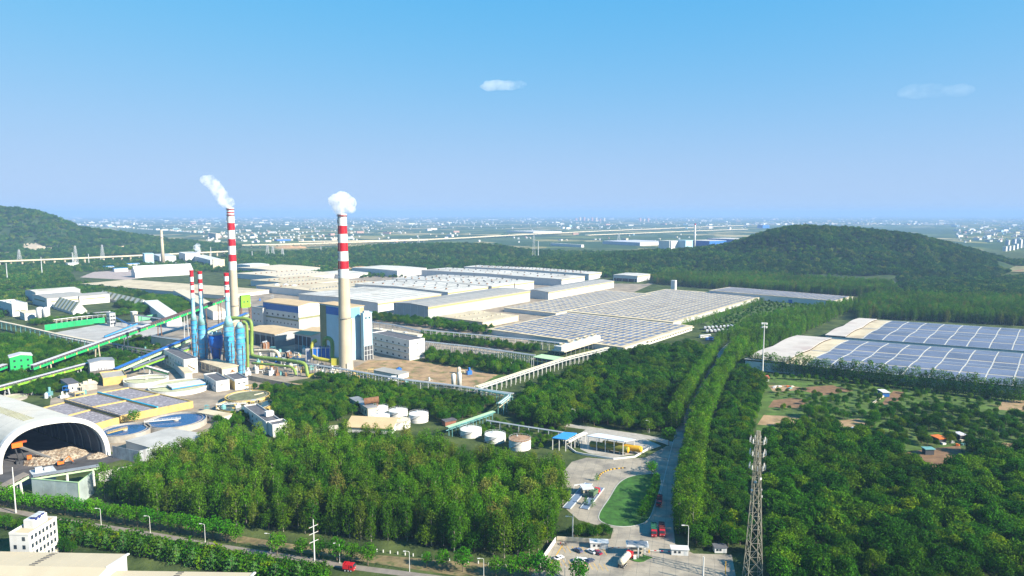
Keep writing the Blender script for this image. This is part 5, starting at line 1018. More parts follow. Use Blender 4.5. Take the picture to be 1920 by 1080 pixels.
# ------------------------------------------------------------------ left middle: white works and sheds
def stripes(B, n, m=M_STEEL, name='roof_rib'):
    for i in range(n): MB().beam(B.pt(-.5, B.Ll * (i + .5) / n, B.h + .7), B.pt(B.Lr + .5, B.Ll * (i + .5) / n, B.h + .7), B.Ll / n * .35, .4).build(name, m, B.root)
B = bld('mill_hall', 'white hall with pale lined roof left of the green fence, nearer of the stepped pair', 'hall', (89, 577), 560, 60, 163, M_WALLW, M_ROOFG, ang=50, roof='gableA', rise=2); slab_on(B, 'L', B.Ll * .15, B.Ll * .85, B.h * .55, B.h * .7, 'window_strip', M_OLIVE, .1); slab_on(B, 'R', B.Lr * .1, B.Lr * .85, B.h * .6, B.h * .72, 'window_strip', M_YELW, .1)
B = bld('mill_hall', 'white stepped hall with taller roof behind the lined white hall', 'hall', (68, 566), 549, 47, 150, M_WALLW, M_ROOFW, ang=50, roof='gableA', rise=2)
B = bld('mill_hall', 'white hall with window strip touching the striped shed, right of the stepped pair', 'hall', (150, 572), 556, 135, 205, M_WALLW, M_ROOFG, ang=50, Ll=40, roof='gableA', rise=1.5); slab_on(B, 'R', B.Lr * .1, B.Lr * .85, B.h * .6, B.h * .72, 'window_strip', M_YELW, .1)
def gable_shed(label, near, ry, xl, xr, n, ang, rise):
    B = bld('striped_shed', label, 'shed', near, ry, xl, xr, M_WALLW, mat('pale_beige_roof', (.74, .69, .58), .65, .92, 1.05), ang=ang, roof='gableB', rise=rise, over=.6)
    for i in range(n):
        f = (i + .5) / n; p, q, r2 = B.pt(-.6, B.Ll * f, B.h + .2), B.pt(B.Lr / 2, B.Ll * f, B.h + rise + .75), B.pt(B.Lr + .6, B.Ll * f, B.h + .2)
        mb = MB(); mb.beam(p, q, B.Ll / n * .4, .3); mb.beam(q, r2, B.Ll / n * .4, .3); mb.build('roof_stripe', M_OLIVE, B.root)
gable_shed('steep white gable shed with grey roof stripes in front of the white halls', (137, 590), 585, 100, 163, 6, 48, 12)
gable_shed('long white gable shed with dark roof slots left of the trees', (262, 578), 573, 185, 279, 9, 48, 8)
B = bld('pump_works', 'cluster block of white plant buildings at the far left edge', 'building', (24, 594), 571, -40, 51, M_WHITE, M_WHITE, ang=50, Ll=60, roof='parapet'); windows(B, 'R', 2, .1, .9, B.h * .4, 6, 1.6, m=M_OLIVE); rooftop(B, [(.5, .5, 4, 4, 3), (.2, .6, 3, 3, 2)], m=M_WHITE)
B = bld('pump_works', 'smaller white plant block with blue-grey front below the far left cluster', 'building', (47, 601), 588, 20, 74, M_WHITE, M_CREAM, ang=46, Ll=30); windows(B, 'L', 4, .1, .9, 2, 1.6, 2)
for i, x in enumerate((76, 88)):
    g = G(x, 602); single(MB().lathe(g, [(4.2, 0), (4.2, 17), (3, 18.2), (.5, 18.8)], 18), 'silo', M_WHITE, g, ('left', 'right')[i] + ' of two white round silos before the white lined hall', 'silo', 'pair of white silos', smooth=True)
panel_wall('green_fence', 'long bright green mesh fence along the gravel yard', [(84, 620), (140, 612), (197, 605)], 7, 6, mat('green_mesh', (0.01, 0.36, 0.12), .7), cat='fence')
panel_wall('green_fence', 'pale green mesh fence behind the blue conveyors', [(260, 602), (330, 592)], 6, 6, mat('pale_green_mesh', (0.16, 0.5, 0.28), .7), cat='fence')
sheet('gravel_yard', [(90, 626), (200, 606), (330, 598), (360, 612), (240, 640), (180, 648)], mat('pale_gravel', (.46, .44, .41), .9, .7, 1.1, scale=.06, dirt=((.4, .37, .34), .04, .5, .8)), .03)
def plain_conv(label, a, b, m, w=1.4, legs=3):
    root = thing('inclined_conveyor', Vector((a.x, a.y, 0)), label, 'conveyor'); MB().beam(a, b, w, 1.3).build('boom', m, root); MB().beam(a + Vector((0, 0, .9)), b + Vector((0, 0, .9)), w * .6, .2).build('belt', M_DARK, root)
    for i in range(legs): p = lerp(a, b, (i + .6) / legs); MB().beam(Vector((p.x - 1, p.y, 0)), p, .35).build('leg', M_STEEL, root); MB().beam(Vector((p.x + 1, p.y, 0)), p, .35).build('leg', M_STEEL, root)
plain_conv('long bright blue inclined conveyor on the gravel yard', G(196, 631, 2), G(257, 607, 8), M_BRROOF); plain_conv('shorter bright blue conveyor crossing down to the long one', G(209, 591, 12), G(245, 609, 5), M_BRROOF)
plain_conv('white enclosed conveyor rising right from the crusher tower', G(252, 590, 10), G(316, 600, 7), M_WHITE, 3); plain_conv('grey roofed conveyor rising to the crusher tower from the sheds', G(160, 588, 6), G(206, 584, 9), M_LSTEEL, 3)
B = bld('crusher_tower', 'open grey crusher tower at the right end of the green fence', 'tower', (207, 612), 588, 197, 216, M_LSTEEL, M_STEEL, ang=50, Ll=10); windows(B, 'R', 2, .05, .95, 2, 2.5, 2.5, 3, 4.5, m=M_DARK, name='opening'); windows(B, 'L', 2, .05, .95, 2, 2.5, 2.5, 3, 4.5, m=M_DARK, name='opening')
B = bld('crusher_tower', 'short cream transfer tower at the foot of the white conveyor', 'tower', (250, 604), 586, 243, 258, M_CREAM, M_WHITE, ang=45, Ll=10)
B = bld('big_beige_roof', 'very broad low hall with plain beige roof at left below the viaduct', 'hall', (420, 561), 553, 133, None, M_WALLW, M_ROOFB, ang=62, h=6, over=.8, Lr=95, Ll=400)
print('beige', B.Lr, B.Ll)
B = bld('stone_shed', 'long white ridged store with sloping ribbed roof below the thin chimney', 'shed', (254, 521), 512, 240, 362, M_WALLW, M_WALLW, ang=40, Ll=40, roof='gableA', rise=14)
for i in range(10): MB().beam(B.pt(B.Lr * (i + .5) / 10, -.6, B.h), B.pt(B.Lr * (i + .5) / 10, B.Ll / 2, B.h + 14.7), .9, .4).build('roof_rib', M_LSTEEL, B.root)
for near, ry, xl, xr, lab, m in [((348, 492), 476, 335, 375, 'white process block with steam pipe right of the thin chimney', M_WHITE), ((395, 500), 488, 360, 420, 'long low white process hall below the steaming pipe', M_WALLW), ((400, 505), 487, 398, 421, 'cream square silo block left of the tall left chimney', M_CREAM), ((272, 497), 476, 267, 288, 'pale blue preheater tower left of the thin chimney', M_LBLUE), ((300, 494), 481, 286, 330, 'low grey roof jumble around the preheater tower', M_LSTEEL)]:
    bld('process_block', lab, 'building', near, ry, xl, xr, m, m, ang=35)
g = G(306, 496); k = pxm(g); root = thing('thin_chimney', g, 'thin plain cream chimney standing below the left hill', 'chimney'); MB().lathe(g, [(3.6 / k, 0), (1.9 / k, zat(g, 431))], 14).build('shaft', M_SHAFT, root, smooth=True); MB().lathe(g, [(2.6 / k, zat(g, 446)), (3.4 / k, zat(g, 446) + .5), (3.4 / k, zat(g, 446) + 2), (2.6 / k, zat(g, 446) + 2)], 14).build('gallery', M_STEEL, root)
for (near, ry, xl, xr, lab) in [((196, 506), 500, 180, 214, 'bright blue roofed shed among the left trees'), ((215, 510), 504, 205, 240, 'second blue roofed shed beside the white ridged store'), ((240, 500), 495, 222, 262, 'long blue roofed shed under the viaduct')]:
    bld('blue_roof_shed', lab, 'shed', near, ry, xl, xr, M_WHITE, M_BRROOF, ang=42, Ll=18)
bld('yard_block', 'white low block on cleared ground under the tall pylon', 'building', (128, 502), 494, 111, 147, M_WHITE, M_WHITE, ang=45, Ll=25)
sheet('bare_ground', [(150, 520), (175, 510), (260, 505), (300, 515), (240, 525)], mat('pinkish_ground', (.4, .33, .3), .95), .02)
B = bld('round_roof_depot', 'grey round-cornered store with cream wall below the long gallery', 'building', (345, 660), 640, 283, 352, M_CREAM, M_STEEL, ang=60)
B = bld('white_conveyor_house', 'white-roofed low store right of the gravel yard', 'building', (312, 612), 596, 270, 340, M_WHITE, M_WHITE, ang=35); B = bld('white_store', 'white flat store with dark strip behind the slim scrubber', 'building', (400, 600), 584, 325, 425, M_WHITE, M_CREAM, ang=35)
# ------------------------------------------------------------------ gate area
PLZ = 0.034
def canopy(label, px_quad, z, m, posts, name='canopy'):
    q = [G(p[0], p[1], z) for p in px_quad]; c = sum(q, Vector()) / 4; root = thing(name, Vector((c.x, c.y, 0)), label, 'canopy')
    MB().hexa([v for v in q], [v + Vector((0, 0, .4)) for v in q]).build('roof', m, root)
    for a, b, f in posts:
        p = lerp(q[a], q[b], f); p = p + (c - p) * .06; MB().beam(Vector((p.x, p.y, 0)), Vector((p.x, p.y, z + .02)), .45).build('post', M_WHITE, root)
    return root, q
E_ = [(0, 1, 0), (0, 1, .5), (0, 1, 1), (3, 2, 0), (3, 2, .5), (3, 2, 1)]
canopy('small canopy with bright blue roof on white posts left of the white canopy', [(1035, 822), (1061, 825), (1082, 813), (1057, 811)], 7, M_BRROOF, E_)
r_, q = canopy('long canopy with pale roof on white posts over the yellow tanks', [(1100, 818), (1170, 829), (1192, 825), (1122, 813)], 8, mat('pale_blue_white_roof', (.66, .72, .78), .5), [(0, 1, i / 4) for i in range(5)] + [(3, 2, i / 4) for i in range(5)])
cen = sum(q, Vector()) / 4; ud = (q[1] - q[0]).normalized(); wd = (q[3] - q[0]).normalized()
for i, (o, m) in enumerate(((-1.5, mat('olive_tank', (.22, .22, .03), .45)), (3.5, M_YELLOW))):
    c = Vector((cen.x, cen.y, 0)) + wd * o + ud * (4 if i else 0); root = thing('horizontal_tank', c, ('olive yellow horizontal tank under the pale canopy', 'orange-yellow ended horizontal tank behind the olive one')[i], 'tank')
    MB().tube([c - ud * 12 + Vector((0, 0, 2.9)), c - ud * 11.2 + Vector((0, 0, 2.9)), c + ud * 11.2 + Vector((0, 0, 2.9)), c + ud * 12 + Vector((0, 0, 2.9))], [1.2, 1.9, 1.9, 1.2], 18).build('shell', m, root, smooth=False)
    for s in (-7, 0, 7): MB().box(c + ud * s, (1, 2.6, 1.6), math.degrees(math.atan2(ud.y, ud.x))).build('saddle', M_CONC, root)
    MB().tube([c + ud * 11.9 + Vector((0, 0, 2.9)), c + ud * 12.4 + Vector((0, 0, 2.9))], [1.8, 1.0], 18).build('end_cap', M_YELLOW, root)
# white kerb wall round the service yard
mb = MB(); pts = [G(*p) for p in [(1062, 836), (1080, 850), (1093, 853), (1150, 862), (1190, 858), (1220, 840)]]
for i, (a, b) in enumerate(zip(pts, pts[1:])): mb.beam(a + Vector((0, 0, .55)), b + Vector((0, 0, .55)), .5, 1.1)
single(mb, 'low_wall', M_WHITE, pts[0], 'low white wall around the canopy yard', 'wall')
rack('white pipe gantry stepping between blue canopy and pale canopy', [(1064, 829), (1090, 815), (1098, 812)], 5, 3, 5, 3, pm=M_WHITE)
# striped yellow-black kerb blocks curving across the plaza
KB = smoothline([G(*p) for p in [(1122, 898), (1126, 890), (1136, 884), (1150, 880), (1169, 878)]], 5)
for i, p in enumerate(KB[::2]):
    d = KB[min(2 * i + 1, len(KB) - 1)] - p; root = thing('kerb_block', p, 'yellow and black striped kerb block in the curving row on the plaza', 'kerb block', 'striped kerb blocks on the plaza'); a = math.degrees(math.atan2(d.y, d.x)) if d.length else 0
    for s, m in ((-.55, M_YELLOW), (.55, M_BLACK)): MB().box(p + dirv(a) * s, (1.1, .5, .45), a).build('stripe_block', m, root)
# parking bay lines
mb = MB(); YM = M_YELLOW
def line(a, b, w=.18, z=.040): mb.beam(G(*a) + Vector((0, 0, z)), G(*b) + Vector((0, 0, z)), w, .004)
line((1055, 1022), (1030, 1062), .4)
for i in range(9): x = 1053 + i * 9.6; line((x, 1023 + i * .6), (x + 8, 1036 + i * .6))
for i in range(10): x = 1046 + i * 9.6; line((x, 1049 + i * 1.0), (x + 8, 1062 + i))
mb.build('parking_line', YM, kind='structure')
panel_wall('white_fence', 'white stepped fence along the left side of the car park', [(1012, 1060), (1042, 1016)], 2.2, 2.2, M_WHITE, cat='fence')
mb = MB(); a, b = G(1044, 1013), G(1108, 1017); mb.beam(a + Vector((0, 0, .9)), b + Vector((0, 0, .9)), .3, 1.8); single(mb, 'boundary_wall', M_CREAM, a, 'low cream wall behind the parked cars', 'wall')
# booths and gatehouse
def cabin(label, near, ry, xl, xr, ang, n, m=M_WHITE, roofm=M_WHITE):
    B = bld('guard_cabin', label, 'cabin', near, ry, xl, xr, m, roofm, ang=ang, over=.35, slab=.25, Ll=3.2); windows(B, 'R', n, .1, .6 if n == 2 else .9, B.h * .4, .9, .9); slab_on(B, 'R', B.Lr * .75, B.Lr * .9, .05, B.h * .75, 'door', M_LSTEEL, .05); return B
cabin('white guard cabin at the right of the car park', (1107, 1029), 1018, 1103, 1140, -4, 2)
cabin('white guard cabin right of the gate road', (1259, 1041), 1030, 1255, 1291, -6, 2)
cabin('white portable cabin beneath trees near the lattice mast', (1340, 1037), 1027, 1336, 1363, -2, 2, roofm=M_ROOFD)
g = G(1196, 1046); root = thing('gatehouse', g, 'gatehouse island with flat white canopy on columns in the middle of the gate road', 'gatehouse')
mb = MB(); mb.prism([g + dirv(a) * (3.6 if a % 180 else 6) for a in range(0, 360, 30)], 0.03, .3); mb.build('island', M_GRASS, root)
MB().box(g + Vector((-.5, 2, .3)), (5, 2.6, 2.7), 0).build('booth', M_CREAM, root); MB().box(g + Vector((-.5, .66, 1.4)), (4, .1, 1), 0).build('window', M_GLASS, root)
MB().box(g + Vector((0, 2, 4.6)), (9, 4.4, .7), -5).build('canopy_roof', M_WHITE, root); MB().box(g + Vector((0, 2, 5.3)), (8, 3.6, .25), -5).build('canopy_top', M_STEEL, root)
for p in ((-3, 2), (3.2, 2), (0, -.6)): MB().beam(g + Vector((p[0], p[1], .2)), g + Vector((p[0], p[1], 4.6)), .5).build('column', M_WHITE, root)
MB().box(g + Vector((-1.5, -1.2, .3)), (1.2, 1, 1.3), 0).build('cabinet', M_WHITE, root)
def barrier(label, px, d, ang):
    g = G(*px); root = thing('boom_barrier', g, label, 'barrier'); MB().box(g, (.6, .5, 1.1), ang).build('housing', M_YELLOW, root); MB().beam(g + Vector((0, 0, 1)), g + dirv(ang) * d + Vector((0, 0, 1)), .18).build('boom', M_WHITE, root)
    for i in range(3): MB().beam(g + dirv(ang) * d * (.2 + .28 * i) + Vector((0, 0, 1)), g + dirv(ang) * d * (.3 + .28 * i) + Vector((0, 0, 1)), .2).build('red_stripe', M_RED, root)
barrier('boom barrier closing the lane right of the gatehouse', (1217, 1036), 10, -6); barrier('boom barrier closing the lane left of the gatehouse', (1181, 1030), -9, 2)
# weighbridge
for i, (a, b, lab) in enumerate([((1062, 954), (1104, 907), 'left weighbridge deck with blue side plates'), ((1095, 955), (1126, 915), 'right weighbridge deck under the green truck')]):
    p, q = G(*a), G(*b); root = thing('weighbridge', p, lab, 'weighbridge'); MB().beam(p + Vector((0, 0, .2)), q + Vector((0, 0, .2)), 3.4, .32).build('deck', mat('blue_grey_deck', (.16, .22, .32), .6), root); d = (q - p).normalized(); n = Vector((-d.y, d.x, 0))
    for s in (-1.9, 1.9): MB().beam(p + n * s + Vector((0, 0, .25)), q + n * s + Vector((0, 0, .25)), .35, .5).build('side_rail', M_LSTEEL, root)
B = bld('weigh_booth', 'weighbridge booth with pale roof between the two decks', 'booth', (1094, 930), 918, 1089, 1111, M_CREAM, mat('pale_roof2', (.66, .68, .72), .5), ang=10, over=.6); windows(B, 'R', 2, .05, .95, 1.6, 1.4, 1.1)
g = G(1076, 922); root = thing('gantry_frame', g, 'small white gantry frame left of the weighbridges', 'frame')
for s in (0, 5): MB().beam(g + Vector((s, s * .3, 0)), g + Vector((s, s * .3, 3.4)), .4).build('post', M_WHITE, root)
MB().beam(g + Vector((0, 0, 3.4)), g + Vector((5, 1.5, 3.4)), .5).build('beam', M_WHITE, root)
# ------------------------------------------------------------------ vehicles
def wheels(root, pts, r=.33, w=.22):
    for p in pts:
        o = MB().tube([Vector(p) + Vector((0, -w / 2, r)), Vector(p) + Vector((0, w / 2, r))], r, 12).build('wheel', M_BLACK, None); o.parent = root
        h_ = MB().tube([Vector(p) + Vector((0, -w / 2 - .01, r)), Vector(p) + Vector((0, w / 2 + .01, r))], r * .55, 8).build('rim', M_LSTEEL, None); h_.parent = o
def profile_body(pts, hw, taper=1.0):
    """side profile (x, z) swept across width 2*hw"""
    mb = MB(); n = len(pts); mb.add([(x, -hw * (taper if z > .9 else 1), z) for x, z in pts] + [(x, hw * (taper if z > .9 else 1), z) for x, z in pts], [tuple(range(n)), tuple(range(n, 2 * n))[::-1]] + [(i, n + i, n + (i + 1) % n, (i + 1) % n) for i in range(n)]); return mb
def car(label, px, ang, col, name='parked_car'):
    m = mat('car_paint_%.2f_%.2f_%.2f' % col, col, .25, .95, 1.05, spec=.6); root = thing(name, G(*px) + Vector((0, 0, PLZ)), label, 'car', 'cars in the gate car park'); root.rotation_euler = (0, 0, R(ang))
    b = loc_build(profile_body([(-2.2, .35), (-2.15, .85), (-1.5, .95), (1.0, .95), (2.05, .78), (2.2, .35)], .88), 'body', m, root)
    loc_build(profile_body([(-1.7, .95), (-1.15, 1.45), (.35, 1.45), (1.0, .95)], .78), 'glasshouse', M_GLASS, root)
    loc_build(MB().box((-.4, 0, 1.451), (1.45, 1.42, .03)), 'roof', m, root)
    wheels(root, [(-1.35, -.8, 0), (-1.35, .8, 0), (1.35, -.8, 0), (1.35, .8, 0)])
    for s in (-.6, .6): loc_build(MB().box((2.17, s, .6), (.08, .35, .14)), 'headlight', M_WHITE, root); loc_build(MB().box((-2.2, s, .68), (.08, .3, .14)), 'tail_light', M_RED, root)
    return root
WH, DK, MR, SV = (.8, .8, .8), (.05, .06, .10), (.25, .01, .04), (.55, .57, .6)
car('white car parked alone at the left row of the car park', (1048, 1048), 40, WH); car('dark blue car parked alone in the back row', (1084, 1034), 130, (.08, .11, .2)); car('white car beside the maroon one in the back row', (1109, 1036), 130, WH); car('maroon car at the right end of the back row', (1120, 1038), 130, MR)
car('left white car of the front row pair', (1084, 1052), 40, WH); car('right white car of the front row pair', (1094, 1053), 40, (.82, .82, .8)); car('dark car at the right end of the front row', (1106, 1054), 40, DK)
for i, (x, y) in enumerate(((1051, 1021), (1056, 1021.5), (1061, 1022))):
    g = G(x, y) + Vector((0, 0, PLZ)); root = thing('motorbike', g, ('left', 'middle', 'right')[i] + ' of three motorbikes by the cream wall', 'motorbike', 'motorbikes by the wall'); root.rotation_euler = (0, 0, R(75 + 10 * i))
    wheels(root, [(-.65, 0, 0), (.65, 0, 0)], .3, .12); loc_build(MB().beam((-.6, 0, .6), (.5, 0, .75), .28, .3), 'body', (M_RED, M_WHITE, M_BLACK)[i], root); loc_build(MB().beam((-.6, 0, .85), (0, 0, .85), .3, .12), 'seat', M_BLACK, root); loc_build(MB().beam((.5, -.35, 1.05), (.5, .35, 1.05), .06), 'handlebar', M_STEEL, root)
def truck(label, px, ang, cab, cargo, kind='box', L=7.5, gz=PLZ):
    root = thing('truck', G(*px) + Vector((0, 0, gz)), label, 'truck', 'trucks at the works gate'); root.rotation_euler = (0, 0, R(ang)); x1 = L / 2
    loc_build(MB().box((0, 0, .75), (L, .9, .3)), 'chassis', M_DARK, root)
    loc_build(profile_body([(x1 - 2.1, .6), (x1 - 2.1, 2.9), (x1 - .5, 2.95), (x1 - .05, 1.7), (x1, .6)], 1.2), 'cab', cab, root)
    loc_build(MB().quad((x1 - .02, -1.05, 1.75), (x1 - .02, 1.05, 1.75), (x1 - .42, 1.0, 2.85), (x1 - .42, -1.0, 2.85)).box((x1 - .25, 0, 1.8), (.5, 2.1, .9)), 'windscreen', M_GLASS, root)
    for s in (-1, 1): loc_build(MB().box((x1 - 1.1, s * 1.2, 1.75), (.9, .06, .8)), 'side_window', M_GLASS, root); loc_build(MB().box((x1 - .02, s * .8, .9), (.08, .4, .25)), 'headlight', M_WHITE, root)
    if kind == 'box':
        loc_build(MB().box((-1.2, 0, 1.05), (L - 2.5, 2.5, .15)), 'bed', M_DARK, root)
        for s in (-1.25, 1.25): loc_build(MB().box((-1.2, s, 1.2), (L - 2.5, .1, 1.9)), 'side_board', cargo, root)
        for s in (-1.2 - (L - 2.5) / 2, -1.2 + (L - 2.5) / 2): loc_build(MB().box((s, 0, 1.2), (.1, 2.4, 1.9)), 'end_board', cargo, root)
        mb = MB(); 
        for i in range(6): mb.box((-1.2 - (L - 2.5) / 2 + .6 + i * (L - 3.6) / 5, 0, 2.3), ((L - 3) / 6, 2.3, .5 + .25 * (i % 2)))
        loc_build(mb, 'load', cargo, root)
    else:
        loc_build(MB().tube([(-x1, 0, 2.3), (-x1 + .5, 0, 2.3), (x1 - 2.9, 0, 2.3), (x1 - 2.4, 0, 2.3)], [.7, 1.35, 1.35, .8], 18), 'tank', cargo, root, smooth=False)
        for f in (.2, .5, .8): x = -x1 + (L - 2.5) * f; loc_build(MB().tube([(x - .1, 0, 2.3), (x + .1, 0, 2.3)], 1.42, 18), 'tank_band', M_LSTEEL, root); loc_build(MB().lathe((x, 0, 3.6), [(.3, 0), (.3, .25)], 8), 'hatch', M_LSTEEL, root)
    xs = [x1 - 1.2, -x1 + 1.0, -x1 + 2.3] + ([-x1 + 3.6] if L > 9 else [])
    wheels(root, [(x, s, 0) for x in xs for s in (-1.05, 1.05)], .5, .35)
    return root
M_MAR = mat('maroon_boards', (.14, .025, .02), .7); M_DKG = mat('tarp_green', (.02, .13, .07), .8); M_GRT = mat('grey_green_tarp', (.10, .17, .09), .8)
truck('red-cabbed truck with maroon load driving down beside the island hedge', (1236, 945), -105, M_RED, M_MAR, L=9); truck('red-cabbed truck with green load, left of the waiting pair', (1226, 1000), -100, M_RED, M_DKG, L=9); truck('red-cabbed truck with brown load, right of the waiting pair', (1241, 999), -100, M_RED, M_MAR, L=9)
truck('cream tanker truck with red cab leaving toward the gatehouse', (1173, 1055), 58, M_RED, M_CREAM, 'tank', L=11); truck('green-tarped truck with red cab on the right weighbridge', (1115, 930), 57, M_RED, M_GRT, L=8, gz=.4); truck('white and blue truck on the tree-lined road far up', (1322, 740), -112, M_BLUE, M_WHITE, L=9)
truck('small bright red truck on the bottom lane', (655, 1070), -8, M_RED, M_RED, L=4.6)
for i, (x, y, w, m, lab) in enumerate([(1322, 633, 14, M_WHITE, 'white coach parked at the end of the solar hall road'), (1330, 638, 9, M_BLUE, 'blue van beside the white coach')]):
    g = G(x, y); root = thing('bus', g, lab, 'bus'); root.rotation_euler = (0, 0, R(20)); L = w; loc_build(MB().box((0, 0, .5), (L, 2.6, 2.8)), 'body', m, root); loc_build(MB().box((0, 0, 1.7), (L * .94, 2.64, .9)), 'windows', M_GLASS, root); wheels(root, [(a, b, 0) for a in (-L * .3, L * .3) for b in (-1.2, 1.2)], .5, .3)
# rows of parked truck cabs right of the front solar hall (white flecks)
for i in range(26):
    x = 1322 + (i % 13) * 7.2 + (i // 13) * 4; y = 618 + (i // 13) * 6 - (i % 13) * .5; g = G(x, y); root = thing('parked_trailer', g, 'white tipped trailer in the parked rows beyond the tree-lined road', 'trailer', 'white trailers parked in rows'); root.rotation_euler = (0, 0, R(70 + (i * 37 % 20)))
    loc_build(MB().box((0, 0, 1), (9, 2.4, .6)), 'bed', M_DARK, root); loc_build(MB().box((0, 0, 1.6), (8.6, 2.4, 1.8)), 'body', M_WHITE if i % 3 else M_LAV, root); wheels(root, [(-3.2, -1, 0), (-3.2, 1, 0), (3.2, -1, 0), (3.2, 1, 0)], .5, .3)
# ------------------------------------------------------------------ masts and poles
def lattice(label, base, ytop, wb, wt, sections, m, name='lattice_tower', cat='tower', th=.17, legs_th=.30, group=None, arms=(), dishes=(), ring=()):
    P = G(*base); P.z = hz(P.x, P.y); k = pxm(P); ht = zat(P, ytop) - P.z; root = thing(name, P, label, cat, group); hw = lambda f: (wb + (wt - wb) * f ** .85) / 2 / k; cs = [(-1, -1), (1, -1), (1, 1), (-1, 1)]
    pt = lambda c, f: P + Vector((cs[c][0] * hw(f), cs[c][1] * hw(f), ht * f)); fr = [1 - (1 - i / sections) ** 1.25 for i in range(sections + 1)]
    for c in range(4):
        mb = MB()
        for a, b in zip(fr, fr[1:]): mb.beam(pt(c, a), pt(c, b), legs_th)
        mb.build('leg', m, root)
    mb = MB(); mh = MB()
    for a, b in zip(fr, fr[1:]):
        for c in range(4):
            d = (c + 1) % 4; mb.beam(pt(c, a), pt(d, b), th); mb.beam(pt(d, a), pt(c, b), th); mh.beam(pt(c, b), pt(d, b), th)
    mb.build('cross_brace', m, root); mh.build('ring_brace', m, root)
    for f, ln in arms: MB().beam(P + Vector((-ln, 0, ht * f)), P + Vector((ln, 0, ht * f)), th * 1.6).build('cross_arm', m, root)
    for f, r in ring:
        z = Vector((0, 0, ht * f)); mb = MB()
        for q in range(12):
            a, b = P + dirv(30 * q) * r + z, P + dirv(30 * q + 30) * r + z; mb.beam(a, b, .12); mb.beam(a + Vector((0, 0, 1)), b + Vector((0, 0, 1)), .08); mb.beam(a, P + dirv(30 * q) * hw(f) + z, .1)
        mb.build('antenna_platform', m, root)
        for q in range(9): p = P + dirv(40 * q + 13) * (r + .3) + z; MB().box(p + Vector((0, 0, .2)), (.32, .2, 1.7), 40 * q + 13).build('antenna', M_WHITE, root); MB().beam(p + Vector((0, 0, -.3)), p + Vector((0, 0, 2.5)), .08).build('antenna_pole', m, root)
    for f, a in dishes: p = P + dirv(a) * (hw(f) + .5) + Vector((0, 0, ht * f)); MB().tube([p, p + dirv(a) * .3], [.45, .5], 12).build('dish', M_WHITE, root)
    return root, P
M_GALV = mat('galvanised_steel', (.36, .33, .25), .5, .75, 1.2, metal=.15)
lt, LP = lattice('tall galvanised lattice mast with three rings of white antennas at lower right', (1411, 1092), 808, 29, 5, 13, M_GALV, th=.11, legs_th=.24, ring=((.925, 2.6), (.845, 2.6), (.755, 2.6)), dishes=((.70, -60), (.68, -120), (.62, 200), (.62, -20), (.58, -30)), cat='mast')
MB().box(LP + Vector((0, -4, 0)), (7, 3.2, 3.0), -4).build('equipment_cabin', M_WHITE, lt); MB().box(LP + Vector((.3, -5.7, 1.4)), (1.4, .1, .9), -4).build('window', M_GLASS, lt)
keep_clear([LP + Vector((a, b, 0)) for a, b in ((-7, -8), (7, -8), (7, 6), (-7, 6))])
# high monopole
g = G(1429, 714); k = pxm(g); ht = zat(g, 607); root = thing('high_mast', g, 'slender white monopole with two clusters of floodlights rising above the right-hand trees', 'mast'); MB().tube([g, g + Vector((0, 0, ht * .5)), g + Vector((0, 0, ht))], [.75, .55, .3], 12).build('pole', M_WHITE, root)
for f in (.93, .99):
    for q in range(6): p = g + dirv(60 * q) * 1.9 + Vector((0, 0, ht * f)); MB().box(p, (1.3, .7, 1.3), 60 * q).build('floodlight', M_WHITE, root); MB().beam(g + Vector((0, 0, ht * f + .4)), p + Vector((0, 0, .4)), .15).build('bracket', M_STEEL, root)
B = bld('red_roof_hut', 'tiny white hut with red roof at the foot of the slender monopole', 'hut', (1436, 716), 709, 1431, 1442, M_WHITE, mat('red_tile', (.33, .09, .06), .8), ang=15, roof='gableA', rise=1.5)
# utility pole with three cross arms, street lamps, posts
g = G(590, 1059); k = pxm(g); ht = zat(g, 974); root = thing('utility_pole', g, 'white utility pole with three cross arms beside the bottom lane', 'pole'); MB().tube([g, g + Vector((0, 0, ht))], [.3, .17], 10).build('pole', M_WHITE, root)
for f in (.85, .70, .52): MB().beam(g + Vector((-1.6, -.9, ht * f - .4)), g + Vector((1.6, .9, ht * f + .4)), .2).build('cross_arm', M_WHITE, root); [MB().lathe(g + Vector((s * 1.5, s * .85, ht * f + s * .38)), [(.14, 0), (.14, .5)], 6).build('insulator', M_RUST, root) for s in (-1, 1)]
def lamp_proto(base, label):
    root = thing('street_lamp', base, label, 'street lamp', 'street lamps'); 
    loc_build(MB().tube([(0, 0, 0), (0, 0, 8), (-.3, 0, 8.4), (-1.6, 0, 8.5)], [.13, .09, .07, .06], 8), 'pole', M_WHITE, root); loc_build(MB().box((-1.9, 0, 8.4), (1.0, .4, .18)), 'lamp_head', M_WHITE, root); return root
LAMPS = [((190, 987), 'street lamp leftmost along the bottom lane, right of the white block'), ((282, 1002), 'street lamp second from left along the bottom lane'), ((385, 1018), 'street lamp third from left along the bottom lane'), ((508, 1037), 'street lamp left of the utility pole on the bottom lane'), ((637, 1056), 'street lamp right of the utility pole on the bottom lane'), ((768, 1072), 'street lamp at the grassy verge of the bottom lane'), ((907, 1086), 'street lamp at the corner before the car park'), ((1059, 1084), 'street lamp beside the round tree at the car park foot'), ((1290, 1030), 'street lamp at the right guard cabin'), ((1217, 812), 'street lamp behind the pale canopy'), ((1078, 790), 'street lamp above the side road left of the pale canopy'), ((1073, 1012), 'tall lamp between car park and grove')]
l0 = None
for (p, lab) in LAMPS:
    if l0 is None: l0 = lamp_proto(G(*p), lab); KIDS[l0.name] = list(l0.children)
    else: copy_tree(l0, G(*p), R(len(lab) * 7 % 20 - 10), (1.25 if 'tall' in lab or 'cabin' in lab else 1), lab)
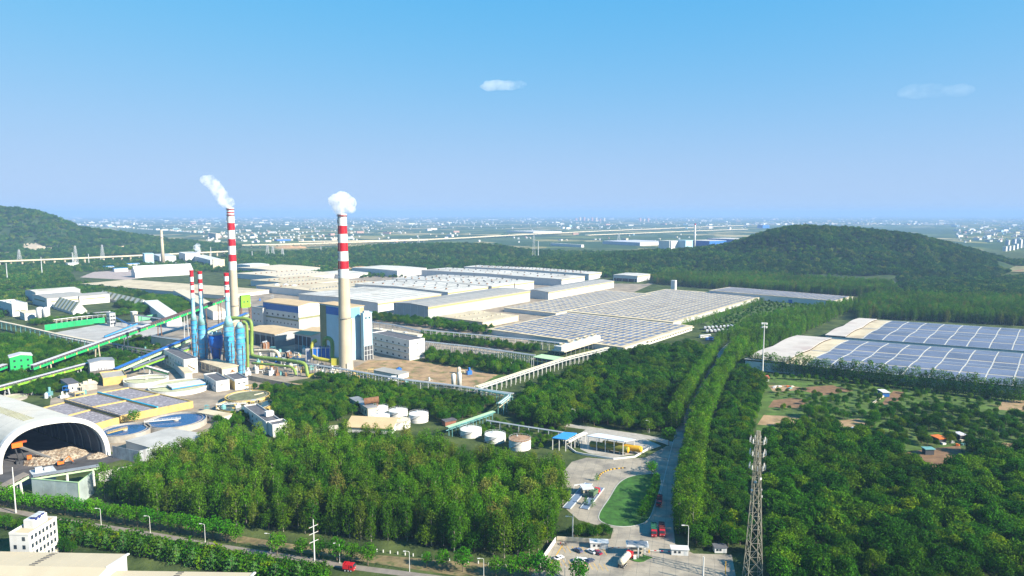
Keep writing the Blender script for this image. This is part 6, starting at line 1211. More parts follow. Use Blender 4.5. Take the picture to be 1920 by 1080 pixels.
for i, (p, y, w, m, lab) in enumerate([((30, 962), 876, .28, M_WHITE, 'tall plain white pole beside the lower left conveyor'), ((1318, 1092), 1044, .35, M_WHITE, 'plain white post at the bottom edge right of the gate'), ((1456, 1090), 1047, .25, M_LSTEEL, 'thin double pole right of the lattice mast'), ((1074, 1010), 962, .2, M_LSTEEL, 'plain grey pole at the hedge above the car park'), ((1360, 1078), 1052, .2, M_YELLOW, 'yellow and black striped barrier post at the road edge')]):
    g = G(*p); h_ = zat(g, y); root = thing('pole', g, lab, 'pole'); MB().tube([g, g + Vector((0, 0, h_))], [w, w * .7], 8).build('shaft', m, root); MB().lathe(g, [(w * 1.8, 0), (w * 1.8, .3)], 8).build('base', M_CONC, root)
# fence of short posts on the lower side of the bottom lane
FP = smoothline([G(*p) for p in [(150, 1018), (260, 1040), (345, 1056), (430, 1070), (480, 1080)]], 8); root = thing('post_fence', FP[0], 'low fence of square pale posts with rails below the bottom lane hedge', 'fence')
for p in FP: MB().box(p, (.45, .45, 1.5), 10).build('post', M_CREAM, root)
for z in (.5, 1.1):
    mb = MB()
    for a, b in zip(FP, FP[1:]): mb.beam(a + Vector((0, 0, z)), b + Vector((0, 0, z)), .1)
    mb.build('rail', M_STEEL, root)
FP = smoothline([G(*p) for p in [(690, 1032), (760, 1041), (860, 1053), (960, 1062)]], 6); root = thing('post_fence', FP[0], 'row of small white verge posts at the foot of the grove', 'fence')
for p in FP: MB().box(p, (.4, .4, 1.1), 10).build('post', M_WHITE, root)
# ------------------------------------------------------------------ lower left buildings
B = bld('white_block', 'four-storey white block with solar heaters on its roof at lower left', 'building', (59, 1070), 1004, 17, 101, M_WHITE, M_ROOFB, ang=86, roof='parapet', Lr=15)
windows(B, 'L', 2, .05, .95, 2, 1.2, 1.6, 4, 3.4, skip=((3, 1),)); windows(B, 'R', 7, .04, .96, 2, 1.1, 1.7, 4, 3.4)
for r_ in range(4):
    for i in range(7):
        if (i + r_) % 2: continue
        s = B.Lr * (.04 + .92 * (i + .5) / 7); slab_on(B, 'R', s - .6, s + .6, 1.3 + r_ * 3.4, 1.75 + r_ * 3.4, 'air_conditioner', M_CREAM, .5)
mb = MB(); mb.box(B.pt(B.Lr * .62, B.Ll * .55, B.h + .1), (B.Lr * .5, B.Ll * .5, 3.4), 86); mb.build('stair_head', M_WHITE, B.root)
for i in range(3):
    c = B.pt(B.Lr * .48 + i * 1.9, B.Ll * .40 + i * .1, B.h + 3.6); mb = MB(); mb.tube([c - B.dL * 1, c + B.dL * 1], .75, 10); mb.build('water_heater', mat('heater_blue', (.03, .05, .2), .3), B.root); MB().beam(c + Vector((0, 0, .9)) - B.dL * 1.2, c + Vector((0, 0, .9)) + B.dL * 1.2, 1.4, .2).build('heater_cover', M_LSTEEL, B.root)
M_BIGR = mat('sand_roof', (.58, .49, .34), .7, .9, 1.06, scale=.05, dirt=((.46, .37, .24), .05, .5, .4))
def low_roof(label, ul, ur, lr, ll, zr, ze, vent_f, cover=None):
    """sand coloured double-pitch roof; ul..ll = picture corners of the far eave and of the near side, zr ridge and ze eave heights"""
    UL, UR = G(ul[0], ul[1], ze), G(ur[0], ur[1], ze); d = (UR - UL).normalized(); n = Vector((d.y, -d.x, 0)); n = n if n.y < 0 else -n; L = (UR - UL).length; c = (UL + UR) / 2; root = thing('sand_roof_building', Vector((c.x, c.y, 0)) + n * 12, label, 'building'); W_ = 26.0
    MB().hexa([Vector((p.x, p.y, 0)) for p in (UL + n * .5, UR + n * .5 - d * .5, UR + n * (W_ - .5) - d * .5, UL + n * (W_ - .5))], [Vector((p.x, p.y, ze - .1)) for p in (UL + n * .5, UR + n * .5 - d * .5, UR + n * (W_ - .5) - d * .5, UL + n * (W_ - .5))]).build('wall', M_WHITE, root)
    k = 9; up = Vector((0, 0, 1)); mid_ = W_ * .5
    for i in range(k):
        a, b = UL + d * L * i / k, UL + d * L * (i + .992) / k
        for w0, w1, z0, z1 in ((0, mid_, 0, zr - ze), (W_, mid_, 0, zr - ze)):
            p = [a + n * w0 + up * z0, b + n * w0 + up * z0, b + n * w1 + up * z1, a + n * w1 + up * z1]; MB().hexa(p, [v + up * .3 for v in p]).build('roof_sheet', M_BIGR, root)
    mb = MB(); g0, g1 = UR - d * .4, UR + n * W_ - d * .4; mb.add([g0 - up * .1, g1 - up * .1, (g0 + g1) / 2 + up * (zr - ze)], [(0, 1, 2)]); mb.build('gable_wall', M_WHITE, root)
    MB().beam(UR + up * .35, UR + n * mid_ + up * (zr - ze + .4), .9, .5).build('verge', M_WHITE, root)
    for f in vent_f:
        for s in range(9): p = UL + d * L * f + n * (mid_ * (s + .5) / 9 * 1.0) + up * ((zr - ze) * (s + .5) / 9 + .35); MB().beam(p - d * 1.1, p + d * 1.1, .35, .3).build('roof_vent', M_DARK, root)
    keep_clear([UL, UR, UR + n * 40, UL + n * 40], 2); return root
low_roof('sand roofed building with lines of dark roof vents at the bottom left corner', (-60, 1034), (241, 1040), None, None, 11, 9.5, (.55,))
low_roof('lower sand roofed building beside it, mostly below the bottom edge', (205, 1071), (478, 1075), None, None, 7.5, 6.5, (.5,))
# ------------------------------------------------------------------ huts and clutter on the right
for (near, ry, xl, xr, rm, lab, ang) in [((1741, 722), 713, 1737, 1777, M_BRROOF, 'long low hut with bright blue roof at the poplar row', -10), ((1655, 744), 735, 1646, 1668, M_WHITE, 'small blue shack with white roof at the plot corner', -5), ((1735, 853), 843, 1729, 1752, M_TEAL, 'small hut with teal roof in the clearing', 0), ((1418, 712), 707, 1410, 1424, M_BRROOF, 'light blue tarpaulin hut below the monopole', 20), ((1760, 833), 826, 1745, 1775, M_ORANGE, 'orange roofed scrap shed in the clearing', 12), ((1800, 826), 818, 1788, 1812, M_LAV, 'grey roofed scrap shed at the right of the clearing', 8)]:
    B = bld('hut', lab, 'hut', near, ry, xl, xr, M_BLUE if 'blue' in lab else M_DARK, rm, ang=ang, h=3.2); 
g0, g1 = G(1636, 758), G(1656, 744); single(MB().beam(g0 + Vector((0, 0, .6)), g1 + Vector((0, 0, .6)), 1.2, 1.0), 'concrete_trough', M_CREAM, g0, 'slanting cream concrete trough leading up to the white-roofed shack', 'trough')
rr = random.Random(4)
for i in range(16):
    zone = [((1443, 724), (1485, 732)), ((1745, 826), (1812, 836)), ((1560, 803), (1640, 812))][i % 3]; g = G(rr.uniform(zone[0][0], zone[1][0]), rr.uniform(zone[0][1], zone[1][1])); cm = (M_WHITE, M_TEAL, M_LAV, M_ORANGE, M_CREAM)[i % 5]
    mb = MB(); mb.box(g, (rr.uniform(1.5, 3.5), rr.uniform(1, 2), rr.uniform(.5, 1.3)), rr.uniform(0, 90)); mb.box(g + Vector((1.5, .6, 0)), (1, .8, .6), 30); single(mb, 'scrap_pile', cm, g, 'small pale scrap pile on the allotment ground', 'scrap pile', 'scrap piles on the right-hand plots')
# ------------------------------------------------------------------ far landmarks
def viaduct(label, pts, z, w, npier, m=M_CREAM, th=2.2):
    P = smoothline([G(p[0], p[1], z) for p in pts], 6); root = thing('viaduct', Vector((P[0].x, P[0].y, 0)), label, 'viaduct')
    mb, L, Rr = ribbon(P, w, z); mb = MB()
    for a, b in zip(P, P[1:]): mb.beam(a, b, w, th)
    mb.build('deck', m, root)
    for s in (-1, 1):
        mb = MB()
        for a, b in zip(P, P[1:]):
            d = (b - a).normalized(); n = Vector((-d.y, d.x, 0)) * (w / 2 - .3) * s; mb.beam(a + n + Vector((0, 0, th / 2 + .5)), b + n + Vector((0, 0, th / 2 + .5)), .5, 1.0)
        mb.build('parapet', m, root)
    cum = [0]
    for a, b in zip(P, P[1:]): cum.append(cum[-1] + (b - a).length)
    for i in range(npier):
        s = cum[-1] * (i + .5) / npier; j = max(k for k in range(len(cum)) if cum[k] <= s); j = min(j, len(P) - 2); p = lerp(P[j], P[j + 1], (s - cum[j]) / (cum[j + 1] - cum[j])); g = Vector((p.x, p.y, hz(p.x, p.y) - 1))
        MB().beam(g, Vector((p.x, p.y, z - th / 2 + .01)), w * .3, 3).build('pier', m, root)
    return root
viaduct('pale railway viaduct crossing the picture below the left hill', [(-80, 493), (60, 488), (200, 482), (330, 476), (440, 471)], 14, 12, 30)
viaduct('cream motorway viaduct crossing behind the striped chimneys', [(330, 461), (500, 459), (640, 455), (800, 450)], 10, 26, 34)
viaduct('long pale motorway viaduct curving toward the wooded hill', [(560, 453), (800, 449), (1000, 439), (1200, 430), (1400, 422.5)], 9, 34, 44)
viaduct('second pale carriageway below the curving motorway', [(1100, 441), (1230, 436), (1330, 432), (1400, 430)], 6, 26, 18)
PY = [((143, 500), 461, 'lattice pylon at left below the sunlit quarry'), ((193, 490), 459, 'lattice pylon between quarry and the thin chimney'), ((37, 491), 468, 'dim lattice pylon at the far left under the hill'), ((502, 481), 459, 'lattice pylon right of the left tall chimney, first'), ((512, 483), 462, 'lattice pylon right of the left tall chimney, second'), ((530, 485), 466, 'lattice pylon right of the left tall chimney, third'), ((1001, 488), 441, 'tall lattice pylon in the woods at picture centre'), ((785, 461), 445, 'small lattice pylon on the central ridge'), ((1160, 452), 437, 'far small pylon before the distant factory')]
for b, yt, lab in PY: lattice(lab, b, yt, 7 if b[1] < 495 else 8, 1.5, 8, M_LSTEEL, 'power_pylon', 'pylon', .3, .5, 'power pylons', arms=((.72, 6), (.83, 5), (.93, 4)))
for i, (b, yt, lab) in enumerate([((1009, 488), 452, 'slim pale monopole beside the central pylon'), ((14, 527), 493, 'plain concrete pole in the left woods, leftmost'), ((79, 515), 482, 'plain concrete pole in the left woods, below the viaduct'), ((137, 498), 473, 'slim pole left of the tall pylon'), ((167, 498), 476, 'plain concrete pole right of the tall pylon'), ((396, 488), 463, 'slim pole left of the tall left chimney'), ((473, 484), 471, 'slim pole right of the tall left chimney'), ((602, 478), 462, 'slim pale pole left of the right chimney'), ((1356, 640), 625, 'slim pole among the poplars left of the monopole')]):
    g = G(*b); k = pxm(g); single(MB().tube([g, g + Vector((0, 0, zat(g, yt)))], [.9 / k, .55 / k], 8), 'concrete_pole', M_LSTEEL, g, lab, 'pole')
# quarry scar on the left hill
q = [(40, 466), (47, 456), (58, 452), (68, 455), (82, 462), (104, 465), (90, 468), (70, 469)]
def drape(px, name, m, t0, lift=1.5, n=14):
    """patch of bare ground laid on the hillside"""
    P2 = np.array(px, float); mb = MB(); x0, y0 = P2.min(0); x1, y1 = P2.max(0); nx, ny = 26, 14; V = {}
    def hit(px_, py_):
        d = T(px_, py_, 1.0) - Vector((0, 0, CAM_H)); t = t0
        for _ in range(400):
            p = Vector((0, 0, CAM_H)) + d * t
            if p.z <= hz(p.x, p.y) + lift: return p
            t += 6
        return None
    for i in range(nx):
        for j in range(ny):
            c = [(x0 + (x1 - x0) * (i + a) / nx, y0 + (y1 - y0) * (j + b) / ny) for a, b in ((0, 0), (1, 0), (1, 1), (0, 1))]; m_ = np.mean(c, 0)
            if not inside(np.array([m_]), P2)[0]: continue
            h4 = [hit(*p) for p in c]
            if None in h4: continue
            mb.quad(*h4[::-1])
    ring = [hit(*p) for p in px]
    if None not in ring: keep_clear(ring, 12)
    if mb.v: return mb.build(name, m, kind='structure')
M_SCAR = mat('quarry_stone', (.55, .45, .32), .95, .7, 1.2, scale=.05)
drape(q, 'quarry', M_SCAR, 1900); drape([(190, 465), (230, 461), (262, 460), (262, 462), (225, 466), (195, 467)], 'quarry', M_SCAR, 1900); drape([(-10, 474), (18, 473), (18, 477), (-10, 479)], 'quarry', M_SCAR, 1800)
drape([(48, 391), (62, 393), (85, 402), (78, 406), (60, 398)], 'rocky_ground', mat('hill_rock', (.34, .26, .22), .95, .7, 1.2, scale=.03), 2300, .8)
sheet('flower_terrace', [(1862, 503), (1875, 499), (1960, 503), (1960, 512), (1880, 512)], mat('terrace', (.2, .2, .08), .95, .5, 1.6, scale=.05, dirt=((.3, .1, .08), .03, .5, .8)), 3.0, clear=True)
# distant factory with white chimney and blue halls
g = G(1302, 470); k = pxm(g); root = thing('white_chimney', g, 'slim white chimney with red tip at the distant factory before the wooded hill', 'chimney'); zt = zat(g, 419); MB().lathe(g, [(2.0 / k, 0), (1.4 / k, zt * .95)], 12).build('shaft', M_WHITE, root, smooth=True); MB().lathe(g, [(1.42 / k, zt * .94), (1.4 / k, zt)], 12).build('tip', M_RED, root)
FAC = [((1255, 469), 452, 1235, 1275, M_WHITE, 'white process block left of the slim white chimney'), ((1285, 469), 451, 1268, 1299, M_LBLUE, 'pale blue process tower beside the slim white chimney'), ((1330, 464), 452, 1292, 1362, M_BLUE, 'long blue-walled hall right of the slim white chimney'), ((1385, 460), 449, 1326, 1420, M_BLUE, 'second long blue-walled hall partly behind the hill'), ((1200, 461), 455, 1130, 1262, M_LAV, 'long grey-roofed factory left of the process blocks'), ((1090, 464), 459, 1032, 1095, M_WHITE, 'low white shed in the woods left of the distant factory'), ((1174, 455), 447, 1166, 1178, M_CREAM, 'small tan tower above the grey-roofed factory'), ((1430, 428), 422, 1420, 1443, M_BLUE, 'distant blue hall above the wooded hill'),
       ((520, 452), 448, 450, 545, M_BLUE, 'blue-roofed distant hall behind the left tall chimney'), ((405, 447), 438, 390, 413, M_CREAM, 'cream distant block left of the left tall chimney'), ((1000, 437), 432, 950, 1053, M_WHITE, 'long white distant shed beside the motorway')]
for near, ry, xl, xr, m, lab in FAC: bld('distant_factory', lab, 'building', near, ry, xl, xr, m, M_ROOFW if m in (M_WHITE, M_BLUE) else m, ang=35, h=(9 if 'beside the motorway' in lab or 'blue-roofed' in lab else None))
for i in range(11):
    x = 1080 + i * 7.5 + (i > 7) * 60; g = G(x, 413.5 + .2 * i); k = pxm(g); single(MB().box(g, (3.2 / k, 4 / k, 6.5 / k * (1 if i % 3 else .7)), 20), 'tower_block', M_CREAM if i % 2 else mat('salmon_wall', (.55, .34, .28), .8), g, 'pale block of the row of distant high-rises right of picture centre', 'tower block', 'distant row of high-rises')
for i in range(9):
    x = (1884, 1891, 1898, 1905, 1912, 1918, 1889, 1901, 1910)[i]; y = (471, 470, 469, 467, 465, 464, 459, 458, 457)[i]; g = G(x, y); k = pxm(g); h_ = (9, 9, 9, 10, 16, 16, 9, 10, 10)[i]
    mb = MB(); mb.box(g, (4.5 / k, 6 / k, h_ / k), 25)
    for f in range(1, int(h_ / 2)): mb.box(g + Vector((0, 0, f * 2 / k)), (4.7 / k, 6.2 / k, .3 / k), 25)
    single(mb, 'tower_block', M_WHITE if i < 6 else M_LAV, g, 'white slab of the cluster of tower blocks at the right edge behind the hill', 'tower block', 'cluster of tower blocks at the right edge')
# distant houses and sheds over the plain: the nearer ones singly, the rest as one mass
rr = random.Random(11); MC = [M_WHITE, mat('far_white', (.7, .68, .66), .8), M_CREAM, mat('far_salmon', (.5, .32, .26), .8), M_LBLUE, mat('far_grey', (.45, .45, .47), .8)]
def far_spot():
    while True:
        px = rr.uniform(-20, 1940); py = 404 + 52 * rr.random() ** 2.0
        if px > 1400 and px < 1790: py = min(py, 419 + rr.random() * 3)
        if px < 380: py = min(py, 412 + (px / 380) * 25)
        dens = .5 + .5 * mnoise.noise(Vector((px / 130, py / 9, 3)))
        if 430 < py and 760 < px < 1420 and rr.random() < .85: continue
        if rr.random() < dens * 1.1: return px, py
spots = sorted([far_spot() for _ in range(3300)], key=lambda s: -s[1])
protos = []
mb = MB(); mb.box((0, 0, 0), (1, .8, .7)); mb.add([(-.55, -.45, .7), (.55, -.45, .7), (.55, .45, .7), (-.55, .45, .7), (-.55, 0, 1), (.55, 0, 1)], [(0, 1, 5, 4), (2, 3, 4, 5), (0, 4, 3), (1, 2, 5)])
MEH = [mb.mesh('distant_house', m) for m in MC]; mb2 = MB(); mb2.box((0, 0, 0), (2.4, 1, .6)).box((0, 0, .6), (2.5, 1.05, .08)); MES = [mb2.mesh('distant_shed', m) for m in MC]
rest = [MB() for _ in MC]
for i, (px, py) in enumerate(spots):
    g = G(px, py); g.z = hz(g.x, g.y); k = pxm(g); big = rr.random() < .16 or (px > 1780 and py > 425 and rr.random() < .5); s = (rr.uniform(1.2, 2.5) if not big else rr.uniform(2.5, 6)) / k; s = min(max(s, 9), 90); ci = rr.choices(range(6), (5, 4, 2, 1, .5, 1))[0]; a = rr.uniform(0, 180)
    if i < 280:
        me = (MES if big else MEH)[ci]; o = bpy.data.objects.new('distant_shed' if big else 'distant_house', me); SC.collection.objects.link(o); o.location = g; o.scale = (s, s, min(s, 22)); o.rotation_euler = (0, 0, R(a))
        tag(o, 'long pale shed on the hazy plain behind the plant' if big else 'small pale house on the hazy plain behind the plant', 'shed' if big else 'house', 'sheds on the far plain' if big else 'houses on the far plain')
    else: rest[ci].box(g, (s * (2.2 if big else 1), s * .8, min(s * .7, 16)), a)
mbx = MB(); 
for ci, b in enumerate(rest):
    mbx.mi(ci); mbx.add(b.v, b.f)
mbx.build('distant_town', MC, kind='stuff', label='scattered pale houses of the far hazy town along the horizon')
# ------------------------------------------------------------------ trees
LF_POP = leafmat('poplar_leaves', [(0, (0.034, 0.115, 0.003)), (.35, (0.055, 0.145, 0.004)), (.70, (0.075, 0.155, 0.006)), (.92, (0.10, 0.145, 0.014)), (1, (0.14, 0.14, 0.03))], .3)
LF_BRD = leafmat('broad_leaves', [(0, (0.016, 0.075, 0.003)), (.4, (0.030, 0.105, 0.003)), (.7, (0.055, 0.130, 0.004)), (.95, (0.085, 0.155, 0.005)), (1, (0.13, 0.18, 0.003))], .28)
LF_RND = leafmat('camphor_leaves', [(0, (0.030, 0.145, 0.002)), (1, (0.065, 0.19, 0.003))], .3)
LF_CED = leafmat('cedar_needles', [(0, (0.05, 0.14, 0.035)), (1, (0.09, 0.19, 0.05))])
LF_ROW = leafmat('row_poplar_leaves', [(0, (0.050, 0.150, 0.004)), (.6, (0.080, 0.18, 0.005)), (1, (0.12, 0.20, 0.012))], .32)
M_BARK = mat('bark', (.16, .125, .09), .9, .7, 1.2, scale=.8); M_BARKP = mat('pale_bark', (.34, .31, .25), .9, .7, 1.15, scale=.8)
def leafq(mb, p, nrm, s, rr):
    n = nrm.normalized(); a = n.orthogonal().normalized(); ang = rr.uniform(0, 6.283); b = n.cross(a); u = (a * math.cos(ang) + b * math.sin(ang)) * s; v = (b * math.cos(ang) - a * math.sin(ang)) * s * rr.uniform(.55, .9)
    k = n * s * .22; mb.add([p - u * .5 - k, p + v * .45, p + u * .5 - k, p - v * .45], [(0, 1, 2, 3)])
def crown(H, Rd, z0, lobes, per, leaf, rr, shape='round', up=.25):
    mb = MB(); cs = []
    for i in range(lobes):
        f = (i + .5) / lobes
        if shape == 'poplar': z = z0 + (H - z0) * f; rad = Rd * (math.sin(math.pi * min(1, .22 + f * .66)) ** .8); a = i * 2.4 + rr.uniform(-.5, .5); c = Vector((math.cos(a), math.sin(a), 0)) * rad * rr.uniform(.35, .75); lr = Rd * rr.uniform(.40, .66); c.z = z; sc = Vector((1.05, 1.05, 1.15))
        elif shape == 'cedar': z = z0 + (H - z0) * f; rad = Rd * (1 - f) ** .9 + .25; a = i * 2.4; c = Vector((math.cos(a), math.sin(a), 0)) * rad * .6; c.z = z; lr = rad * .55; sc = Vector((1.1, 1.1, .35))
        elif shape == 'ball': a = i * 2.4; el = math.asin(-1 + 2 * f); c = Vector((math.cos(a) * math.cos(el), math.sin(a) * math.cos(el), math.sin(el) * .85)) * Rd * .62; c.z += z0 + (H - z0) * .5; lr = Rd * .42; sc = Vector((1, 1, 1))
        else: a = i * 2.4 + rr.uniform(-.4, .4); el = math.asin(-.45 + 1.45 * f); q = rr.uniform(.5, .8); c = Vector((math.cos(a) * math.cos(el) * Rd, math.sin(a) * math.cos(el) * Rd, math.sin(el) * (H - z0) * .52)) * q; c.z += z0 + (H - z0) * .42; lr = Rd * rr.uniform(.3, .5); sc = Vector((1, 1, .85))
        cs.append(c)
        for _ in range(per):
            d = Vector((rr.gauss(0, 1), rr.gauss(0, 1), rr.gauss(0, 1) + up * .6)).normalized(); p = c + Vector((d.x * sc.x, d.y * sc.y, d.z * sc.z)) * lr * rr.uniform(.7, 1.12)
            nrm = d + Vector((rr.gauss(0, .45), rr.gauss(0, .45), rr.gauss(0, .45) + up)); leafq(mb, p, nrm, leaf * rr.uniform(.7, 1.3), rr)
    return mb, cs
def trunk(H, r, cs, rr, lean=.3):
    mb = MB(); top = Vector((rr.uniform(-lean, lean), rr.uniform(-lean, lean), H)); mb.tube([Vector((0, 0, -.2)), Vector((top.x * .3, top.y * .3, H * .5)), top], [r, r * .7, r * .25], 6, cap=False)
    for c in cs[::max(1, len(cs) // 6)]:
        z = min(H * .9, max(H * .25, c.z - (Vector((c.x, c.y, 0)).length) * 1.1)); mb.tube([Vector((top.x * z / H, top.y * z / H, z)), c], [r * .38, r * .12], 4, cap=False)
    return mb
KINDS = {   # name: (H, R, z0, lobes, leaves per lobe, leaf size, shape, leaf material, bark, trunk radius, variants)
    'poplar_tree': (14.5, 3.5, 2.6, 20, 52, .66, 'poplar', LF_POP, M_BARKP, .24, 6),
    'broadleaf_tree': (10.5, 4.6, 1.6, 22, 58, .72, 'round', LF_BRD, M_BARK, .28, 6),
    'roadside_tree': (6.8, 2.7, 1.9, 14, 44, .55, 'ball', LF_RND, M_BARK, .17, 3),
    'row_poplar': (12.5, 3.0, 1.2, 16, 50, .62, 'poplar', LF_ROW, M_BARKP, .2, 4),
    'cedar_tree': (7.5, 2.8, .8, 15, 26, .6, 'cedar', LF_CED, M_BARK, .16, 2),
    'shrub': (2.6, 1.7, .1, 8, 26, .45, 'ball', LF_BRD, M_BARK, .08, 3)}
PROTO = {}; FULL = {}
rr = random.Random(21)
for kn, (H, Rd, z0, lb, per, lf, shp, lm, bk, tr, nv) in KINDS.items():
    PROTO[kn] = []; col_ = bpy.data.collections.new('stuff_' + kn)
    for v in range(nv):
        mbc, cs = crown(H * rr.uniform(.93, 1.07), Rd * rr.uniform(.9, 1.1), z0, lb, per, lf, rr, shp); mt = trunk(H * .86, tr, cs, rr)
        PROTO[kn].append((mt.mesh('trunk', bk), mbc.mesh('crown', lm)))
        f = MB(); f.mi(0).add(mt.v, mt.f); f.mi(1).add(mbc.v, mbc.f); o = bpy.data.objects.new('mass_%s_%d' % (kn, v), f.mesh('mass_' + kn, [bk, lm])); col_.objects.link(o)
    FULL[kn] = col_
col_ = bpy.data.collections.new('stuff_far')          # light far tree for woods on the hills
for v in range(4):
    mbc, cs = crown(8.5, 5.0, .5, 10, 22, 1.6, rr, 'round'); col_.objects.link(bpy.data.objects.new('mass_far_%d' % v, mbc.mesh('mass_far', leafmat('hill_leaves_%d' % v, [(0, (.014, .065, .006)), (.55, (.030, .095, .006)), (.85, (.065, .125, .008)), (1, (.12, .15, .02))], .2))))
FULL['far'] = col_
def plant(kind, p, s, rz, label, cat, group, var=None, sz=1.0):
    v = var if var is not None else rr.randrange(len(PROTO[kind])); o = bpy.data.objects.new(kind, None); SC.collection.objects.link(o); o.empty_display_size = .5; o.location = p; o.rotation_euler = (0, 0, rz); o.scale = (s, s, s * sz); tag(o, label, cat, group)
    for nm, me in zip(('trunk', 'crown'), PROTO[kind][v]): c = bpy.data.objects.new(nm, me); SC.collection.objects.link(c); c.parent = o
    return o
def mass(name, pts, rots, scls, nvar, coll, label):
    me = bpy.data.meshes.new(name); me.from_pydata([tuple(p) for p in pts], [], []); n = len(pts)
    me.attributes.new('rot', 'FLOAT', 'POINT').data.foreach_set('value', np.asarray(rots, np.float32)); me.attributes.new('scl', 'FLOAT_VECTOR', 'POINT').data.foreach_set('vector', np.asarray(scls, np.float32).ravel()); me.attributes.new('idx', 'INT', 'POINT').data.foreach_set('value', rng.integers(0, nvar, n).astype(np.int32))
    o = bpy.data.objects.new(name, me); SC.collection.objects.link(o); ng = bpy.data.node_groups.new(name, 'GeometryNodeTree'); ng.interface.new_socket('Geometry', in_out='INPUT', socket_type='NodeSocketGeometry'); ng.interface.new_socket('Geometry', in_out='OUTPUT', socket_type='NodeSocketGeometry')
    N, Lk = ng.nodes, ng.links; gi, go = N.new('NodeGroupInput'), N.new('NodeGroupOutput'); ip = N.new('GeometryNodeInstanceOnPoints'); ci = N.new('GeometryNodeCollectionInfo'); ci.inputs['Collection'].default_value = coll; ci.inputs['Separate Children'].default_value = True; ci.inputs['Reset Children'].default_value = True
    def attr(nm, ty): a = N.new('GeometryNodeInputNamedAttribute'); a.data_type = ty; a.inputs['Name'].default_value = nm; return a.outputs['Attribute']
    cx = N.new('ShaderNodeCombineXYZ'); Lk.new(attr('rot', 'FLOAT'), cx.inputs['Z']); er = N.new('FunctionNodeEulerToRotation'); Lk.new(cx.outputs[0], er.inputs[0])
    Lk.new(gi.outputs[0], ip.inputs['Points']); Lk.new(ci.outputs[0], ip.inputs['Instance']); ip.inputs['Pick Instance'].default_value = True; Lk.new(attr('idx', 'INT'), ip.inputs['Instance Index']); Lk.new(er.outputs[0], ip.inputs['Rotation']); Lk.new(attr('scl', 'FLOAT_VECTOR'), ip.inputs['Scale']); Lk.new(ip.outputs[0], go.inputs[0])
    md = o.modifiers.new('scatter', 'NODES'); md.node_group = ng; return tag(o, label, kind='stuff')
def scatter(poly, sp, jit=.42, px=True, clear=True):
    P = np.array([(G(*p).x, G(*p).y) for p in poly]) if px else np.array(poly, float); x0, y0 = P.min(0); x1, y1 = P.max(0)
    xs, ys = np.meshgrid(np.arange(x0, x1, sp), np.arange(y0, y1, sp * .87)); xs = xs + (np.arange(ys.shape[0]) % 2)[:, None] * sp / 2; pts = np.stack([xs.ravel(), ys.ravel()], 1); pts += rng.uniform(-jit, jit, pts.shape) * sp
    k = inside(pts, P)
    if clear:
        for e in EXCL:
            lo, hi = e.min(0), e.max(0); c = k & (pts[:, 0] > lo[0]) & (pts[:, 0] < hi[0]) & (pts[:, 1] > lo[1]) & (pts[:, 1] < hi[1])
            if c.any(): idx = np.nonzero(c)[0]; k[idx[inside(pts[idx], e)]] = False
    return pts[k]
def inview(p, m=60): 
    d = p[:, 1] * CP + CAM_H * SP; u = 960 + FOC * p[:, 0] / d; return (u > -m) & (u < 1920 + m) & (p[:, 1] > 120)
COUNT = {}
def wood(name, poly, sp, kind, smin, smax, nind, label, masslabel, group, px=True, limit=300, mix=None):
    pts = scatter(poly, sp, px=px); pts = pts[inview(pts)]; order = np.argsort(pts[:, 1] + .15 * np.abs(pts[:, 0])); pts = pts[order]; n = min(nind, len(pts), limit - COUNT.get(kind, 0)); COUNT[kind] = COUNT.get(kind, 0) + n
    for x, y in pts[:n]: plant(kind if not mix or rr.random() > mix[1] else mix[0], Vector((x, y, hz(x, y))), rr.uniform(smin, smax), rr.uniform(0, 6.28), label, 'tree', group, sz=rr.uniform(.88, 1.15))
    rest = pts[n:]; print(name, len(pts), n)
    if len(rest):
        s = rng.uniform(smin, smax, len(rest)); scl = np.stack([s, s, s * rng.uniform(.85, 1.18, len(rest))], 1); z = height(rest[:, 0], rest[:, 1])
        ck = kind; mass(name, np.column_stack([rest, z]), rng.uniform(0, 6.28, len(rest)), scl, len(FULL[ck].objects), FULL[ck], masslabel)
# the big grove in the foreground
wood('poplar_grove', [(195, 935), (300, 968), (640, 1012), (1000, 1052), (1046, 1003), (1058, 945), (1052, 915), (1040, 900), (1010, 893), (960, 897), (930, 890), (880, 877), (800, 860), (740, 850), (640, 848), (560, 842), (480, 852), (405, 836), (345, 868), (290, 895), (225, 910)], 4.8, 'poplar_tree', .66, 1.2, 290, 'slender olive green tree in the dense foreground grove left of the gate', 'dense poplar grove continuing behind its front trees', 'trees of the foreground grove', mix=('broadleaf_tree', .10))
# forest on the lower right, behind the lattice mast
wood('forest', [(1428, 1110), (1980, 1120), (1980, 852), (1860, 852), (1815, 845), (1806, 886), (1745, 895), (1680, 866), (1600, 832), (1520, 815), (1440, 828)], 6.0, 'broadleaf_tree', .5, 1.35, 200, 'dark green broad tree in the forest right of the lattice mast', 'dense broadleaf forest filling the lower right', 'trees of the lower right forest')
wood('forest', [(1390, 690), (1436, 716), (1412, 800), (1404, 900), (1400, 1020), (1372, 1032), (1300, 1030), (1288, 1000), (1318, 880), (1345, 800), (1375, 710)], 5.6, 'broadleaf_tree', .6, .95, 40, 'dark green tree between the gate road poplars and the lattice mast', 'strip of trees between road and lattice mast', 'trees right of the gate road')
wood('forest', [(955, 778), (968, 757), (1000, 735), (1060, 706), (1140, 675), (1200, 664), (1290, 652), (1330, 662), (1300, 728), (1268, 806), (1200, 812), (1090, 796), (1060, 806), (1000, 800)], 6.2, 'broadleaf_tree', .5, 1.2, 60, 'round green tree in the wood between pipe rack and tree-lined road', 'broadleaf wood between pipe rack and tree-lined road', 'trees of the central wood')
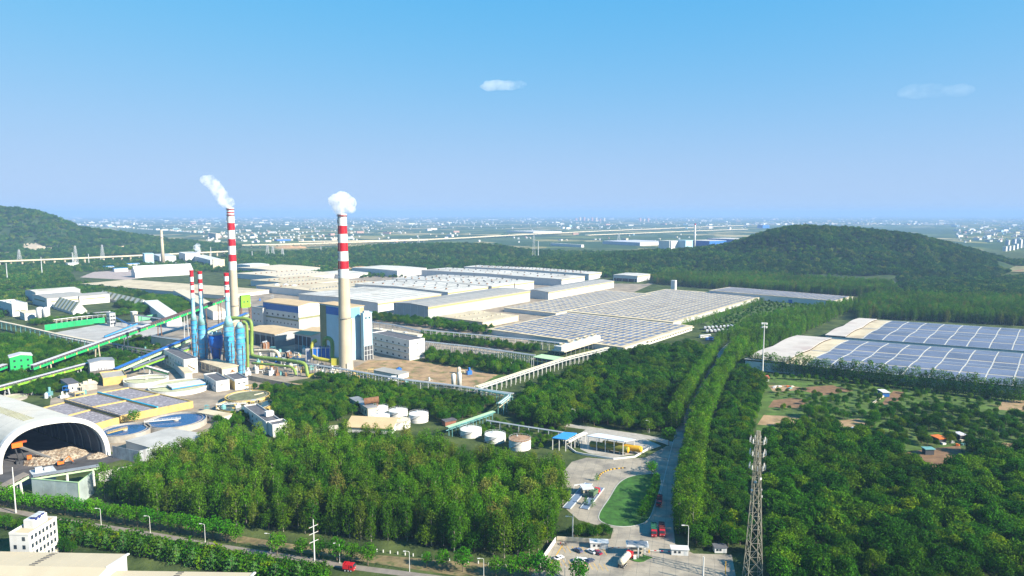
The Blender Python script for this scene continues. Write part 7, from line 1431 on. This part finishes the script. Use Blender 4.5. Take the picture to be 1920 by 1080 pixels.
wood('thicket', [(505, 762), (520, 745), (600, 727), (660, 738), (760, 762), (905, 778), (835, 800), (790, 772), (690, 768), (645, 785), (600, 806), (560, 812), (545, 800), (520, 782)], 5.4, 'broadleaf_tree', .6, .9, 0, '', 'clump of green trees between the retaining wall and the white tanks', '')
wood('thicket', [(585, 705), (700, 720), (860, 745), (930, 757), (900, 775), (760, 757), (640, 730)], 5.0, 'broadleaf_tree', .45, .7, 0, '', 'low dark trees below the long pipe rack', '')
wood('thicket', [(800, 800), (1010, 845), (1060, 830), (1060, 812), (1000, 800), (930, 790), (860, 815)], 5.0, 'broadleaf_tree', .25, .42, 0, '', 'low bushes around the right-hand tanks', '')
wood('thicket', [(400, 790), (440, 775), (500, 772), (470, 790), (420, 815)], 5.0, 'broadleaf_tree', .4, .65, 0, '', 'low trees between clarifiers and the lone house', '')
wood('thicket', [(800, 660), (880, 672), (1000, 690), (960, 705), (900, 700), (800, 682)], 6.0, 'broadleaf_tree', .5, .85, 0, '', 'garden trees right of the office block', '')
wood('thicket', [(790, 628), (900, 640), (1010, 655), (1010, 662), (880, 650), (790, 640)], 5.0, 'broadleaf_tree', .5, .75, 0, '', 'clipped dark trees between the two parallel pipe racks', '')
wood('thicket', [(700, 592), (800, 604), (900, 617), (960, 628), (900, 628), (790, 614), (700, 603)], 7.0, 'broadleaf_tree', .6, .95, 0, '', 'row of trees in front of the grey warehouse', '')
wood('thicket', [(0, 640), (60, 640), (150, 660), (160, 690), (60, 700), (-40, 690), (-60, 640)], 6.0, 'broadleaf_tree', .7, 1.1, 0, '', 'trees around the green transfer house', '')
wood('thicket', [(-60, 715), (90, 705), (160, 712), (110, 730), (60, 745), (-60, 745)], 5.5, 'broadleaf_tree', .6, .9, 0, '', 'trees below the lime green conveyor', '')
wood('thicket', [(60, 612), (120, 604), (200, 597), (290, 585), (340, 590), (330, 578), (270, 580), (180, 594), (60, 606)], 5.5, 'broadleaf_tree', .5, .8, 0, '', 'row of trees behind the green fence', '')
wood('thicket', [(210, 575), (290, 560), (360, 562), (350, 590), (290, 590)], 6, 'broadleaf_tree', .7, 1.0, 0, '', 'trees left of the scrubber stacks', '')
wood('thicket', [(1440, 815), (1520, 812), (1600, 825), (1690, 862), (1740, 840), (1830, 835), (1980, 850), (1980, 765), (1900, 780), (1800, 770), (1700, 765), (1600, 780), (1520, 770), (1480, 790)], 7.6, 'broadleaf_tree', .35, .8, 0, '', 'scrubby trees on the plots above the right-hand forest', '')
wood('thicket', [(1440, 735), (1560, 715), (1760, 728), (1960, 740), (1960, 765), (1700, 762), (1560, 775), (1450, 770)], 8.0, 'broadleaf_tree', .22, .55, 0, '', 'scattered bushes among the right-hand plots', '')
wood('poplar_belt', [(1340, 665), (1420, 668), (1500, 630), (1600, 582), (1595, 572), (1450, 598), (1400, 612), (1345, 640)], 6.0, 'row_poplar', .75, 1.05, 0, '', 'poplar belt beyond the bend of the tree-lined road', '')
wood('poplar_belt', [(1605, 604), (1640, 598), (1960, 614), (1960, 566), (1700, 562), (1660, 552), (1600, 576)], 6.5, 'poplar_tree', .8, 1.05, 0, '', 'olive poplar plantation behind the right solar halls', '')
wood('poplar_belt', [(1222, 532), (1320, 541), (1600, 556), (1690, 556), (1670, 538), (1450, 527), (1240, 519)], 7, 'poplar_tree', .85, 1.1, 0, '', 'belt of pale green poplars between solar field and wooded hill', '')
wood('far_wood', [(1690, 560), (1980, 566), (1980, 515), (1700, 535)], 9, 'far', .8, 1.2, 0, '', 'woods on the right below the hill flank', '')
for pz, lb in (([(100, 700), (160, 668), (235, 655), (300, 668), (250, 690), (215, 700)], 'bushes and trees beneath the conveyor galleries'), ([(20, 722), (110, 712), (190, 705), (180, 728), (100, 742), (40, 745)], 'green strip between lime conveyor and basins'), ([(190, 640), (215, 632), (290, 640), (330, 655), (260, 660)], 'green strip under the long gallery'), ([(470, 727), (560, 734), (620, 742), (560, 752), (500, 748)], 'bushes below the retaining wall')):
    wood('thicket', pz, 5.5, 'broadleaf_tree', .35, .7, 0, '', lb, '')
# poplars lining the gate road
def row(kind, pts, step, smin, smax, label, group, off=0.0, jit=.5, cat='tree', nmax=999, masslabel=''):
    rest = []
    P = smoothline([G(*p) for p in pts], 10); L = 0; nxt = 0; out = []
    for a, b in zip(P, P[1:]):
        d = b - a; l = d.length
        while nxt <= L + l:
            p = a + d * ((nxt - L) / l); n = Vector((-d.y, d.x, 0)).normalized(); p = p + n * (off + rr.uniform(-jit, jit)); p.z = hz(p.x, p.y); (out.append(plant(kind, p, rr.uniform(smin, smax), rr.uniform(0, 6.28), label, cat, group)) if len(out) < nmax else rest.append(p)); nxt += step * rr.uniform(.85, 1.15)
        L += l
    if rest: s_ = rng.uniform(smin, smax, len(rest)); mass('poplar_belt', rest, rng.uniform(0, 6.28, len(rest)), np.stack([s_] * 3, 1), len(FULL[kind].objects), FULL[kind], masslabel)
    return out
for o in (0, 3.6, 7.2): row('row_poplar', [(1276, 1000), (1281, 940), (1288, 890), (1296, 840), (1307, 795), (1325, 755), (1348, 710), (1368, 680), (1390, 655)], 4.4, .85, 1.3, 'bright green poplar in the dense row right of the gate road', 'poplars right of the gate road', 1.2 - o, .9, nmax=52, masslabel='far stretch of the poplar row right of the gate road')
for o in (0, 3.4): row('row_poplar', [(1268, 806), (1281, 772), (1302, 733), (1323, 700), (1341, 672)], 4.2, .9, 1.25, 'bright green poplar in the row left of the gate road', 'poplars left of the gate road', o, nmax=30, masslabel='far stretch of the poplar row left of the gate road')
row('row_poplar', [(1398, 690), (1470, 700), (1600, 716), (1750, 735), (1930, 757)], 3.6, 1.05, 1.5, 'tall airy poplar in the row before the near right solar hall', 'poplars before the near solar hall', 0, 1.0)
row('broadleaf_tree', [(1440, 710), (1560, 716), (1700, 728), (1850, 742), (1940, 752)], 6, .42, .62, 'dark low tree under the poplar row before the solar hall', 'dark trees under the poplar row', 0, 1.2)
row('row_poplar', [(1280, 617), (1330, 603), (1380, 588), (1432, 570)], 6.5, .7, 1.0, 'small dark poplar along the right wall of the biggest solar hall', 'poplars along the solar hall wall', 0, .6)
row('shrub', [(1750, 654), (1800, 656), (1880, 660)], 5, 1.8, 2.6, 'bush in the gap between the two right solar halls', 'bushes between the solar halls', 0, .5, 'bush')
row('shrub', [(1045, 593), (1110, 597), (1190, 602), (1258, 609)], 9, .9, 1.6, 'small dark bush in the gutter lane between solar halls', 'bushes between the solar roofs', 0, .5, 'bush')
# round trees along the upper side of the bottom lane
row('roadside_tree', [(-20, 942), (60, 956), (140, 967), (250, 984), (340, 1000), (450, 1019)], 6.0, 1.15, 1.5, 'round bright green tree on the upper side of the bottom lane', 'round trees along the bottom lane', 0, .4)
for x, y, s in ((520, 1040, 1.1), (565, 1043, .9), (598, 1046, 1.0), (632, 1052, 1.15), (660, 1054, .95), (690, 1060, 1.05), (800, 1062, .7), (830, 1066, .9), (868, 1072, 1.1), (930, 1080, .9), (960, 1084, 1.0), (985, 1083, 1.15), (1012, 1086, 1.25), (1036, 1090, 1.0), (1085, 1096, 1.15)):
    plant('roadside_tree', G(x, y), s * 1.3, rr.uniform(0, 6), 'round bright green tree on the upper side of the bottom lane', 'tree', 'round trees along the bottom lane')
row('broadleaf_tree', [(-20, 985), (60, 1000)], 5, .5, .7, 'dark bushy tree behind the white four-storey block', 'trees behind the white block', 0, .5)
# hedge below the lane, with cedars
for o in (0, 2.6, 5.2, 7.8): row('shrub', [(105, 993), (180, 1006), (260, 1020), (345, 1036), (430, 1052), (520, 1068), (620, 1083)], 3.4, 1.5, 2.3, 'dark green bush of the hedge below the bottom lane', 'hedge bushes below the bottom lane', -o + 1, .5, 'bush')
row('cedar_tree', [(112, 1010), (200, 1026), (280, 1042), (350, 1056), (420, 1070), (500, 1084), (600, 1094)], 9, .85, 1.15, 'pale green cedar rising from the hedge below the bottom lane', 'cedars in the lane hedge', -1, .8)
row('broadleaf_tree', [(120, 1035), (145, 1040)], 4, .5, .6, 'dark round tree beside the four-storey white block', 'dark trees beside the white block', 0, .3)
# clipped trees on the grass island, hedge above the car park
for i, (x, y, s) in enumerate([(1222, 893, 1.25), (1231, 905, .8), (1228, 918, .9), (1226, 930, .9), (1222, 942, 1.0), (1216, 953, .95), (1210, 964, 1.05), (1203, 974, .9)]): plant('roadside_tree', G(x, y) + Vector((0, 0, .15)), s, i, 'largest round tree at the top of the grass island' if i == 0 else 'round clipped tree on the right edge of the grass island', 'tree', 'round trees on the grass island')
plant('roadside_tree', G(1254, 836), 1.75, 0, 'large lone round tree at the road junction behind the pale canopy', 'tree', 'round trees on the grass island')
for i in range(14): x = 1072 + i * 5.3; plant('broadleaf_tree', G(x, 1004 + 3 * math.sin(i) - (i > 9) * 1), rr.uniform(.42, .55), i, 'dark bushy tree in the clump above the car park', 'tree', 'trees above the car park')
plant('roadside_tree', G(252, 795), 1.5, 0, 'lone dark round tree between the clarifiers and the basin', 'tree', 'lone trees')
for x, y in ((1098, 946), (1110, 950), (1119, 902)): plant('cedar_tree', G(x, y), .6, x, 'small dark conifer beside the weighbridge booth', 'tree', 'conifers at the weighbridge')
for i, (x, y) in enumerate(((885, 618), (892, 620), (898, 621), (940, 629), (973, 633), (976, 634))): plant('broadleaf_tree', G(x, y), .7 if i < 3 else .45, i, 'green tree against the edge of the front solar roof', 'tree', 'trees at the front solar roof')
for i, (x, y) in enumerate(((925, 700), (935, 702), (930, 696), (960, 700), (965, 705))): plant('row_poplar' if i < 3 else 'broadleaf_tree', G(x, y), .85 if i < 3 else .5, i, 'willow-like pale tree beside the white-posted pipe rack', 'tree', 'trees beside the white-posted rack')
# woods on hills and the middle distance
def hillwood(name, pxr, yr, sp, smin, smax, label, hmin=None, keep=1.0):
    ys = np.arange(yr[0], yr[1], sp); pts = []
    for y in ys:
        x0, x1 = (pxr[0] - 960) / FOC * y, (pxr[1] - 960) / FOC * y; xs = np.arange(x0, x1, sp); pts.append(np.stack([xs + rng.uniform(-.45, .45, len(xs)) * sp, y + rng.uniform(-.45, .45, len(xs)) * sp], 1))
    pts = np.vstack(pts); z = height(pts[:, 0], pts[:, 1]); k = np.ones(len(pts), bool) if hmin is None else z > hmin
    k &= rng.random(len(pts)) < keep
    for e in EXCL:
        lo, hi = e.min(0), e.max(0); c = k & (pts[:, 0] > lo[0]) & (pts[:, 0] < hi[0]) & (pts[:, 1] > lo[1]) & (pts[:, 1] < hi[1])
        if c.any(): idx = np.nonzero(c)[0]; k[idx[inside(pts[idx], e)]] = False
    pts = pts[k]; z = z[k]; s = rng.uniform(smin, smax, len(pts)); print(name, len(pts)); mass(name, np.column_stack([pts, z - .5]), rng.uniform(0, 6.28, len(pts)), np.stack([s, s, s * rng.uniform(.8, 1.2, len(pts))], 1), 4, FULL['far'], label)
hillwood('hill_forest', (985, 1990), (1480, 1960), 8.2, .55, 1.55, 'dense forest covering the rounded hill on the right', 2)
hillwood('hill_forest', (-40, 520), (2150, 2850), 13, .8, 1.9, 'dark forest on the long hill at the left', 3, .9)
hillwood('ridge_forest', (425, 1240), (1720, 2420), 12, .6, 1.7, 'dark wooded ridge behind the warehouses')
hillwood('plain_wood', (-40, 440), (1640, 2150), 14, .8, 1.3, 'green woods at the left under the viaduct', None, .8)
hillwood('plain_wood', (430, 760), (1500, 1720), 11, .7, 1.2, 'green trees behind the factory sheds', None, .75)
hillwood('plain_wood', (1130, 1260), (1480, 1720), 11, .7, 1.2, 'trees behind the lone white box warehouse', None, .9)
hillwood('plain_wood', (1690, 1990), (1130, 1490), 9.5, .6, 1.1, 'low woods between plantation and wooded hill', None, .85)
wood('thicket', [(1345, 628), (1330, 606), (1430, 566), (1590, 577), (1500, 600)], 8, 'broadleaf_tree', .2, .5, 0, '', 'bushes on the meadow right of the biggest solar hall', '')
wood('thicket', [(-60, 560), (40, 548), (140, 532), (240, 545), (300, 560), (200, 560), (120, 552), (60, 560), (0, 600), (-60, 600)], 9, 'far', .7, 1.1, 0, '', 'woods between the white halls and the broad beige roof', '')
wood('plain_wood', [(-80, 560), (140, 530), (125, 505), (-80, 505)], 11, 'far', .8, 1.2, 0, '', 'left woods crossed by concrete poles', '')
# ------------------------------------------------------------------ steam, clouds, haze
def puffs(name, label, blobs, dens, cat, scale=.11, parent=None):
    blobs = [(a, b, c, r * 1.4, d, e) for a, b, c, r, d, e in blobs]
    """closed bumpy volume made of merged balls, filled with cloud"""
    bm = bmesh.new(); c0 = Vector(blobs[0][:3])
    me = bpy.data.metaballs.new(name) if False else None
    for (x, y, z, r, sx, sz) in blobs:
        t = bmesh.ops.create_icosphere(bm, subdivisions=3, radius=1.0)
        for v in t['verts']:
            n = v.co.normalized(); k = 1 + .28 * mnoise.noise(n * 1.6 + Vector((x, y, z)) * .07) + .14 * mnoise.noise(n * 4 + Vector((x, y, z)))
            v.co = Vector((x, y, z)) + Vector((n.x * sx, n.y * sx, n.z * sz)) * r * k - c0
    m = bpy.data.meshes.new(name); bm.to_mesh(m); bm.free()
    o = bpy.data.objects.new(name, m); SC.collection.objects.link(o); o.location = c0
    rm = o.modifiers.new('merge', 'REMESH'); rm.mode = 'VOXEL'; rm.voxel_size = max(min(b[3] for b in blobs) * .22, .25)
    mt = bpy.data.materials.new(name); mt.use_nodes = True; n, l = mt.node_tree.nodes, mt.node_tree.links; n.remove(n['Principled BSDF']); pv = n.new('ShaderNodeVolumePrincipled'); pv.inputs['Color'].default_value = (1, 1, 1, 1); pv.inputs['Anisotropy'].default_value = .2
    geo = n.new('ShaderNodeNewGeometry'); nz = n.new('ShaderNodeTexNoise'); nz.inputs['Scale'].default_value = scale; nz.inputs['Detail'].default_value = 6; nz.inputs['Roughness'].default_value = .68; l.new(geo.outputs['Position'], nz.inputs['Vector'])
    mr = n.new('ShaderNodeMapRange'); mr.inputs['From Min'].default_value = .43; mr.inputs['From Max'].default_value = .70; mr.inputs['To Min'].default_value = 0.0; mr.inputs['To Max'].default_value = dens; l.new(nz.outputs['Fac'], mr.inputs['Value']); l.new(mr.outputs['Result'], pv.inputs['Density'])
    l.new(pv.outputs['Volume'], n['Material Output'].inputs['Volume']); m.materials.append(mt); tag(o, label, cat); return o
p = CH2P + Vector((0, 0, CH2H)); k = pxm(CH2P); u_ = 1 / k
puffs('steam_plume', 'round white puff of steam on top of the right striped chimney', [(p.x + a * u_, p.y + b, p.z + c * u_, r * u_, 1, 1) for a, b, c, r in ((0, 0, 6, 9), (-8, 3, 14, 10), (8, -2, 14, 11), (0, 2, 22, 14), (-10, 0, 24, 10), (11, 0, 22, 11), (1, 0, 32, 8), (16, 2, 10, 6))], .42, 'steam')
p = CH1P + Vector((0, 0, CH1H)); k = pxm(CH1P); u_ = 1 / k
puffs('steam_plume', 'white plume of steam drifting up left from the left striped chimney', [(p.x + a * u_, p.y + b, p.z + c * u_, r * u_, 1, 1) for a, b, c, r in ((1, 0, 4, 5), (-3, 1, 10, 8), (-10, 0, 14, 9), (-16, 2, 22, 9), (-22, 0, 32, 9.5), (-30, 2, 42, 9), (-38, 0, 49, 8), (-46, 2, 52, 6), (-30, 0, 55, 4))], .24, 'steam')
g = G(372, 490); puffs('steam_plume', 'small wisp of steam above the white process block at left', [(g.x + a, g.y, b, r, 1, 1) for a, b, r in ((0, 32, 6), (-3, 40, 7), (2, 48, 5))], .3, 'steam')
def cloud(label, x0, x1, y, h, t, dens, n, seed):
    r2 = random.Random(seed); bl = []
    for i in range(n):
        f = (i + .5) / n; c = T(x0 + (x1 - x0) * f, y + r2.uniform(-h * .15, h * .15), t); r = h / 2 / FOC * t * r2.uniform(.7, 1.05); bl.append((c.x, c.y, c.z, r, 1.9, .9))
    return puffs('cloud', label, bl, dens, 'cloud', 18 / t)
cloud('small flat white cloud at the top centre of the sky', 918, 976, 159, 15, 9000, .004, 7, 2)
cloud('faint thin cloud wisp at the upper right of the sky', 1705, 1805, 170, 20, 9000, .0009, 8, 5)
# the hazy air over the plain
zt = 235.0; mb = MB(); e = 92000.0; mb.hexa([(-e, -e, -2), (e, -e, -2), (e, e, -2), (-e, e, -2)], [(-e, -e, zt), (e, -e, zt), (e, e, zt), (-e, e, zt)])
hm = bpy.data.materials.new('haze'); hm.use_nodes = True; n, l = hm.node_tree.nodes, hm.node_tree.links; n.remove(n['Principled BSDF']); pv = n.new('ShaderNodeVolumePrincipled'); pv.inputs['Color'].default_value = (.30, .47, .77, 1); pv.inputs['Density'].default_value = 9e-5; pv.inputs['Anisotropy'].default_value = .0
l.new(pv.outputs['Volume'], n['Material Output'].inputs['Volume'])
mb.build('haze', hm, kind='stuff', label='pale blue haze lying over the whole plain')
